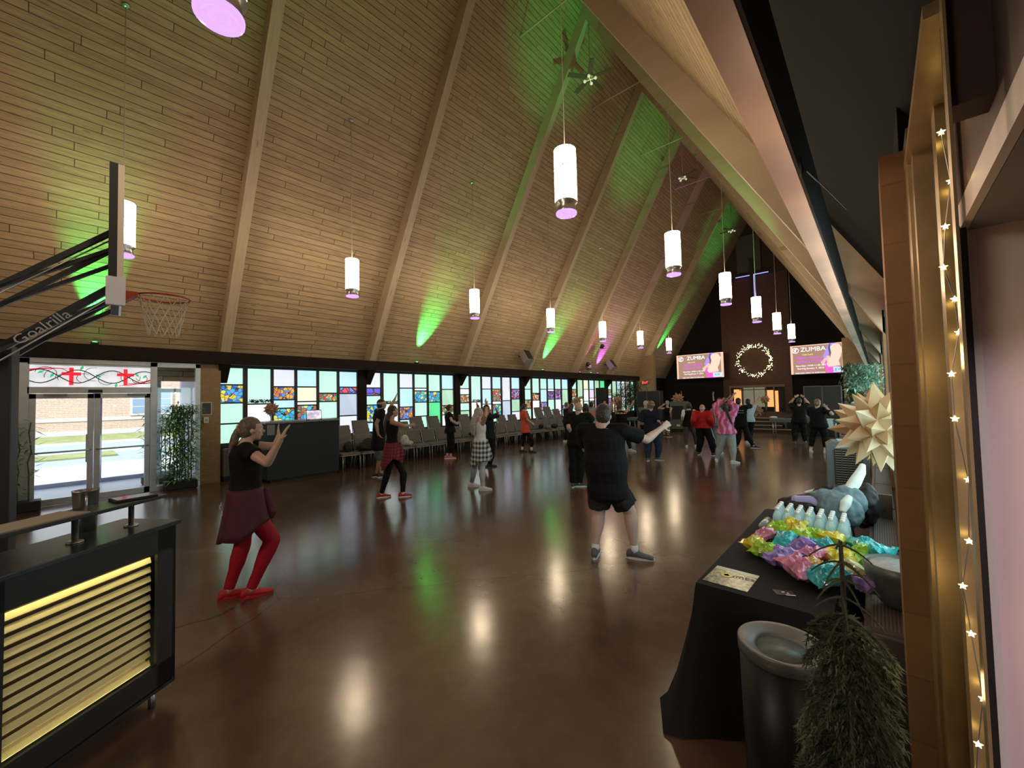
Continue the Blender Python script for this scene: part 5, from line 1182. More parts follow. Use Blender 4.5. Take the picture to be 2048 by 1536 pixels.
# ---------------- poses of the people: joints in metres ----------------
JOINTS = {
 'red': {'head': [-4.527, 1.243, 1.579], 'neck': [-4.54, 1.187, 1.462], 'pel': [-4.539, 1.194, 0.905], 'shL': [-4.706, 1.223, 1.407], 'elL': [-4.617, 1.487, 1.387], 'wrL': [-4.824, 1.578, 1.476], 'tiL': [-4.942, 1.603, 1.603], 'hipL': [-4.621, 1.212, 0.885], 'fdL': [0.073, 0.997, 0.0], 'anL': [-4.622, 1.079, 0.075], 'knL': [-4.61, 1.193, 0.496], 'shR': [-4.374, 1.151, 1.407], 'elR': [-4.147, 1.259, 1.286], 'wrR': [-4.044, 1.337, 1.492], 'tiR': [-4.025, 1.407, 1.651], 'hipR': [-4.457, 1.176, 0.885], 'fdR': [0.211, 0.977, 0.0], 'anR': [-4.478, 1.222, 0.075], 'knR': [-4.421, 1.389, 0.507], 'fw': [0.211, 0.977, 0.0], 'g': [-4.55, 1.151, 0.0], 'H': 1.62},
 'cap': {'head': [-8.984, 5.231, 1.749], 'neck': [-9.006, 5.181, 1.632], 'pel': [-9.026, 5.157, 0.807], 'shL': [-9.209, 5.234, 1.577], 'elL': [-9.127, 5.336, 1.3], 'wrL': [-9.037, 5.446, 1.074], 'tiL': [-8.959, 5.548, 0.931], 'hipL': [-9.115, 5.18, 0.787], 'fdL': [0.337, 0.941, 0.0], 'anL': [-8.954, 5.175, 0.075], 'knL': [-9.022, 5.226, 0.433], 'shR': [-8.803, 5.127, 1.577], 'elR': [-8.851, 5.004, 1.301], 'wrR': [-8.812, 5.028, 1.037], 'tiR': [-8.877, 5.185, 0.949], 'hipR': [-8.937, 5.134, 0.787], 'fdR': [0.337, 0.941, 0.0], 'anR': [-9.103, 5.131, 0.075], 'knR': [-9.008, 5.181, 0.428], 'fw': [0.254, 0.967, 0.0], 'g': [-9.028, 5.153, -0.0], 'H': 1.78},
 'plaidred': {'head': [-6.902, 4.257, 1.627], 'neck': [-6.919, 4.225, 1.48], 'pel': [-6.92, 4.228, 0.939], 'shL': [-7.07, 4.29, 1.425], 'elL': [-7.07, 4.297, 1.697], 'wrL': [-7.136, 4.445, 1.87], 'tiL': [-7.155, 4.525, 2.019], 'hipL': [-6.995, 4.26, 0.919], 'fdL': [0.444, 0.896, 0.0], 'anL': [-6.775, 4.361, 0.075], 'knL': [-6.825, 4.417, 0.433], 'shR': [-6.767, 4.159, 1.425], 'elR': [-6.52, 4.25, 1.359], 'wrR': [-6.621, 4.464, 1.358], 'tiR': [-6.685, 4.623, 1.357], 'hipR': [-6.845, 4.195, 0.919], 'fdR': [0.365, 0.931, 0.0], 'anR': [-7.071, 4.085, 0.075], 'knR': [-6.955, 4.153, 0.47], 'fw': [0.397, 0.918, 0.0], 'g': [-6.923, 4.223, 0.0], 'H': 1.58},
 'pinkshoe': {'head': [-9.952, 8.138, 1.565], 'neck': [-9.981, 8.097, 1.443], 'pel': [-9.95, 8.141, 0.817], 'shL': [-10.126, 8.177, 1.388], 'elL': [-10.012, 8.297, 1.167], 'wrL': [-10.086, 8.508, 1.082], 'tiL': [-10.162, 8.663, 1.094], 'hipL': [-10.022, 8.181, 0.797], 'fdL': [0.559, 0.829, 0.0], 'anL': [-10.03, 8.046, 0.075], 'knL': [-10.002, 8.156, 0.428], 'shR': [-9.837, 8.017, 1.388], 'elR': [-9.654, 7.962, 1.189], 'wrR': [-9.688, 8.171, 1.078], 'tiR': [-9.761, 8.327, 1.096], 'hipR': [-9.878, 8.101, 0.797], 'fdR': [0.559, 0.829, 0.0], 'anR': [-9.957, 8.129, 0.075], 'knR': [-9.894, 8.159, 0.435], 'fw': [0.485, 0.875, 0.0], 'g': [-9.994, 8.087, 0.0], 'H': 1.6},
 'greyhair': {'head': [-6.114, 5.761, 1.532], 'neck': [-6.111, 5.75, 1.387], 'pel': [-6.103, 5.773, 0.895], 'shL': [-6.262, 5.785, 1.332], 'elL': [-6.383, 5.949, 1.522], 'wrL': [-6.494, 6.095, 1.681], 'tiL': [-6.635, 6.147, 1.771], 'hipL': [-6.184, 5.792, 0.875], 'fdL': [0.68, 0.733, 0.0], 'anL': [-6.386, 5.77, 0.075], 'knL': [-6.304, 5.783, 0.399], 'shR': [-5.96, 5.716, 1.332], 'elR': [-5.758, 5.605, 1.489], 'wrR': [-5.805, 5.689, 1.713], 'tiR': [-5.903, 5.719, 1.854], 'hipR': [-6.022, 5.755, 0.875], 'fdR': [0.68, 0.733, 0.0], 'anR': [-5.93, 5.657, 0.075], 'knR': [-5.995, 5.708, 0.393], 'fw': [0.222, 0.975, 0.0], 'g': [-6.158, 5.714, 0.0], 'H': 1.62},
 'navycircle': {'head': [-7.841, 7.681, 1.549], 'neck': [-7.834, 7.674, 1.391], 'pel': [-7.799, 7.724, 0.792], 'shL': [-8.007, 7.724, 1.336], 'elL': [-8.045, 7.998, 1.407], 'wrL': [-8.186, 8.177, 1.507], 'tiL': [-8.24, 8.324, 1.594], 'hipL': [-7.881, 7.748, 0.772], 'fdL': [0.408, 0.913, 0.0], 'anL': [-7.935, 7.529, 0.075], 'knL': [-7.908, 7.658, 0.373], 'shR': [-7.661, 7.624, 1.336], 'elR': [-7.626, 7.903, 1.383], 'wrR': [-7.508, 7.729, 1.516], 'tiR': [-7.653, 7.78, 1.608], 'hipR': [-7.717, 7.7, 0.772], 'fdR': [0.696, 0.718, 0.0], 'anR': [-7.832, 7.745, 0.075], 'knR': [-7.761, 7.756, 0.368], 'fw': [0.277, 0.961, 0.0], 'g': [-7.884, 7.637, 0.0], 'H': 1.66},
 'orange': {'head': [-8.935, 10.569, 1.531], 'neck': [-8.98, 10.522, 1.401], 'pel': [-8.938, 10.567, 0.744], 'shL': [-9.123, 10.604, 1.346], 'elL': [-8.999, 10.691, 1.116], 'wrL': [-8.875, 10.838, 0.972], 'tiL': [-8.914, 11.002, 0.936], 'hipL': [-9.009, 10.608, 0.724], 'fdL': [0.865, 0.502, 0.0], 'anL': [-9.112, 10.568, 0.075], 'knL': [-9.05, 10.611, 0.406], 'shR': [-8.837, 10.44, 1.346], 'elR': [-8.724, 10.431, 1.095], 'wrR': [-8.69, 10.629, 0.964], 'tiR': [-8.725, 10.786, 0.9], 'hipR': [-8.866, 10.526, 0.724], 'fdR': [0.905, 0.425, 0.0], 'anR': [-8.725, 10.597, 0.075], 'knR': [-8.713, 10.645, 0.401], 'fw': [0.498, 0.867, 0.0], 'g': [-8.919, 10.583, 0.0], 'H': 1.6},
 'whiteshoe': {'head': [-9.457, 13.846, 1.51], 'neck': [-9.491, 13.814, 1.375], 'pel': [-9.505, 13.812, 0.802], 'shL': [-9.618, 13.904, 1.32], 'elL': [-9.448, 14.008, 1.135], 'wrL': [-9.451, 14.196, 0.991], 'tiL': [-9.499, 14.354, 0.95], 'hipL': [-9.572, 13.859, 0.782], 'fdL': [0.823, 0.568, 0.0], 'anL': [-9.537, 13.876, 0.075], 'knL': [-9.526, 13.908, 0.431], 'shR': [-9.365, 13.724, 1.32], 'elR': [-9.381, 13.59, 1.085], 'wrR': [-9.37, 13.759, 0.919], 'tiR': [-9.389, 13.926, 0.894], 'hipR': [-9.439, 13.765, 0.782], 'fdR': [0.823, 0.568, 0.0], 'anR': [-9.516, 13.72, 0.075], 'knR': [-9.449, 13.783, 0.423], 'fw': [0.579, 0.815, 0.0], 'g': [-9.526, 13.798, 0.0], 'H': 1.58},
 'brownhair': {'head': [-8.246, 12.381, 1.492], 'neck': [-8.251, 12.355, 1.323], 'pel': [-8.253, 12.377, 0.703], 'shL': [-8.406, 12.317, 1.268], 'elL': [-8.465, 12.303, 1.004], 'wrL': [-8.488, 12.4, 0.812], 'tiL': [-8.505, 12.468, 0.716], 'hipL': [-8.333, 12.357, 0.683], 'fdL': [-0.238, 0.971, 0.0], 'anL': [-8.316, 12.336, 0.075], 'knL': [-8.336, 12.395, 0.377], 'shR': [-8.096, 12.393, 1.268], 'elR': [-8.037, 12.408, 1.004], 'wrR': [-8.061, 12.505, 0.812], 'tiR': [-8.078, 12.573, 0.716], 'hipR': [-8.172, 12.396, 0.683], 'fdR': [-0.238, 0.971, 0.0], 'anR': [-8.233, 12.387, 0.075], 'knR': [-8.214, 12.44, 0.379], 'fw': [-0.238, 0.971, 0.0], 'g': [-8.274, 12.362, 0.0], 'H': 1.6},
 'bald': {'head': [-4.558, 7.085, 1.604], 'neck': [-4.559, 7.061, 1.488], 'pel': [-4.601, 7.056, 0.908], 'shL': [-4.745, 6.988, 1.433], 'elL': [-4.635, 6.819, 1.217], 'wrL': [-4.679, 7.011, 1.051], 'tiL': [-4.741, 7.158, 0.956], 'hipL': [-4.683, 7.024, 0.888], 'fdL': [-0.396, 0.918, 0.0], 'anL': [-4.673, 6.995, 0.075], 'knL': [-4.682, 7.042, 0.488], 'shR': [-4.372, 7.133, 1.433], 'elR': [-4.455, 7.401, 1.338], 'wrR': [-4.518, 7.628, 1.233], 'tiR': [-4.574, 7.805, 1.22], 'hipR': [-4.518, 7.089, 0.888], 'fdR': [0.727, 0.686, 0.0], 'anR': [-4.589, 7.078, 0.075], 'knR': [-4.577, 7.103, 0.488], 'fw': [-0.364, 0.931, 0.0], 'g': [-4.631, 7.037, -0.0], 'H': 1.72},
 'orangeback': {'head': [-6.204, 10.03, 1.519], 'neck': [-6.202, 10.009, 1.375], 'pel': [-6.214, 10.024, 0.741], 'shL': [-6.369, 9.958, 1.32], 'elL': [-6.31, 9.974, 1.051], 'wrL': [-6.344, 10.207, 1.004], 'tiL': [-6.412, 10.362, 1.038], 'hipL': [-6.293, 10.0, 0.721], 'fdL': [-0.373, 0.928, 0.0], 'anL': [-6.277, 9.983, 0.075], 'knL': [-6.3, 10.039, 0.397], 'shR': [-6.035, 10.06, 1.32], 'elR': [-6.034, 10.039, 1.045], 'wrR': [-6.095, 10.27, 1.051], 'tiR': [-6.135, 10.428, 1.109], 'hipR': [-6.135, 10.048, 0.721], 'fdR': [-0.373, 0.928, 0.0], 'anR': [-6.186, 10.043, 0.075], 'knR': [-6.175, 10.094, 0.399], 'fw': [-0.291, 0.957, 0.0], 'g': [-6.232, 10.013, 0.0], 'H': 1.6},
 'greytee': {'head': [-8.15, 13.573, 1.52], 'neck': [-8.158, 13.545, 1.398], 'pel': [-8.155, 13.569, 0.802], 'shL': [-8.326, 13.48, 1.343], 'elL': [-8.382, 13.458, 1.069], 'wrL': [-8.418, 13.552, 0.87], 'tiL': [-8.443, 13.617, 0.77], 'hipL': [-8.235, 13.539, 0.782], 'fdL': [-0.36, 0.933, 0.0], 'anL': [-8.225, 13.528, 0.075], 'knL': [-8.248, 13.58, 0.427], 'shR': [-7.99, 13.609, 1.343], 'elR': [-7.934, 13.631, 1.069], 'wrR': [-7.97, 13.724, 0.87], 'tiR': [-7.996, 13.79, 0.77], 'hipR': [-8.075, 13.6, 0.782], 'fdR': [-0.36, 0.933, 0.0], 'anR': [-8.125, 13.587, 0.075], 'knR': [-8.118, 13.64, 0.429], 'fw': [-0.36, 0.933, 0.0], 'g': [-8.175, 13.557, 0.0], 'H': 1.66},
 'bigman': {'head': [-2.344, 4.167, 1.607], 'neck': [-2.351, 4.141, 1.496], 'pel': [-2.327, 4.176, 0.788], 'shL': [-2.567, 4.077, 1.441], 'elL': [-2.64, 4.245, 1.192], 'wrL': [-2.69, 4.506, 1.238], 'tiL': [-2.75, 4.691, 1.251], 'hipL': [-2.416, 4.15, 0.768], 'fdL': [-0.398, 0.917, 0.0], 'anL': [-2.463, 4.087, 0.075], 'knL': [-2.437, 4.153, 0.477], 'shR': [-2.135, 4.205, 1.441], 'elR': [-1.964, 4.434, 1.322], 'wrR': [-1.864, 4.652, 1.446], 'tiR': [-1.807, 4.82, 1.524], 'hipR': [-2.238, 4.203, 0.768], 'fdR': [0.937, 0.35, 0.0], 'anR': [-2.093, 4.319, 0.075], 'knR': [-2.13, 4.313, 0.514], 'fw': [-0.283, 0.959, 0.0], 'g': [-2.278, 4.203, -0.0], 'H': 1.8},
 'sequin': {'head': [-6.341, 12.384, 1.571], 'neck': [-6.325, 12.371, 1.364], 'pel': [-6.327, 12.392, 0.789], 'shL': [-6.486, 12.337, 1.309], 'elL': [-6.646, 12.56, 1.357], 'wrL': [-6.666, 12.643, 1.585], 'tiL': [-6.785, 12.697, 1.701], 'hipL': [-6.409, 12.374, 0.769], 'fdL': [-0.123, 0.992, 0.0], 'anL': [-6.555, 12.264, 0.075], 'knL': [-6.494, 12.367, 0.417], 'shR': [-6.164, 12.406, 1.309], 'elR': [-6.2, 12.675, 1.371], 'wrR': [-6.105, 12.788, 1.564], 'tiR': [-6.088, 12.89, 1.705], 'hipR': [-6.246, 12.409, 0.769], 'fdR': [0.992, 0.123, 0.0], 'anR': [-6.095, 12.522, 0.075], 'knR': [-6.182, 12.514, 0.427], 'fw': [-0.209, 0.978, 0.0], 'g': [-6.325, 12.393, -0.0], 'H': 1.62},
 'handsup': {'head': [-6.629, 11.913, 1.487], 'neck': [-6.615, 11.899, 1.321], 'pel': [-6.617, 11.92, 0.71], 'shL': [-6.77, 11.829, 1.266], 'elL': [-6.872, 12.056, 1.392], 'wrL': [-6.886, 12.246, 1.544], 'tiL': [-6.844, 12.312, 1.7], 'hipL': [-6.693, 11.886, 0.69], 'fdL': [-0.327, 0.945, 0.0], 'anL': [-6.678, 11.883, 0.075], 'knL': [-6.706, 11.93, 0.382], 'shR': [-6.46, 11.968, 1.266], 'elR': [-6.607, 12.2, 1.31], 'wrR': [-6.627, 12.331, 1.513], 'tiR': [-6.645, 12.324, 1.687], 'hipR': [-6.541, 11.954, 0.69], 'fdR': [-0.327, 0.945, 0.0], 'anR': [-6.573, 11.949, 0.075], 'knR': [-6.577, 11.997, 0.383], 'fw': [-0.408, 0.913, 0.0], 'g': [-6.625, 11.916, 0.0], 'H': 1.62},
 'navytee': {'head': [-4.753, 11.12, 1.537], 'neck': [-4.752, 11.099, 1.405], 'pel': [-4.748, 11.122, 0.85], 'shL': [-4.926, 11.024, 1.35], 'elL': [-5.027, 10.961, 1.102], 'wrL': [-5.129, 11.092, 0.928], 'tiL': [-5.18, 11.204, 0.806], 'hipL': [-4.824, 11.089, 0.83], 'fdL': [-0.312, 0.95, 0.0], 'anL': [-4.846, 10.991, 0.075], 'knL': [-4.854, 11.065, 0.367], 'shR': [-4.577, 11.173, 1.35], 'elR': [-4.522, 11.03, 1.122], 'wrR': [-4.556, 11.251, 1.036], 'tiR': [-4.637, 11.369, 0.939], 'hipR': [-4.673, 11.154, 0.83], 'fdR': [0.95, 0.312, 0.0], 'anR': [-4.672, 11.243, 0.075], 'knR': [-4.632, 11.249, 0.386], 'fw': [-0.394, 0.919, 0.0], 'g': [-4.759, 11.117, 0.0], 'H': 1.6},
 'greyman': {'head': [-6.372, 14.428, 1.515], 'neck': [-6.378, 14.404, 1.387], 'pel': [-6.403, 14.414, 0.764], 'shL': [-6.536, 14.316, 1.332], 'elL': [-6.386, 14.183, 1.139], 'wrL': [-6.466, 14.326, 0.96], 'tiL': [-6.526, 14.476, 0.893], 'hipL': [-6.476, 14.374, 0.744], 'fdL': [-0.407, 0.913, 0.0], 'anL': [-6.481, 14.371, 0.075], 'knL': [-6.503, 14.416, 0.41], 'shR': [-6.221, 14.491, 1.332], 'elR': [-6.168, 14.52, 1.065], 'wrR': [-6.217, 14.608, 0.87], 'tiR': [-6.251, 14.669, 0.773], 'hipR': [-6.33, 14.455, 0.744], 'fdR': [-0.407, 0.913, 0.0], 'anR': [-6.371, 14.437, 0.075], 'knR': [-6.375, 14.49, 0.41], 'fw': [-0.485, 0.874, 0.0], 'g': [-6.426, 14.404, 0.0], 'H': 1.62},
 'tank': {'head': [-6.84, 17.709, 1.468], 'neck': [-6.836, 17.689, 1.298], 'pel': [-6.9, 17.686, 0.708], 'shL': [-6.971, 17.613, 1.243], 'elL': [-7.089, 17.365, 1.259], 'wrL': [-6.91, 17.44, 1.401], 'tiL': [-6.868, 17.592, 1.471], 'hipL': [-6.972, 17.645, 0.688], 'fdL': [-0.365, 0.931, 0.0], 'anL': [-7.014, 17.694, 0.075], 'knL': [-7.017, 17.713, 0.387], 'shR': [-6.701, 17.765, 1.243], 'elR': [-6.652, 17.535, 1.101], 'wrR': [-6.703, 17.683, 0.919], 'tiR': [-6.748, 17.823, 0.828], 'hipR': [-6.828, 17.726, 0.688], 'fdR': [0.854, 0.521, 0.0], 'anR': [-6.834, 17.659, 0.075], 'knR': [-6.856, 17.736, 0.377], 'fw': [-0.491, 0.871, 0.0], 'g': [-6.924, 17.676, -0.0], 'H': 1.6},
 'vest': {'head': [-4.854, 14.486, 1.445], 'neck': [-4.852, 14.465, 1.307], 'pel': [-4.891, 14.474, 0.763], 'shL': [-5.004, 14.415, 1.252], 'elL': [-4.972, 14.194, 1.098], 'wrL': [-5.049, 14.36, 0.948], 'tiL': [-5.088, 14.5, 0.858], 'hipL': [-4.968, 14.448, 0.743], 'fdL': [-0.316, 0.949, 0.0], 'anL': [-4.904, 14.273, 0.075], 'knL': [-4.958, 14.385, 0.38], 'shR': [-4.7, 14.516, 1.252], 'elR': [-4.749, 14.756, 1.135], 'wrR': [-4.864, 14.916, 1.004], 'tiR': [-4.938, 15.04, 0.913], 'hipR': [-4.813, 14.499, 0.743], 'fdR': [0.028, 1.0, 0.0], 'anR': [-4.737, 14.721, 0.075], 'knR': [-4.739, 14.654, 0.409], 'fw': [-0.316, 0.949, 0.0], 'g': [-4.82, 14.497, 0.0], 'H': 1.58},
 'redjacket': {'head': [-3.939, 12.916, 1.407], 'neck': [-3.94, 12.895, 1.311], 'pel': [-3.94, 12.916, 0.827], 'shL': [-4.135, 12.848, 1.256], 'elL': [-4.114, 12.642, 1.058], 'wrL': [-4.181, 12.811, 0.889], 'tiL': [-4.216, 12.975, 0.824], 'hipL': [-4.023, 12.896, 0.807], 'fdL': [-0.203, 0.979, 0.0], 'anL': [-4.095, 12.927, 0.075], 'knL': [-4.032, 12.951, 0.475], 'shR': [-3.746, 12.942, 1.256], 'elR': [-3.658, 12.744, 1.07], 'wrR': [-3.676, 12.921, 0.895], 'tiR': [-3.735, 13.078, 0.831], 'hipR': [-3.857, 12.936, 0.807], 'fdR': [0.686, 0.728, 0.0], 'anR': [-3.66, 12.942, 0.075], 'knR': [-3.742, 12.975, 0.464], 'fw': [-0.237, 0.972, 0.0], 'g': [-3.877, 12.935, 0.0], 'H': 1.66},
 'pink': {'head': [-3.02, 11.788, 1.458], 'neck': [-3.009, 11.77, 1.334], 'pel': [-3.011, 11.79, 0.785], 'shL': [-3.183, 11.724, 1.279], 'elL': [-3.279, 11.871, 1.496], 'wrL': [-3.129, 11.987, 1.647], 'tiL': [-3.09, 12.133, 1.735], 'hipL': [-3.092, 11.769, 0.765], 'fdL': [-0.253, 0.967, 0.0], 'anL': [-3.299, 11.829, 0.075], 'knL': [-3.201, 11.829, 0.37], 'shR': [-2.835, 11.815, 1.279], 'elR': [-2.834, 12.022, 1.466], 'wrR': [-3.006, 12.07, 1.631], 'tiR': [-3.102, 12.177, 1.73], 'hipR': [-2.93, 11.811, 0.765], 'fdR': [0.647, 0.762, 0.0], 'anR': [-2.855, 11.717, 0.075], 'knR': [-2.878, 11.799, 0.389], 'fw': [-0.253, 0.967, 0.0], 'g': [-3.077, 11.773, -0.0], 'H': 1.62},
 'greyback': {'head': [-3.573, 13.386, 1.498], 'neck': [-3.602, 13.357, 1.383], 'pel': [-3.664, 13.361, 0.868], 'shL': [-3.756, 13.315, 1.328], 'elL': [-3.654, 13.101, 1.182], 'wrL': [-3.676, 13.209, 0.965], 'tiL': [-3.699, 13.338, 0.85], 'hipL': [-3.744, 13.339, 0.848], 'fdL': [-0.263, 0.965, 0.0], 'anL': [-3.711, 13.325, 0.075], 'knL': [-3.741, 13.38, 0.46], 'shR': [-3.448, 13.399, 1.328], 'elR': [-3.39, 13.415, 1.061], 'wrR': [-3.416, 13.512, 0.867], 'tiR': [-3.434, 13.579, 0.769], 'hipR': [-3.583, 13.383, 0.848], 'fdR': [-0.092, 0.996, 0.0], 'anR': [-3.585, 13.406, 0.075], 'knR': [-3.597, 13.442, 0.463], 'fw': [-0.263, 0.965, 0.0], 'g': [-3.648, 13.365, 0.0], 'H': 1.62},
 'lunge': {'head': [-3.516, 15.368, 1.546], 'neck': [-3.483, 15.356, 1.413], 'pel': [-3.465, 15.38, 0.764], 'shL': [-3.683, 15.347, 1.358], 'elL': [-3.788, 15.508, 1.587], 'wrL': [-3.731, 15.682, 1.773], 'tiL': [-3.688, 15.833, 1.877], 'hipL': [-3.555, 15.376, 0.744], 'fdL': [-0.214, 0.977, 0.0], 'anL': [-3.615, 15.403, 0.075], 'knL': [-3.564, 15.424, 0.367], 'shR': [-3.283, 15.364, 1.358], 'elR': [-3.18, 15.641, 1.404], 'wrR': [-3.01, 15.735, 1.578], 'tiR': [-2.94, 15.748, 1.752], 'hipR': [-3.375, 15.383, 0.744], 'fdR': [0.992, 0.128, 0.0], 'anR': [-3.133, 15.396, 0.075], 'knR': [-3.279, 15.414, 0.41], 'fw': [-0.041, 0.999, 0.0], 'g': [-3.374, 15.399, 0.0], 'H': 1.74},
 'bluetee': {'head': [-3.515, 16.714, 1.508], 'neck': [-3.506, 16.695, 1.391], 'pel': [-3.514, 16.714, 0.806], 'shL': [-3.682, 16.658, 1.336], 'elL': [-3.666, 16.816, 1.098], 'wrL': [-3.691, 16.985, 0.917], 'tiL': [-3.726, 17.133, 0.822], 'hipL': [-3.597, 16.696, 0.786], 'fdL': [-0.209, 0.978, 0.0], 'anL': [-3.603, 16.679, 0.075], 'knL': [-3.611, 16.737, 0.43], 'shR': [-3.33, 16.733, 1.336], 'elR': [-3.42, 16.702, 1.066], 'wrR': [-3.495, 16.893, 0.925], 'tiR': [-3.551, 17.035, 0.831], 'hipR': [-3.43, 16.732, 0.786], 'fdR': [0.615, 0.788, 0.0], 'anR': [-3.52, 16.729, 0.075], 'knR': [-3.485, 16.779, 0.432], 'fw': [-0.209, 0.978, 0.0], 'g': [-3.561, 16.704, 0.0], 'H': 1.66},
 'heart': {'head': [-2.062, 17.359, 1.5], 'neck': [-2.065, 17.338, 1.346], 'pel': [-2.086, 17.356, 0.806], 'shL': [-2.254, 17.316, 1.291], 'elL': [-2.347, 17.548, 1.435], 'wrL': [-2.204, 17.568, 1.642], 'tiL': [-2.073, 17.635, 1.747], 'hipL': [-2.172, 17.346, 0.786], 'fdL': [-0.119, 0.993, 0.0], 'anL': [-2.227, 17.273, 0.075], 'knL': [-2.23, 17.336, 0.409], 'shR': [-1.877, 17.361, 1.291], 'elR': [-1.829, 17.616, 1.418], 'wrR': [-1.952, 17.604, 1.637], 'tiR': [-2.069, 17.69, 1.747], 'hipR': [-2.0, 17.366, 0.786], 'fdR': [0.055, 0.998, 0.0], 'anR': [-1.948, 17.438, 0.075], 'knR': [-1.97, 17.433, 0.416], 'fw': [-0.119, 0.993, 0.0], 'g': [-2.087, 17.356, 0.0], 'H': 1.68},
 'capri': {'head': [-1.337, 15.064, 1.486], 'neck': [-1.353, 15.044, 1.348], 'pel': [-1.34, 15.064, 0.834], 'shL': [-1.538, 15.086, 1.293], 'elL': [-1.526, 15.268, 1.082], 'wrL': [-1.469, 15.476, 1.193], 'tiL': [-1.402, 15.589, 1.309], 'hipL': [-1.421, 15.082, 0.814], 'fdL': [0.083, 0.997, 0.0], 'anL': [-1.567, 15.122, 0.075], 'knL': [-1.509, 15.129, 0.466], 'shR': [-1.167, 15.002, 1.293], 'elR': [-0.996, 14.818, 1.173], 'wrR': [-1.122, 14.916, 1.356], 'tiR': [-1.218, 14.988, 1.483], 'hipR': [-1.258, 15.046, 0.814], 'fdR': [0.169, 0.986, 0.0], 'anR': [-1.207, 14.997, 0.075], 'knR': [-1.199, 15.053, 0.477], 'fw': [0.221, 0.975, 0.0], 'g': [-1.387, 15.06, 0.0], 'H': 1.62},
}
# ---------------- people ----------------
def V(a): return Vector(a)
def cap(b, p0, p1, r0, r1, n=12, segs=5, mid=None, flat=False):
    """tapered capsule with round ends; mid=(t, r) adds a bulge"""
    p0, p1 = V(p0), V(p1); ax = (p1-p0); L = ax.length
    if L < 1e-5: return b.ball(p0, r0, n)
    ax.normalize(); pts = []; rs = []
    for i in range(4): a = -PI/2+PI/2*(i+.35)/4.0; pts.append(p0+ax*r0*math.sin(a)); rs.append(max(.0008, r0*math.cos(a)))
    for i in range(segs+1):
        t = i/segs; r = r0+(r1-r0)*t
        if mid: r += mid[1]*math.exp(-((t-mid[0])/.22)**2)
        pts.append(p0.lerp(p1, t)); rs.append(r)
    for i in range(0 if flat else 4): a = PI/2*(i+.65)/4.0; pts.append(p1+ax*r1*math.sin(a)); rs.append(max(.0008, r1*math.cos(a)))
    return b.tube(pts, rs, n)
def ell(c, s, f, up, a, d, n=20, p=2.0, droop=0):
    R = []
    for k in range(n):
        an = 2*PI*k/n; cx, sy = math.cos(an), math.sin(an)
        e = 2/p; X = a*math.copysign(abs(cx)**e, cx); Y = d*math.copysign(abs(sy)**e, sy)
        R.append(c + s*X + f*Y)
    return R

def torso(b, J, g, inf=0.0, lo=0.0, hi=1.0, flare=0.0, hem=None, k=1.0, belly=0.0):
    """rings from crotch to the base of the neck. g: widths"""
    pel, nk = V(J['pel']), V(J['neck']); sR, sL = V(J['shR']), V(J['shL'])
    hs = (V(J['hipR'])-V(J['hipL'])).normalized(); ss = (sR-sL).normalized()
    up = (nk-pel).normalized(); L = (nk-pel).length
    rows = [(-.20, .55, .60), (-.12, .93, .98), (-.02, 1.0, 1.05), (.12, .97, 1.0), (.30, .0, .0), (.46, .0, .0), (.62, .0, .0), (.78, .0, .0), (.88, .0, .0), (.96, .0, .0), (1.02, .0, .0)]
    W_ = [g['hip']*.62, g['hip']*.97, g['hip'], g['hip']*.95, g['waist'], g['waist']*1.02, g['chest']*.98, g['chest']*1.04, g['chest']*.96, g['chest']*.55, .058]
    D_ = [g['hipd']*.62, g['hipd']*.95, g['hipd'], g['hipd']*.96, g['waistd'], g['waistd']*1.02, g['chestd'], g['chestd'], g['chestd']*.82, g['chestd']*.58, .055]
    F_ = [0, 0, -.008, -.004, .006+belly, .008+belly*.9, .012, .008, 0, -.004, .0]
    R = []
    for (t, _, _), w, d, fo in zip(rows, W_, D_, F_):
        if t < lo-1e-6 or t > hi+1e-6: continue
        s = hs.lerp(ss, max(0, min(1, t))).normalized(); f = up.cross(s).normalized(); f = f if f.dot(V(J['fw'])) > 0 else -f
        c = pel + up*L*t + f*fo
        fl = flare*max(0, .35-t)
        R.append(ell(c, s, f, up, w+inf+fl, d+inf+fl, 22, 2.25))
    b.rings(R); return b

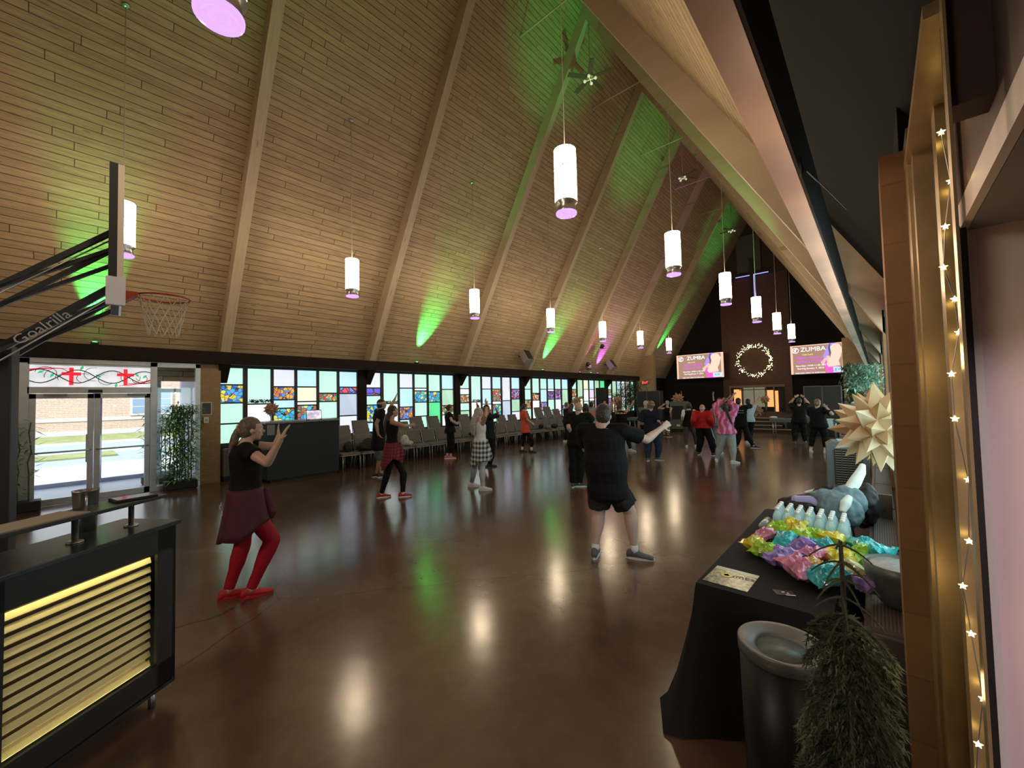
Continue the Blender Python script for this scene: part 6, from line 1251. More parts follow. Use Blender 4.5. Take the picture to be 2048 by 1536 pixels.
def hand(b, w, tip, side, fwv, s=1.0, curl=.5, thumb=1, spread=.07):
    """palm, four unequal bent fingers and a thumb on the side of the palm"""
    w, tip = V(w), V(tip); d = (tip-w).normalized(); L = (tip-w).length*s
    n = d.cross(V(fwv)); n = n.normalized() if n.length > .05 else d.cross(Vector((0, 0, 1))).normalized()   # across the palm
    pn = n.cross(d).normalized()
    pl = L*.50; pw = .036*s
    b.rings([ell(w+d*pl*t-d*.004, n, pn, d, pw*q, .0135*s*q2, 12, 2.6) for t, q, q2 in ((0, .68, 1.15), (.3, .85, 1.15), (.7, 1.0, 1.0), (1.0, .98, .85))])
    fl = [.84, 1.0, .93, .74]
    for i in range(4):
        o = (i-1.5)/1.5; base = w+d*pl*.92+n*pw*.78*o; l = L*.48*fl[i]; dr = (d+n*o*spread).normalized()
        a1, a2 = curl*.35, curl*.9
        p1 = base+(dr*math.cos(a1)+pn*math.sin(a1)).normalized()*l*.46
        p2 = p1+(dr*math.cos(a2)+pn*math.sin(a2)).normalized()*l*.32
        a3 = curl*1.3; p3 = p2+(dr*math.cos(a3)+pn*math.sin(a3)).normalized()*l*.22
        r = .0082*s
        b.tube([base-dr*.012, base, p1, p2, p3, p3+(p3-p2)*.15], [r, r*1.05, r, r*.92, r*.75, r*.3], 8)
    tb = w+d*pl*.22-n*pw*.75*thumb; t1 = tb+(d*.55-n*.75*thumb+pn*.25).normalized()*L*.20; t2 = t1+(d*.85-n*.35*thumb+pn*.3).normalized()*L*.17
    b.tube([w+d*pl*.15-n*pw*.2*thumb, tb, t1, t2, t2+(t2-t1)*.12], [.013*s, .0115*s, .0095*s, .0075*s, .003*s], 8)

def head(b, J, s=1.0, look=None, face=True, nkk=1.0):
    h = V(J['head']); f = V(look if look is not None else J['fw']).normalized(); u = Vector((0, 0, 1)); nk = V(J['neck'])
    if look is None: pass
    u = (u*1.0+(h-nk).normalized()*.35).normalized(); r = f.cross(u).normalized(); u = r.cross(f).normalized()
    R3 = Matrix((r, f, u)).transposed()
    def at(x, y, z): return h+(r*x+f*y+u*z)*s
    b.ball(at(0, -.005, .018), .1*s, 16, sc=(.76, .96, .92), rot=R3)      # skull
    b.ball(at(0, .028, -.035), .1*s, 14, sc=(.60, .60, .78), rot=R3)       # face
    b.ball(at(0, .055, -.088), .03*s, 10, sc=(.95, .8, .7), rot=R3)        # chin
    b.ball(at(0, .03, -.075), .055*s, 12, sc=(.92, .9, .62), rot=R3)       # jaw
    b.tube([at(0, .085, .005), at(0, .105, -.024), at(0, .098, -.034)], [.007*s, .0125*s, .009*s], 8)   # nose
    b.ball(at(0, .084, .022), .03*s, 10, sc=(1.5, .45, .45), rot=R3)       # brow
    b.ball(at(0, .088, -.058), .018*s, 8, sc=(1.25, .55, .55), rot=R3)     # lips
    for q in (-1, 1):
        b.ball(at(.043*q, .062, -.02), .022*s, 8, sc=(1, .7, .8), rot=R3)  # cheek
        b.ball(at(.074*q, -.004, -.014), .024*s, 10, sc=(.38, .7, 1.15), rot=R3)   # ear
    cap(b, nk-V((0, 0, .02)), at(0, -.015, -.055), .058*s*nkk, .050*s*nkk, 14)
    return at, R3, r, f, u

def garment(mb, name, mat, parent, base, voxel, disp=None, smooth=2, label=None):
    if label: o = bake(mb, name, mat, voxel, smooth, parent, disp, label=label)
    else: o = bake(mb, name, mat, voxel, smooth, parent, disp)
    return o

BUILDS = dict(
 slim=dict(hip=.160, hipd=.110, waist=.122, waistd=.090, chest=.148, chestd=.105, th=.080, ca=.050, ar=.040, belly=0),
 mid=dict(hip=.178, hipd=.128, waist=.145, waistd=.115, chest=.162, chestd=.122, th=.092, ca=.055, ar=.045, belly=.01),
 wide=dict(hip=.205, hipd=.150, waist=.180, waistd=.145, chest=.188, chestd=.142, th=.108, ca=.062, ar=.053, belly=.02),
 man=dict(hip=.168, hipd=.120, waist=.165, waistd=.128, chest=.185, chestd=.132, th=.088, ca=.056, ar=.050, belly=.02),
 big=dict(hip=.215, hipd=.165, waist=.238, waistd=.205, chest=.228, chestd=.172, th=.108, ca=.068, ar=.062, belly=.05))

def skin(name, c): return P(name, c, .5, var=.08, vs=6)
SK_F = skin('fair_skin', (.52, .33, .26)); SK_T = skin('tan_skin', (.40, .24, .16)); SK_B = skin('light_brown_skin', (.30, .17, .11)); SK_P = skin('pale_skin', (.60, .42, .36))

def person(key, label, build, skn, top=None, bottom=None, shoes=None, hair=None, vox=.012, extra=None, hs=1.0, curl=.45, look=None, group='people in the dance class', hands=(1, 1), thumb=(1, 1)):
    J = JOINTS[key]; g = dict(BUILDS[build]) if isinstance(build, str) else build; base = V(J['g']); k = J['H']/1.66
    r = empty('person', base, label=label, cat='person', group=group)
    # work relative to the base
    Jr = {}
    for q, v in J.items():
        Jr[q] = v if q in ('H', 'fw', 'fdL', 'fdR', 'g') else tuple(V(v)-base)
    J = Jr; fw = V(J['fw'])
    up = (V(J['neck'])-V(J['pel'])).normalized()
    # body
    b = MB(); torso(b, J, g, 0)
    at, R3, hr, hf, hu = head(b, J, k*1.0, look, True, g.get('nk', 1.0))
    for s, sg in (('L', -1), ('R', 1)):
        sh, el, wr, ti = (V(J[q+s]) for q in ('sh', 'el', 'wr', 'ti'))
        cap(b, V(J['neck'])-up*.045+(sh-V(J['neck']))*.25, sh, g['ar']*1.1, g['ar']*1.22, 12)
        cap(b, sh, el, g['ar']*1.18, g['ar']*.86, 12, mid=(.35, .004))
        cap(b, el, wr, g['ar']*.86, g['ar']*.56, 12, mid=(.25, g['ar']*.12))
        hand(b, wr, ti, sg, fw, k*hs, curl, sg*thumb[0 if s == 'L' else 1])
        hp, kn, an = (V(J[q+s]) for q in ('hip', 'kn', 'an'))
        cap(b, hp, kn, g['th'], g['th']*.66, 14)
        cap(b, kn, an, g['th']*.64, .036, 14, mid=(.28, g['ca']*.22))
        fd = V(J['fd'+s]); he = an-fd*.035-V((0, 0, .035)); to = an+fd*.155*k-V((0, 0, .055))
        cap(b, he, to, .032, .024, 10); cap(b, an, an+fd*.05-V((0, 0, .03)), .036, .03, 10)
    bake(b, 'body', skn, vox*.72, 2, r)
    # shoes
    if shoes:
        mat, sole, sock = shoes
        for s in 'LR':
            an = V(J['an'+s]); fd = V(J['fd'+s]); sd = Vector((fd.y, -fd.x, 0)); z = Vector((0, 0, 1)); fl = -an.z+J['g'][2]*0
            gz = an.z-.075
            c0 = Vector((an.x, an.y, gz))
            prof = [(-.085, .026, .030, .055), (-.07, .034, .036, .085), (-.02, .037, .038, .105), (.04, .040, .036, .075), (.10, .045, .030, .052), (.15, .043, .022, .040), (.185, .030, .012, .030)]
            R = [];
            for (x, w, _, h_) in prof:
                R.append([c0+fd*x*k+sd*math.cos(a)*w*k+z*(.008+h_*.5*(1+math.sin(a)))*k for a in [2*PI*i/14 for i in range(14)]])
            q = MB(); q.rings(R); cap(q, c0+z*.06, an+z*.005, .040, .041, 12)
            sh_o = bake(q, 'shoe', mat, .007, 2, r)
            q = MB(); n = 20; pl = []
            for i in range(n):
                a = 2*PI*i/n; x = .05+.142*math.cos(a); w = (.044 if math.cos(a) > 0 else .038)*math.sin(a); pl.append(c0+fd*x*k+sd*w*k+z*.001)
            q.prism(pl, (0, 0, .022*k)); q.build('sole', sole, sh_o)
            if sock:
                q = MB(); kn = V(J['kn'+s]); dirv = (kn-an).normalized(); q.tube([an-dirv*.02, an+dirv*.075*sock[1]], [.040, .042], 14); q.build('sock', sock[0], r)
    # trousers
    if bottom:
        mat, ln, inf, *o = bottom     # ln: how far down each leg 0..2 (1=knee, 2=ankle)
        q = MB(); torso(q, J, g, inf, hi=.20)
        for s in 'LR':
            hp, kn, an = (V(J[q_+s]) for q_ in ('hip', 'kn', 'an'))
            t = min(1, ln); e = hp.lerp(kn, t); loose = o[0] if o else 0
            cap(q, hp, e, g['th']+inf, g['th']*(1-.34*t)+inf+loose*t, 16, flat=(ln <= 1))
            if ln > 1:
                t2 = ln-1; cap(q, kn, kn.lerp(an, t2), g['th']*.65+inf+loose, (g['th']*.64*(1-t2)+.037*t2)+inf+loose, 16, mid=(.28, g['ca']*.2), flat=True)
        garment(q, 'trousers' if ln > 1.2 else 'shorts', mat, r, base, vox, (.09, .012+.02*(o[0] if o else 0)/.02))
    # top
    if top:
        mat, sl, inf, lo, *o = top    # sl: sleeve 0..2 (1=elbow), lo: hem position on the spine
        fl = o[0] if o else .05
        q = MB(); torso(q, J, g, inf, lo=lo, hi=.97, flare=fl)
        for s in 'LR':
            sh, el, wr = (V(J[q_+s]) for q_ in ('sh', 'el', 'wr')); loose = o[1] if len(o) > 1 else .012
            if sl > 0:
                cap(q, V(J['neck'])-up*.045+(sh-V(J['neck']))*.25, sh, g['ar']*1.1+inf, g['ar']*1.25+inf, 12)
                t = min(1, sl); cap(q, sh, sh.lerp(el, t), g['ar']*1.2+inf, g['ar']*(1.18-.3*t)+inf+loose, 14, flat=(sl <= 1))
                if sl > 1: cap(q, el, el.lerp(wr, sl-1), g['ar']*.88+inf+loose, g['ar']*.7+inf+loose*.8, 14, flat=True)
            else:
                cap(q, V(J['neck'])-up*.05+(sh-V(J['neck']))*.2, V(J['neck']).lerp(sh, .62)-up*.012, .030+inf, .030+inf, 10)
        garment(q, o[2] if len(o) > 2 else 'shirt', mat, r, base, vox, (.08, .016+.3*max(0, inf-.012)))
    # hair
    if hair:
        kind, mat = hair[0], hair[1]; q = MB(); S_ = k
        if kind != 'bald':
            q.ball(at(0, -.016, .034), .103*S_, 18, sc=(.80, .96, .92), rot=R3)
            q.ball(at(0, -.045, -.005), .092*S_, 16, sc=(.84, .78, 1.0), rot=R3)
            if kind == 'short' and g.get('nk', 1) <= 1: q.ball(at(0, -.04, -.045), .07*S_, 12, sc=(.9, .7, .7), rot=R3)
            if kind == 'curly':
                rn = random.Random(4)
                for i in range(46):
                    a = rn.random()*2*PI; e_ = rn.uniform(-.5, 1.4); q.ball(at(.085*math.cos(a)*math.cos(e_), -.03+.075*math.sin(a)*math.cos(e_)-.012, .03+.09*math.sin(e_)), .03*S_, 7)
            if kind == 'bob':
                for sx_ in (-1, 0, 1): cap(q, at(.062*sx_, -.045-.02*(sx_ == 0), .0), at(.072*sx_, -.04-.02*(sx_ == 0), -.10), .04*S_, .03*S_, 12)
            if kind == 'bun': q.ball(at(0, -.125, hair[2] if len(hair) > 2 else .02), .042*S_, 12)
            if kind in ('tail', 'long'):
                ln = hair[2]; off = V(hair[3]) if len(hair) > 3 else Vector((0, 0, 0)); wd = .034 if kind == 'tail' else .055
                st = at(0, -.105, .03) if kind == 'tail' else at(0, -.075, -.03)
                back = -fw*(hair[4] if len(hair) > 4 else (.12 if kind == 'tail' else .075)); pts = [st]; N_ = 7
                for i in range(1, N_+1): t = i/N_; pts.append(st+back*math.sin(min(1.57, t*2.6))+off*t+Vector((0, 0, -ln*t)))
                if kind == 'tail': q.ball(st, .030*S_, 8); q.tube(pts, [.022, wd, wd*1.08, wd, wd*.9, wd*.75, wd*.5, wd*.12], 12, sy=1.0)
                else:
                    sidev = fw.cross(Vector((0, 0, 1)))
                    for sx_ in (-1, -.4, .4, 1):
                        q.tube([p+sidev*sx_*.042 for p in pts], [wd*.75, wd*.75, wd*.75, wd*.72, wd*.66, wd*.55, wd*.4, wd*.12], 10)
            # keep the face free
            ob = bake(q, 'hair', mat, .008 if vox > .009 else .006, 1, r, (.02, .010))
            me = ob.data; bm = bmesh.new(); bm.from_mesh(me)
            hc = V(J['head']); rem = []
            for v in bm.verts:
                d = v.co-hc; x_, y_, z_ = d.dot(hr), d.dot(hf), d.dot(hu)
                if y_ > .030 and z_ < .052*k and z_ > -.14: rem.append(v)
            bmesh.ops.delete(bm, geom=rem, context='VERTS'); bm.to_mesh(me); bm.free()
        else:
            q.ball(at(0, -.03, -.012), .094*S_, 16, sc=(.82, .78, .62), rot=R3)
            bake(q, 'hair', mat, .008, 1, r)
    # eyes and brows
    for sx_ in (-1, 1):
        q = MB(); q.ball(at(.031*sx_, .0785, .004), .0115*k, 10); q.mi = 1; q.ball(at(.031*sx_, .0875, .004), .0052*k, 8); q.build('eye', [P('eye_white', (.75, .73, .70), .2), P('iris_dark', (.03, .02, .015), .15)], r)
    if extra: extra(r, J, g, at, R3, dict(fw=fw, up=up, k=k, hr=hr, hf=hf, hu=hu))
    return r

def cloth(name, c, rough=.85, var=.12, sheen=.0): return P(name, c, rough, var=var, vs=5, sheen=sheen, spec=.25, bump=.08, bs=120)
BK = cloth('black_cotton', (.004, .004, .0045)); BK2 = cloth('washed_black_cotton', (.006, .0065, .009)); LEG = cloth('black_leggings', (.0035, .0035, .004), .7)
RED = cloth('red_leggings_knit', (.34, .008, .022), .6); NAVY = cloth('navy_tee', (.011, .013, .028)); JEAN = cloth('blue_jeans', (.018, .035, .075)); ORG = cloth('coral_orange_tee', (.72, .11, .05)); GRY = cloth('heather_grey', (.30, .33, .36)); CHAR = cloth('charcoal_shorts_cloth', (.018, .017, .020))
DNAV = cloth('dark_navy_sweat', (.010, .014, .020)); REDJ = cloth('red_tracksuit', (.45, .012, .018), .55); WHT = cloth('white_cotton', (.70, .72, .76)); LBL = cloth('pale_blue_cotton', (.45, .60, .72)); LGREY = cloth('light_grey_leggings', (.36, .40, .42), .7)
WS = P('white_sole', (.72, .74, .72), .5); SW = P('white_shoe', (.68, .70, .70), .5); SB = P('black_shoe', (.02, .02, .022), .5); SR = P('red_shoe', (.42, .012, .02), .55); SG = P('grey_shoe', (.09, .10, .12), .6); SPK = P('pink_shoe', (.60, .16, .20), .6)
SOCK = P('white_sock', (.72, .74, .76), .9)
def hairm(n, c): return P(n, c, .5, var=.45, vs=25, sheen=.2)
H_BR = hairm('brown_hair', (.055, .028, .016)); H_DK = hairm('dark_hair', (.012, .008, .007)); H_GR = hairm('silver_hair', (.36, .34, .30)); H_DB = hairm('ash_brown_hair', (.11, .075, .05)); H_RD = hairm('red_brown_hair', (.07, .018, .012)); H_WH = hairm('white_hair', (.50, .46, .40)); H_LB = hairm('light_curly_hair', (.22, .13, .07)); H_GY = hairm('grey_brown_hair', (.026, .021, .018))

def plaid(name, c1, c2, sc):
    t = NT(name); x = t.xyz(t.coord()); s1 = t.math('GREATER_THAN', t.math('FRACT', t.math('MULTIPLY', t.math('ADD', x[0], t.math('MULTIPLY', x[1], .8)), sc)), .5); s2 = t.math('GREATER_THAN', t.math('FRACT', t.math('MULTIPLY', x[2], sc)), .5)
    f = t.math('MULTIPLY', t.math('ADD', s1, s2), .5); c = t.ramp(f, [(0, c1), (.5, tuple((a+b_)/2.6 for a, b_ in zip(c1, c2))), (.99, c2)]); t.L(c, t.b.inputs['Base Color']); t.b.inputs['Roughness'].default_value = .85; return t.m
def skirt(q, J, g, base_inf, length, asym=0, n=32, folds=9, amp=.012, top_t=.18, flare=.06, seed=0, split=None):
    """cloth tied round the waist and hanging to a wavy hem"""
    pel = V(J['pel']); up = (V(J['neck'])-pel).normalized(); L = (V(J['neck'])-pel).length; hs = (V(J['hipR'])-V(J['hipL'])).normalized(); f = up.cross(hs).normalized(); f = f if f.dot(V(J['fw'])) > 0 else -f
    R = []
    for j in range(9):
        t = j/8; ring_ = []
        for i in range(n):
            a = 2*PI*i/n; back = max(0, -math.sin(a)); w = g['hip']+base_inf+flare*t*(1+.4*back); d = g['hipd']+base_inf+flare*t*1.1
            z = top_t*L-t*(length*(.72+.28*back)+.05*math.sin(a*3+seed)*t)
            wv = amp*t*math.sin(a*folds+seed)
            ring_.append(pel+up*0+Vector((0, 0, z))+hs*(w+wv)*math.cos(a)*(1-.12*(1-t))+f*(d+wv)*math.sin(a)*(1-.1*(1-t)))
        R.append(ring_)
    q.rings(R, closed_caps=False)
def knot(q, J, g, drop=.28, side=1, seed=0):
    pel = V(J['pel']); up = Vector((0, 0, 1)); f = V(J['fw']); hs = (V(J['hipR'])-V(J['hipL'])).normalized(); c = pel+f*(g['hipd']+.03)+up*.07+hs*.03*side
    q.ball(c, .035, 10)
    for s in (-1, 1):
        q.tube([c, c+f*.03+hs*.04*s-up*drop*.4, c+f*.05+hs*.07*s-up*drop*.75, c+f*.04+hs*.06*s-up*drop], [.028, .045, .05, .03], 10, sy=.6)
def ex_red(r, J, g, at, R3, c):
    m = P('maroon_mesh_cloth', (.06, .004, .014), .75, var=.25, vs=12)
    q = MB(); skirt(q, J, g, .02, .50, amp=.018, folds=7, flare=.055, seed=2, top_t=.22); o = q.build('tied_jacket', m, r)
    s = o.modifiers.new('s', 'SOLIDIFY'); s.thickness = .012
    q = MB(); knot(q, J, g, .26); bake(q, 'jacket_sleeves', m, .01, 2, r)
    p = V(J['pel']); q = MB()
    for i in range(7):
        a = i*1.3; c0 = p-c['fw']*(g['hipd']+.062+.01*math.sin(i))+Vector((0, 0, -.0-.018*i))+c['hr']*(.02*math.sin(a)+.03); q.tube([c0+Vector((0, 0, .016)), c0-c['fw']*.002, c0+Vector((0, 0, -.016))+c['hr']*.018*math.cos(a)], .004, 5)
    q.build('white_back_print', P('white_print', (.65, .62, .62), .7), r)
    q = MB(); b = at(0, -.105, .03); q.tube([b-c['hr']*.02, b+c['hr']*.02], .026, 10); q.build('hair_tie', P('pale_tie', (.6, .6, .55), .5), r)
person('red', 'woman in black tee, red leggings and maroon tied jacket, ponytail, hands raised, at left front', 'mid', SK_F, (BK, .45, .014, .06, .03), (RED, 1.97, .008), (SR, SR, (SK_F, .5)), ('tail', H_DB, .42, (.0, -.0, 0), .055), vox=.009, extra=ex_red, curl=.25)
def headband(mat, z=.02, w=.022):
    def f(r, J, g, at, R3, c):
        R = []
        for dz in (-w, w):
            R.append([at(.088*math.cos(a), -.006+.108*math.sin(a), z+.02+dz+.02*math.sin(a)) for a in [2*PI*i/24 for i in range(24)]])
        q = MB(); q.rings(R, closed_caps=False); q.build('headband', mat, r)
    return f
person('cap', 'tall man in black tee and grey shorts with a cream headband, behind the pointing woman', dict(BUILDS['man'], waist=.17, chest=.195), SK_T, (BK2, .6, .018, -.22, .08), (P('grey_jersey', (.11, .12, .13), .8), 1.0, .018, .03), (SB, WS, None), ('short', H_DK), extra=headband(P('cream_band', (.50, .42, .33), .8)))
def ex_plaid(r, J, g, at, R3, c):
    m = plaid('maroon_checks', (.10, .004, .018), (.24, .03, .05), 17)
    q = MB(); skirt(q, J, g, .02, .46, amp=.014, folds=8, flare=.06, seed=5); o = q.build('tied_plaid_shirt', m, r); s = o.modifiers.new('s', 'SOLIDIFY'); s.thickness = .01
    q = MB(); knot(q, J, g, .30); bake(q, 'shirt_sleeves', m, .012, 2, r)
person('plaidred', 'woman in black tank with maroon plaid shirt tied at waist, red shoes, one arm pointing', 'slim', SK_T, (BK, 0, .010, .0, .02), (LEG, 1.97, .008), (SR, WS, (WS, .45)), ('long', H_DK, .36), extra=ex_plaid, curl=.15)
person('pinkshoe', 'woman in black tee, black capris and pink shoes, hair in a bun, by the chairs', 'mid', SK_P, (BK, .55, .02, -.1, .10), (LEG, 1.72, .014, .01), (SPK, WS, None), ('bun', H_RD))
def ex_grey(r, J, g, at, R3, c):
    m = plaid('black_white_checks', (.02, .028, .036), (.62, .66, .68), 11)
    q = MB(); skirt(q, J, g, .02, .50, amp=.016, folds=7, flare=.06, seed=1); o = q.build('tied_flannel_shirt', m, r); s = o.modifiers.new('s', 'SOLIDIFY'); s.thickness = .01
    q = MB(); knot(q, J, g, .42); bake(q, 'flannel_sleeves', m, .012, 2, r)
    for s in 'LR':
        q = MB(); w, e = V(J['wr'+s]), V(J['el'+s]); d = (e-w).normalized(); q.tube([w+d*.01, w+d*.05], [.032, .034], 12); q.build('black_wristband', m_black, r)
person('greyhair', 'woman with long silver hair, white tank and black-white plaid shirt tied at the waist', 'slim', SK_F, (WHT, 0, .010, .0, .02), (P('two_tone_leggings', (.35, .36, .42), .6, var=.9, vs=3), 1.97, .008), (SW, WS, None), ('long', H_GR, .42), extra=ex_grey)
person('navycircle', 'person in dark navy sweatshirt with arms curved into a ring, half behind the silver-haired woman', 'mid', SK_T, (DNAV, .95, .016, -.1, .06), (LEG, 1.97, .012, .01), (SB, SB, None), ('long', hairm('auburn_hair', (.10, .035, .014)), .25))
person('orange', 'woman in coral orange tee and black capri leggings with a ponytail, before the chairs', 'slim', SK_F, (ORG, .75, .016, -.12, .06), (LEG, 1.70, .008), (SB, SB, (SOCK, 1.3)), ('tail', H_BR, .22, (0, 0, 0), .05))
person('whiteshoe', 'slim person in dark clothes with grey-blond hair and white shoes, left of the bald man', 'slim', SK_F, (BK2, .9, .012, -.06, .04), (LEG, 1.95, .012, .008), (SW, WS, None), ('short', hairm('grey_blond_hair', (.16, .13, .09))))
person('brownhair', 'woman with long brown hair mostly hidden behind the bald man\'s left shoulder', 'slim', SK_T, (BK2, .5, .012, -.06, .04), (LEG, 1.95, .010), (SB, SB, None), ('long', H_BR, .28))
person('bald', 'bald older man in black tee and long black trousers, standing left of the big man', dict(BUILDS['man'], waist=.185, chest=.20, waistd=.15), SK_F, (BK, .8, .020, -.14, .05, .02), (BK, 1.97, .016, .022), (P('dark_green_shoe', (.03, .06, .05), .6), WS, (SOCK, .4)), ('bald', hairm('cropped_white_hair', (.36, .28, .22))))
person('orangeback', 'person with dark hair in an orange tee, behind the bald man\'s right shoulder', 'mid', SK_B, (ORG, .7, .016, -.08, .05), (LEG, 1.95, .012), (SB, SB, None), ('bob', H_DK))
person('greytee', 'person with short dark hair in a light grey tee, behind the orange tee', 'man', SK_B, (GRY, .75, .016, -.1, .05), (LEG, 1.95, .014), (SB, WS, None), ('short', H_DK))
person('bigman', 'big man from behind in black tee and charcoal shorts, right arm stretched out', dict(BUILDS['big'], waist=.222, hip=.20, chest=.215, ar=.054, nk=1.35), SK_P, (BK2, .74, .018, -.24, .05, .016, 'tee_shirt'), (CHAR, .74, .022, .035), (SG, WS, (SOCK, 1.05)), ('short', H_GY), vox=.009, hs=1.0, curl=.9)
def ex_seq(r, J, g, at, R3, c):
    t = NT('sequins'); v = t.N('ShaderNodeTexVoronoi'); v.inputs['Scale'].default_value = 60; t.L(t.coord(), v.inputs['Vector']); x = t.xyz(v.outputs['Color']); c_ = t.ramp(x[0], [(0, (.05, .04, .03)), (.5, (.35, .28, .18)), (.75, (.85, .78, .62))], 'CONSTANT'); t.L(c_, t.b.inputs['Base Color']); t.b.inputs['Metallic'].default_value = .6; t.b.inputs['Roughness'].default_value = .3
    q = MB(); torso(q, J, g, .022, lo=.75, hi=.9); bake(q, 'sequinned_yoke', t.m, .012, 2, r)
person('sequin', 'woman in black with a sparkling sequinned yoke, arms raised, behind the big man', 'mid', SK_T, (BK, .0, .014, -.35, .12), (LEG, 1.95, .012), (SW, WS, None), ('long', H_BR, .12), extra=ex_seq)
person('handsup', 'person in black with both hands up, head hidden behind the big man', 'mid', SK_T, (BK, .5, .014, -.1, .05), (LEG, 1.95, .012), (SB, SB, None), ('short', H_BR))
person('navytee', 'woman with light curly hair in navy tee and blue jeans, beyond the outstretched arm', 'wide', SK_F, (NAVY, 1.0, .020, -.18, .05, .03), (JEAN, 1.97, .012, .012), (SG, WS, None), ('curly', H_LB))
person('greyman', 'white-haired person in grey shirt, just left of the curly-haired woman in navy', 'mid', SK_F, (P('grey_shirt', (.12, .13, .14), .8), .7, .016, -.1, .05), (LEG, 1.9, .014), (SB, SB, None), ('short', H_WH))
person('tank', 'woman in black tank and pale floral capris, elbow out, hand at her pale cap', 'slim', SK_F, (BK, 0, .010, -.1, .04), (P('floral_capris', (.28, .22, .20), .7, var=.7, vs=25), 1.7, .014, .012), (SB, WS, None), ('short', hairm('pale_cap_knit', (.38, .33, .28))))
def sleeves(r, J, g, m, sl):
    q = MB()
    for s in 'LR':
        sh, el, wr = (V(J[q_+s]) for q_ in ('sh', 'el', 'wr')); cap(q, sh, el, g['ar']*1.2+.01, g['ar']*.9+.016, 12); cap(q, el, el.lerp(wr, sl-1), g['ar']*.9+.014, g['ar']*.7+.012, 12)
    bake(q, 'white_sleeve', m, .012, 2, r)
def ex_vest(r, J, g, at, R3, c):
    q = MB(); n_ = V(J['neck']); q.tube([n_+Vector((0, 0, -.005)), n_+Vector((0, 0, .02))], [.066, .064], 14); q.build('white_collar', WHT, r)
person('vest', 'woman in black vest over white sleeves and dark printed leggings, left of the red jacket', 'mid', SK_F, (BK, 0, .018, -.10, .05), (P('printed_leggings', (.05, .045, .05), .7, var=.9, vs=22), 1.95, .008), (SW, WS, (SOCK, .5)), ('bob', H_GY), extra=lambda r, J, g, at, R3, c: (ex_vest(r, J, g, at, R3, c), sleeves(r, J, g, WHT, 1.85)))
def ex_stripe(r, J, g, at, R3, c):
    q = MB(); hp, kn, an = (V(J[k_+'R']) for k_ in ('hip', 'kn', 'an')); sd = (V(J['hipR'])-V(J['hipL'])).normalized(); o1, o2 = g['th']+.022, g['th']*.66+.030
    q.tube([hp+sd*o1, hp.lerp(kn, .5)+sd*(o1+o2)/2, kn+sd*o2, kn.lerp(an, .5)+sd*(.040+.035), an+sd*.062], .014, 8); q.build('white_side_stripe', WHT, r)
person('redjacket', 'white-haired man in red track jacket and black trousers with a white side stripe', 'wide', SK_F, (REDJ, 1.95, .020, -.02, .02, .018, 'track_jacket'), (BK, 1.97, .014, .020), (SB, WS, None), ('bald', H_WH), extra=ex_stripe)
PINK = NT('pink_swirl_jacket'); w_ = PINK.N('ShaderNodeTexWave'); w_.inputs['Scale'].default_value = 2.2; w_.inputs['Distortion'].default_value = 14; w_.inputs['Detail'].default_value = 3; PINK.L(PINK.coord(), w_.inputs[0])
PINK.L(PINK.ramp(w_.outputs['Fac'], [(.3, (.55, .08, .22)), (.6, (.72, .16, .38)), (.85, (.80, .34, .62))]), PINK.b.inputs['Base Color']); PINK.b.inputs['Roughness'].default_value = .7
person('pink', 'woman in pink swirl jacket and light grey leggings, hands joined overhead, long black ponytail', dict(BUILDS['wide'], hip=.22, hipd=.165, waist=.155, th=.122), SK_B, (PINK.m, 1.9, .022, -.02, .03, .02, 'pink_jacket'), (LGREY, 1.97, .008), (SW, WS, None), ('tail', H_DK, .50, (.14, .10, 0)))
person('greyback', 'person in grey shirt and grey-blue trousers, mostly hidden behind the pink jacket', 'mid', SK_F, (P('blue_grey_cloth', (.20, .23, .27), .8), 1.0, .016, -.1, .05), (P('blue_grey_cloth', (.2, .23, .27), .8), 1.95, .014), (SW, WS, None), ('short', H_DK))
def ex_lunge(r, J, g, at, R3, c):
    nk = V(J['neck']); hs = (V(J['shR'])-V(J['shL'])).normalized(); bk = -c['fw']; up_ = Vector((0, 0, 1))
    for i, t_ in enumerate(('DANCE', 'CLASS')):
        pass
    q = MB()
    for row in (0, 1):
        for i in range(5): p_ = nk+bk*(g['chestd']+.030)-up_*(.16+.075*row)+hs*(-.12+.06*i); q.tube([p_-hs*.018, p_+hs*.018], .010, 6)
    q.build('white_back_print', WHT, r)
person('lunge', 'dancer in black tee with white back print, lunging right with both arms flung wide', 'man', SK_F, (BK, .75, .018, -.12, .05, .02), (LEG, 1.95, .014, .010), (SB, WS, (SOCK, .5)), ('short', H_DK), extra=ex_lunge, curl=.2)
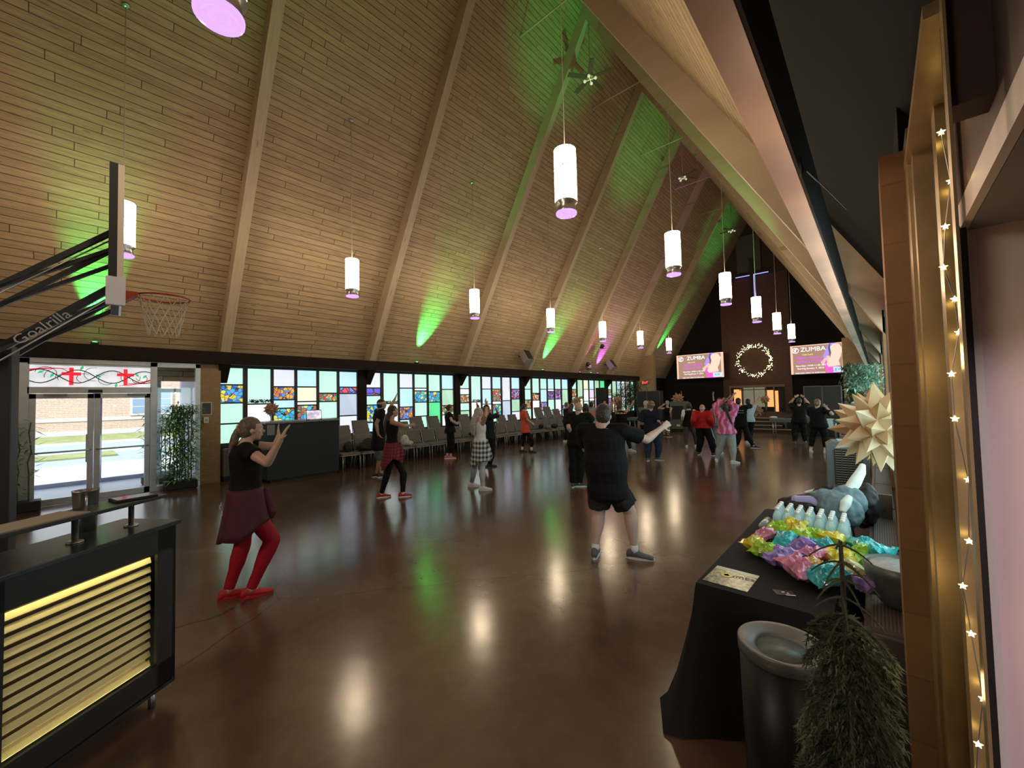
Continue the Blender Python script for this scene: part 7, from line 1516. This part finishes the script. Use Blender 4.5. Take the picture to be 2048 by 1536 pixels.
person('bluetee', 'person in pale blue-white tee and dark trousers, just right of the lunging dancer', 'mid', SK_F, (LBL, 1.0, .020, -.1, .05, .02), (LEG, 1.92, .014, .01), (SW, WS, None), ('short', H_DK))
def wristb(r, J, g, at, R3, c):
    for s in 'LR':
        q = MB(); w, e = V(J['wr'+s]), V(J['el'+s]); d = (e-w).normalized(); q.tube([w+d*.0, w+d*.03], [.033, .034], 12); q.build('black_wristband', m_black, r)
person('heart', 'person in black making a heart shape overhead with both hands, before the right black panel', 'wide', SK_F, (BK, .65, .018, -.16, .05, .02), (LEG, 1.92, .014, .01), (SG, SG, (SOCK, .5)), ('short', H_DK), extra=wristb)
person('capri', 'woman in black tee and black capris with bare ankles, hands beside her head, far right', 'wide', SK_P, (BK2, .8, .018, -.20, .05, .02), (LEG, 1.72, .012), (SW, WS, (SOCK, 1.2)), ('bun', H_LB, -.01))
# instructor on the stage behind the pink jacket
JOINTS['lead'] = {}
def from_tpl(src, key, base, H, arms):
    import copy
    J = {}; fw = Vector((-.35, -.93, 0)).normalized(); rt = Vector((fw.y, -fw.x, 0)); b_ = V(base)
    def q(x, y, z): return tuple(b_+rt*x+fw*y+Vector((0, 0, z)))
    J = dict(H=H, g=tuple(base), fw=tuple(fw), fdL=tuple(fw), fdR=tuple(fw), head=q(0, .02, 1.52), neck=q(0, 0, 1.37), pel=q(0, 0, .86))
    for s, sg in (('L', -1), ('R', 1)):
        J['sh'+s] = q(.17*sg, 0, 1.32); J['hip'+s] = q(.085*sg, 0, .85); J['kn'+s] = q(.12*sg, .03, .47); J['an'+s] = q(.15*sg, 0, .075)
    J['elR'] = q(.26, .05, 1.55); J['wrR'] = q(.27, .06, 1.79); J['tiR'] = q(.22, .06, 1.96); J['elL'] = q(-.36, .06, 1.48); J['wrL'] = q(-.56, .06, 1.66); J['tiL'] = q(-.68, .06, 1.78)
    return J
JOINTS['lead'] = from_tpl(None, 'lead', (-5.68, 21.2, .0), 1.65, None)
person('lead', 'instructor in black before the stage steps, one arm straight up, behind the pink jacket', 'slim', SK_F, (BK, .8, .014, -.1, .04), (LEG, 1.95, .010), (SB, SB, None), ('short', H_BR))
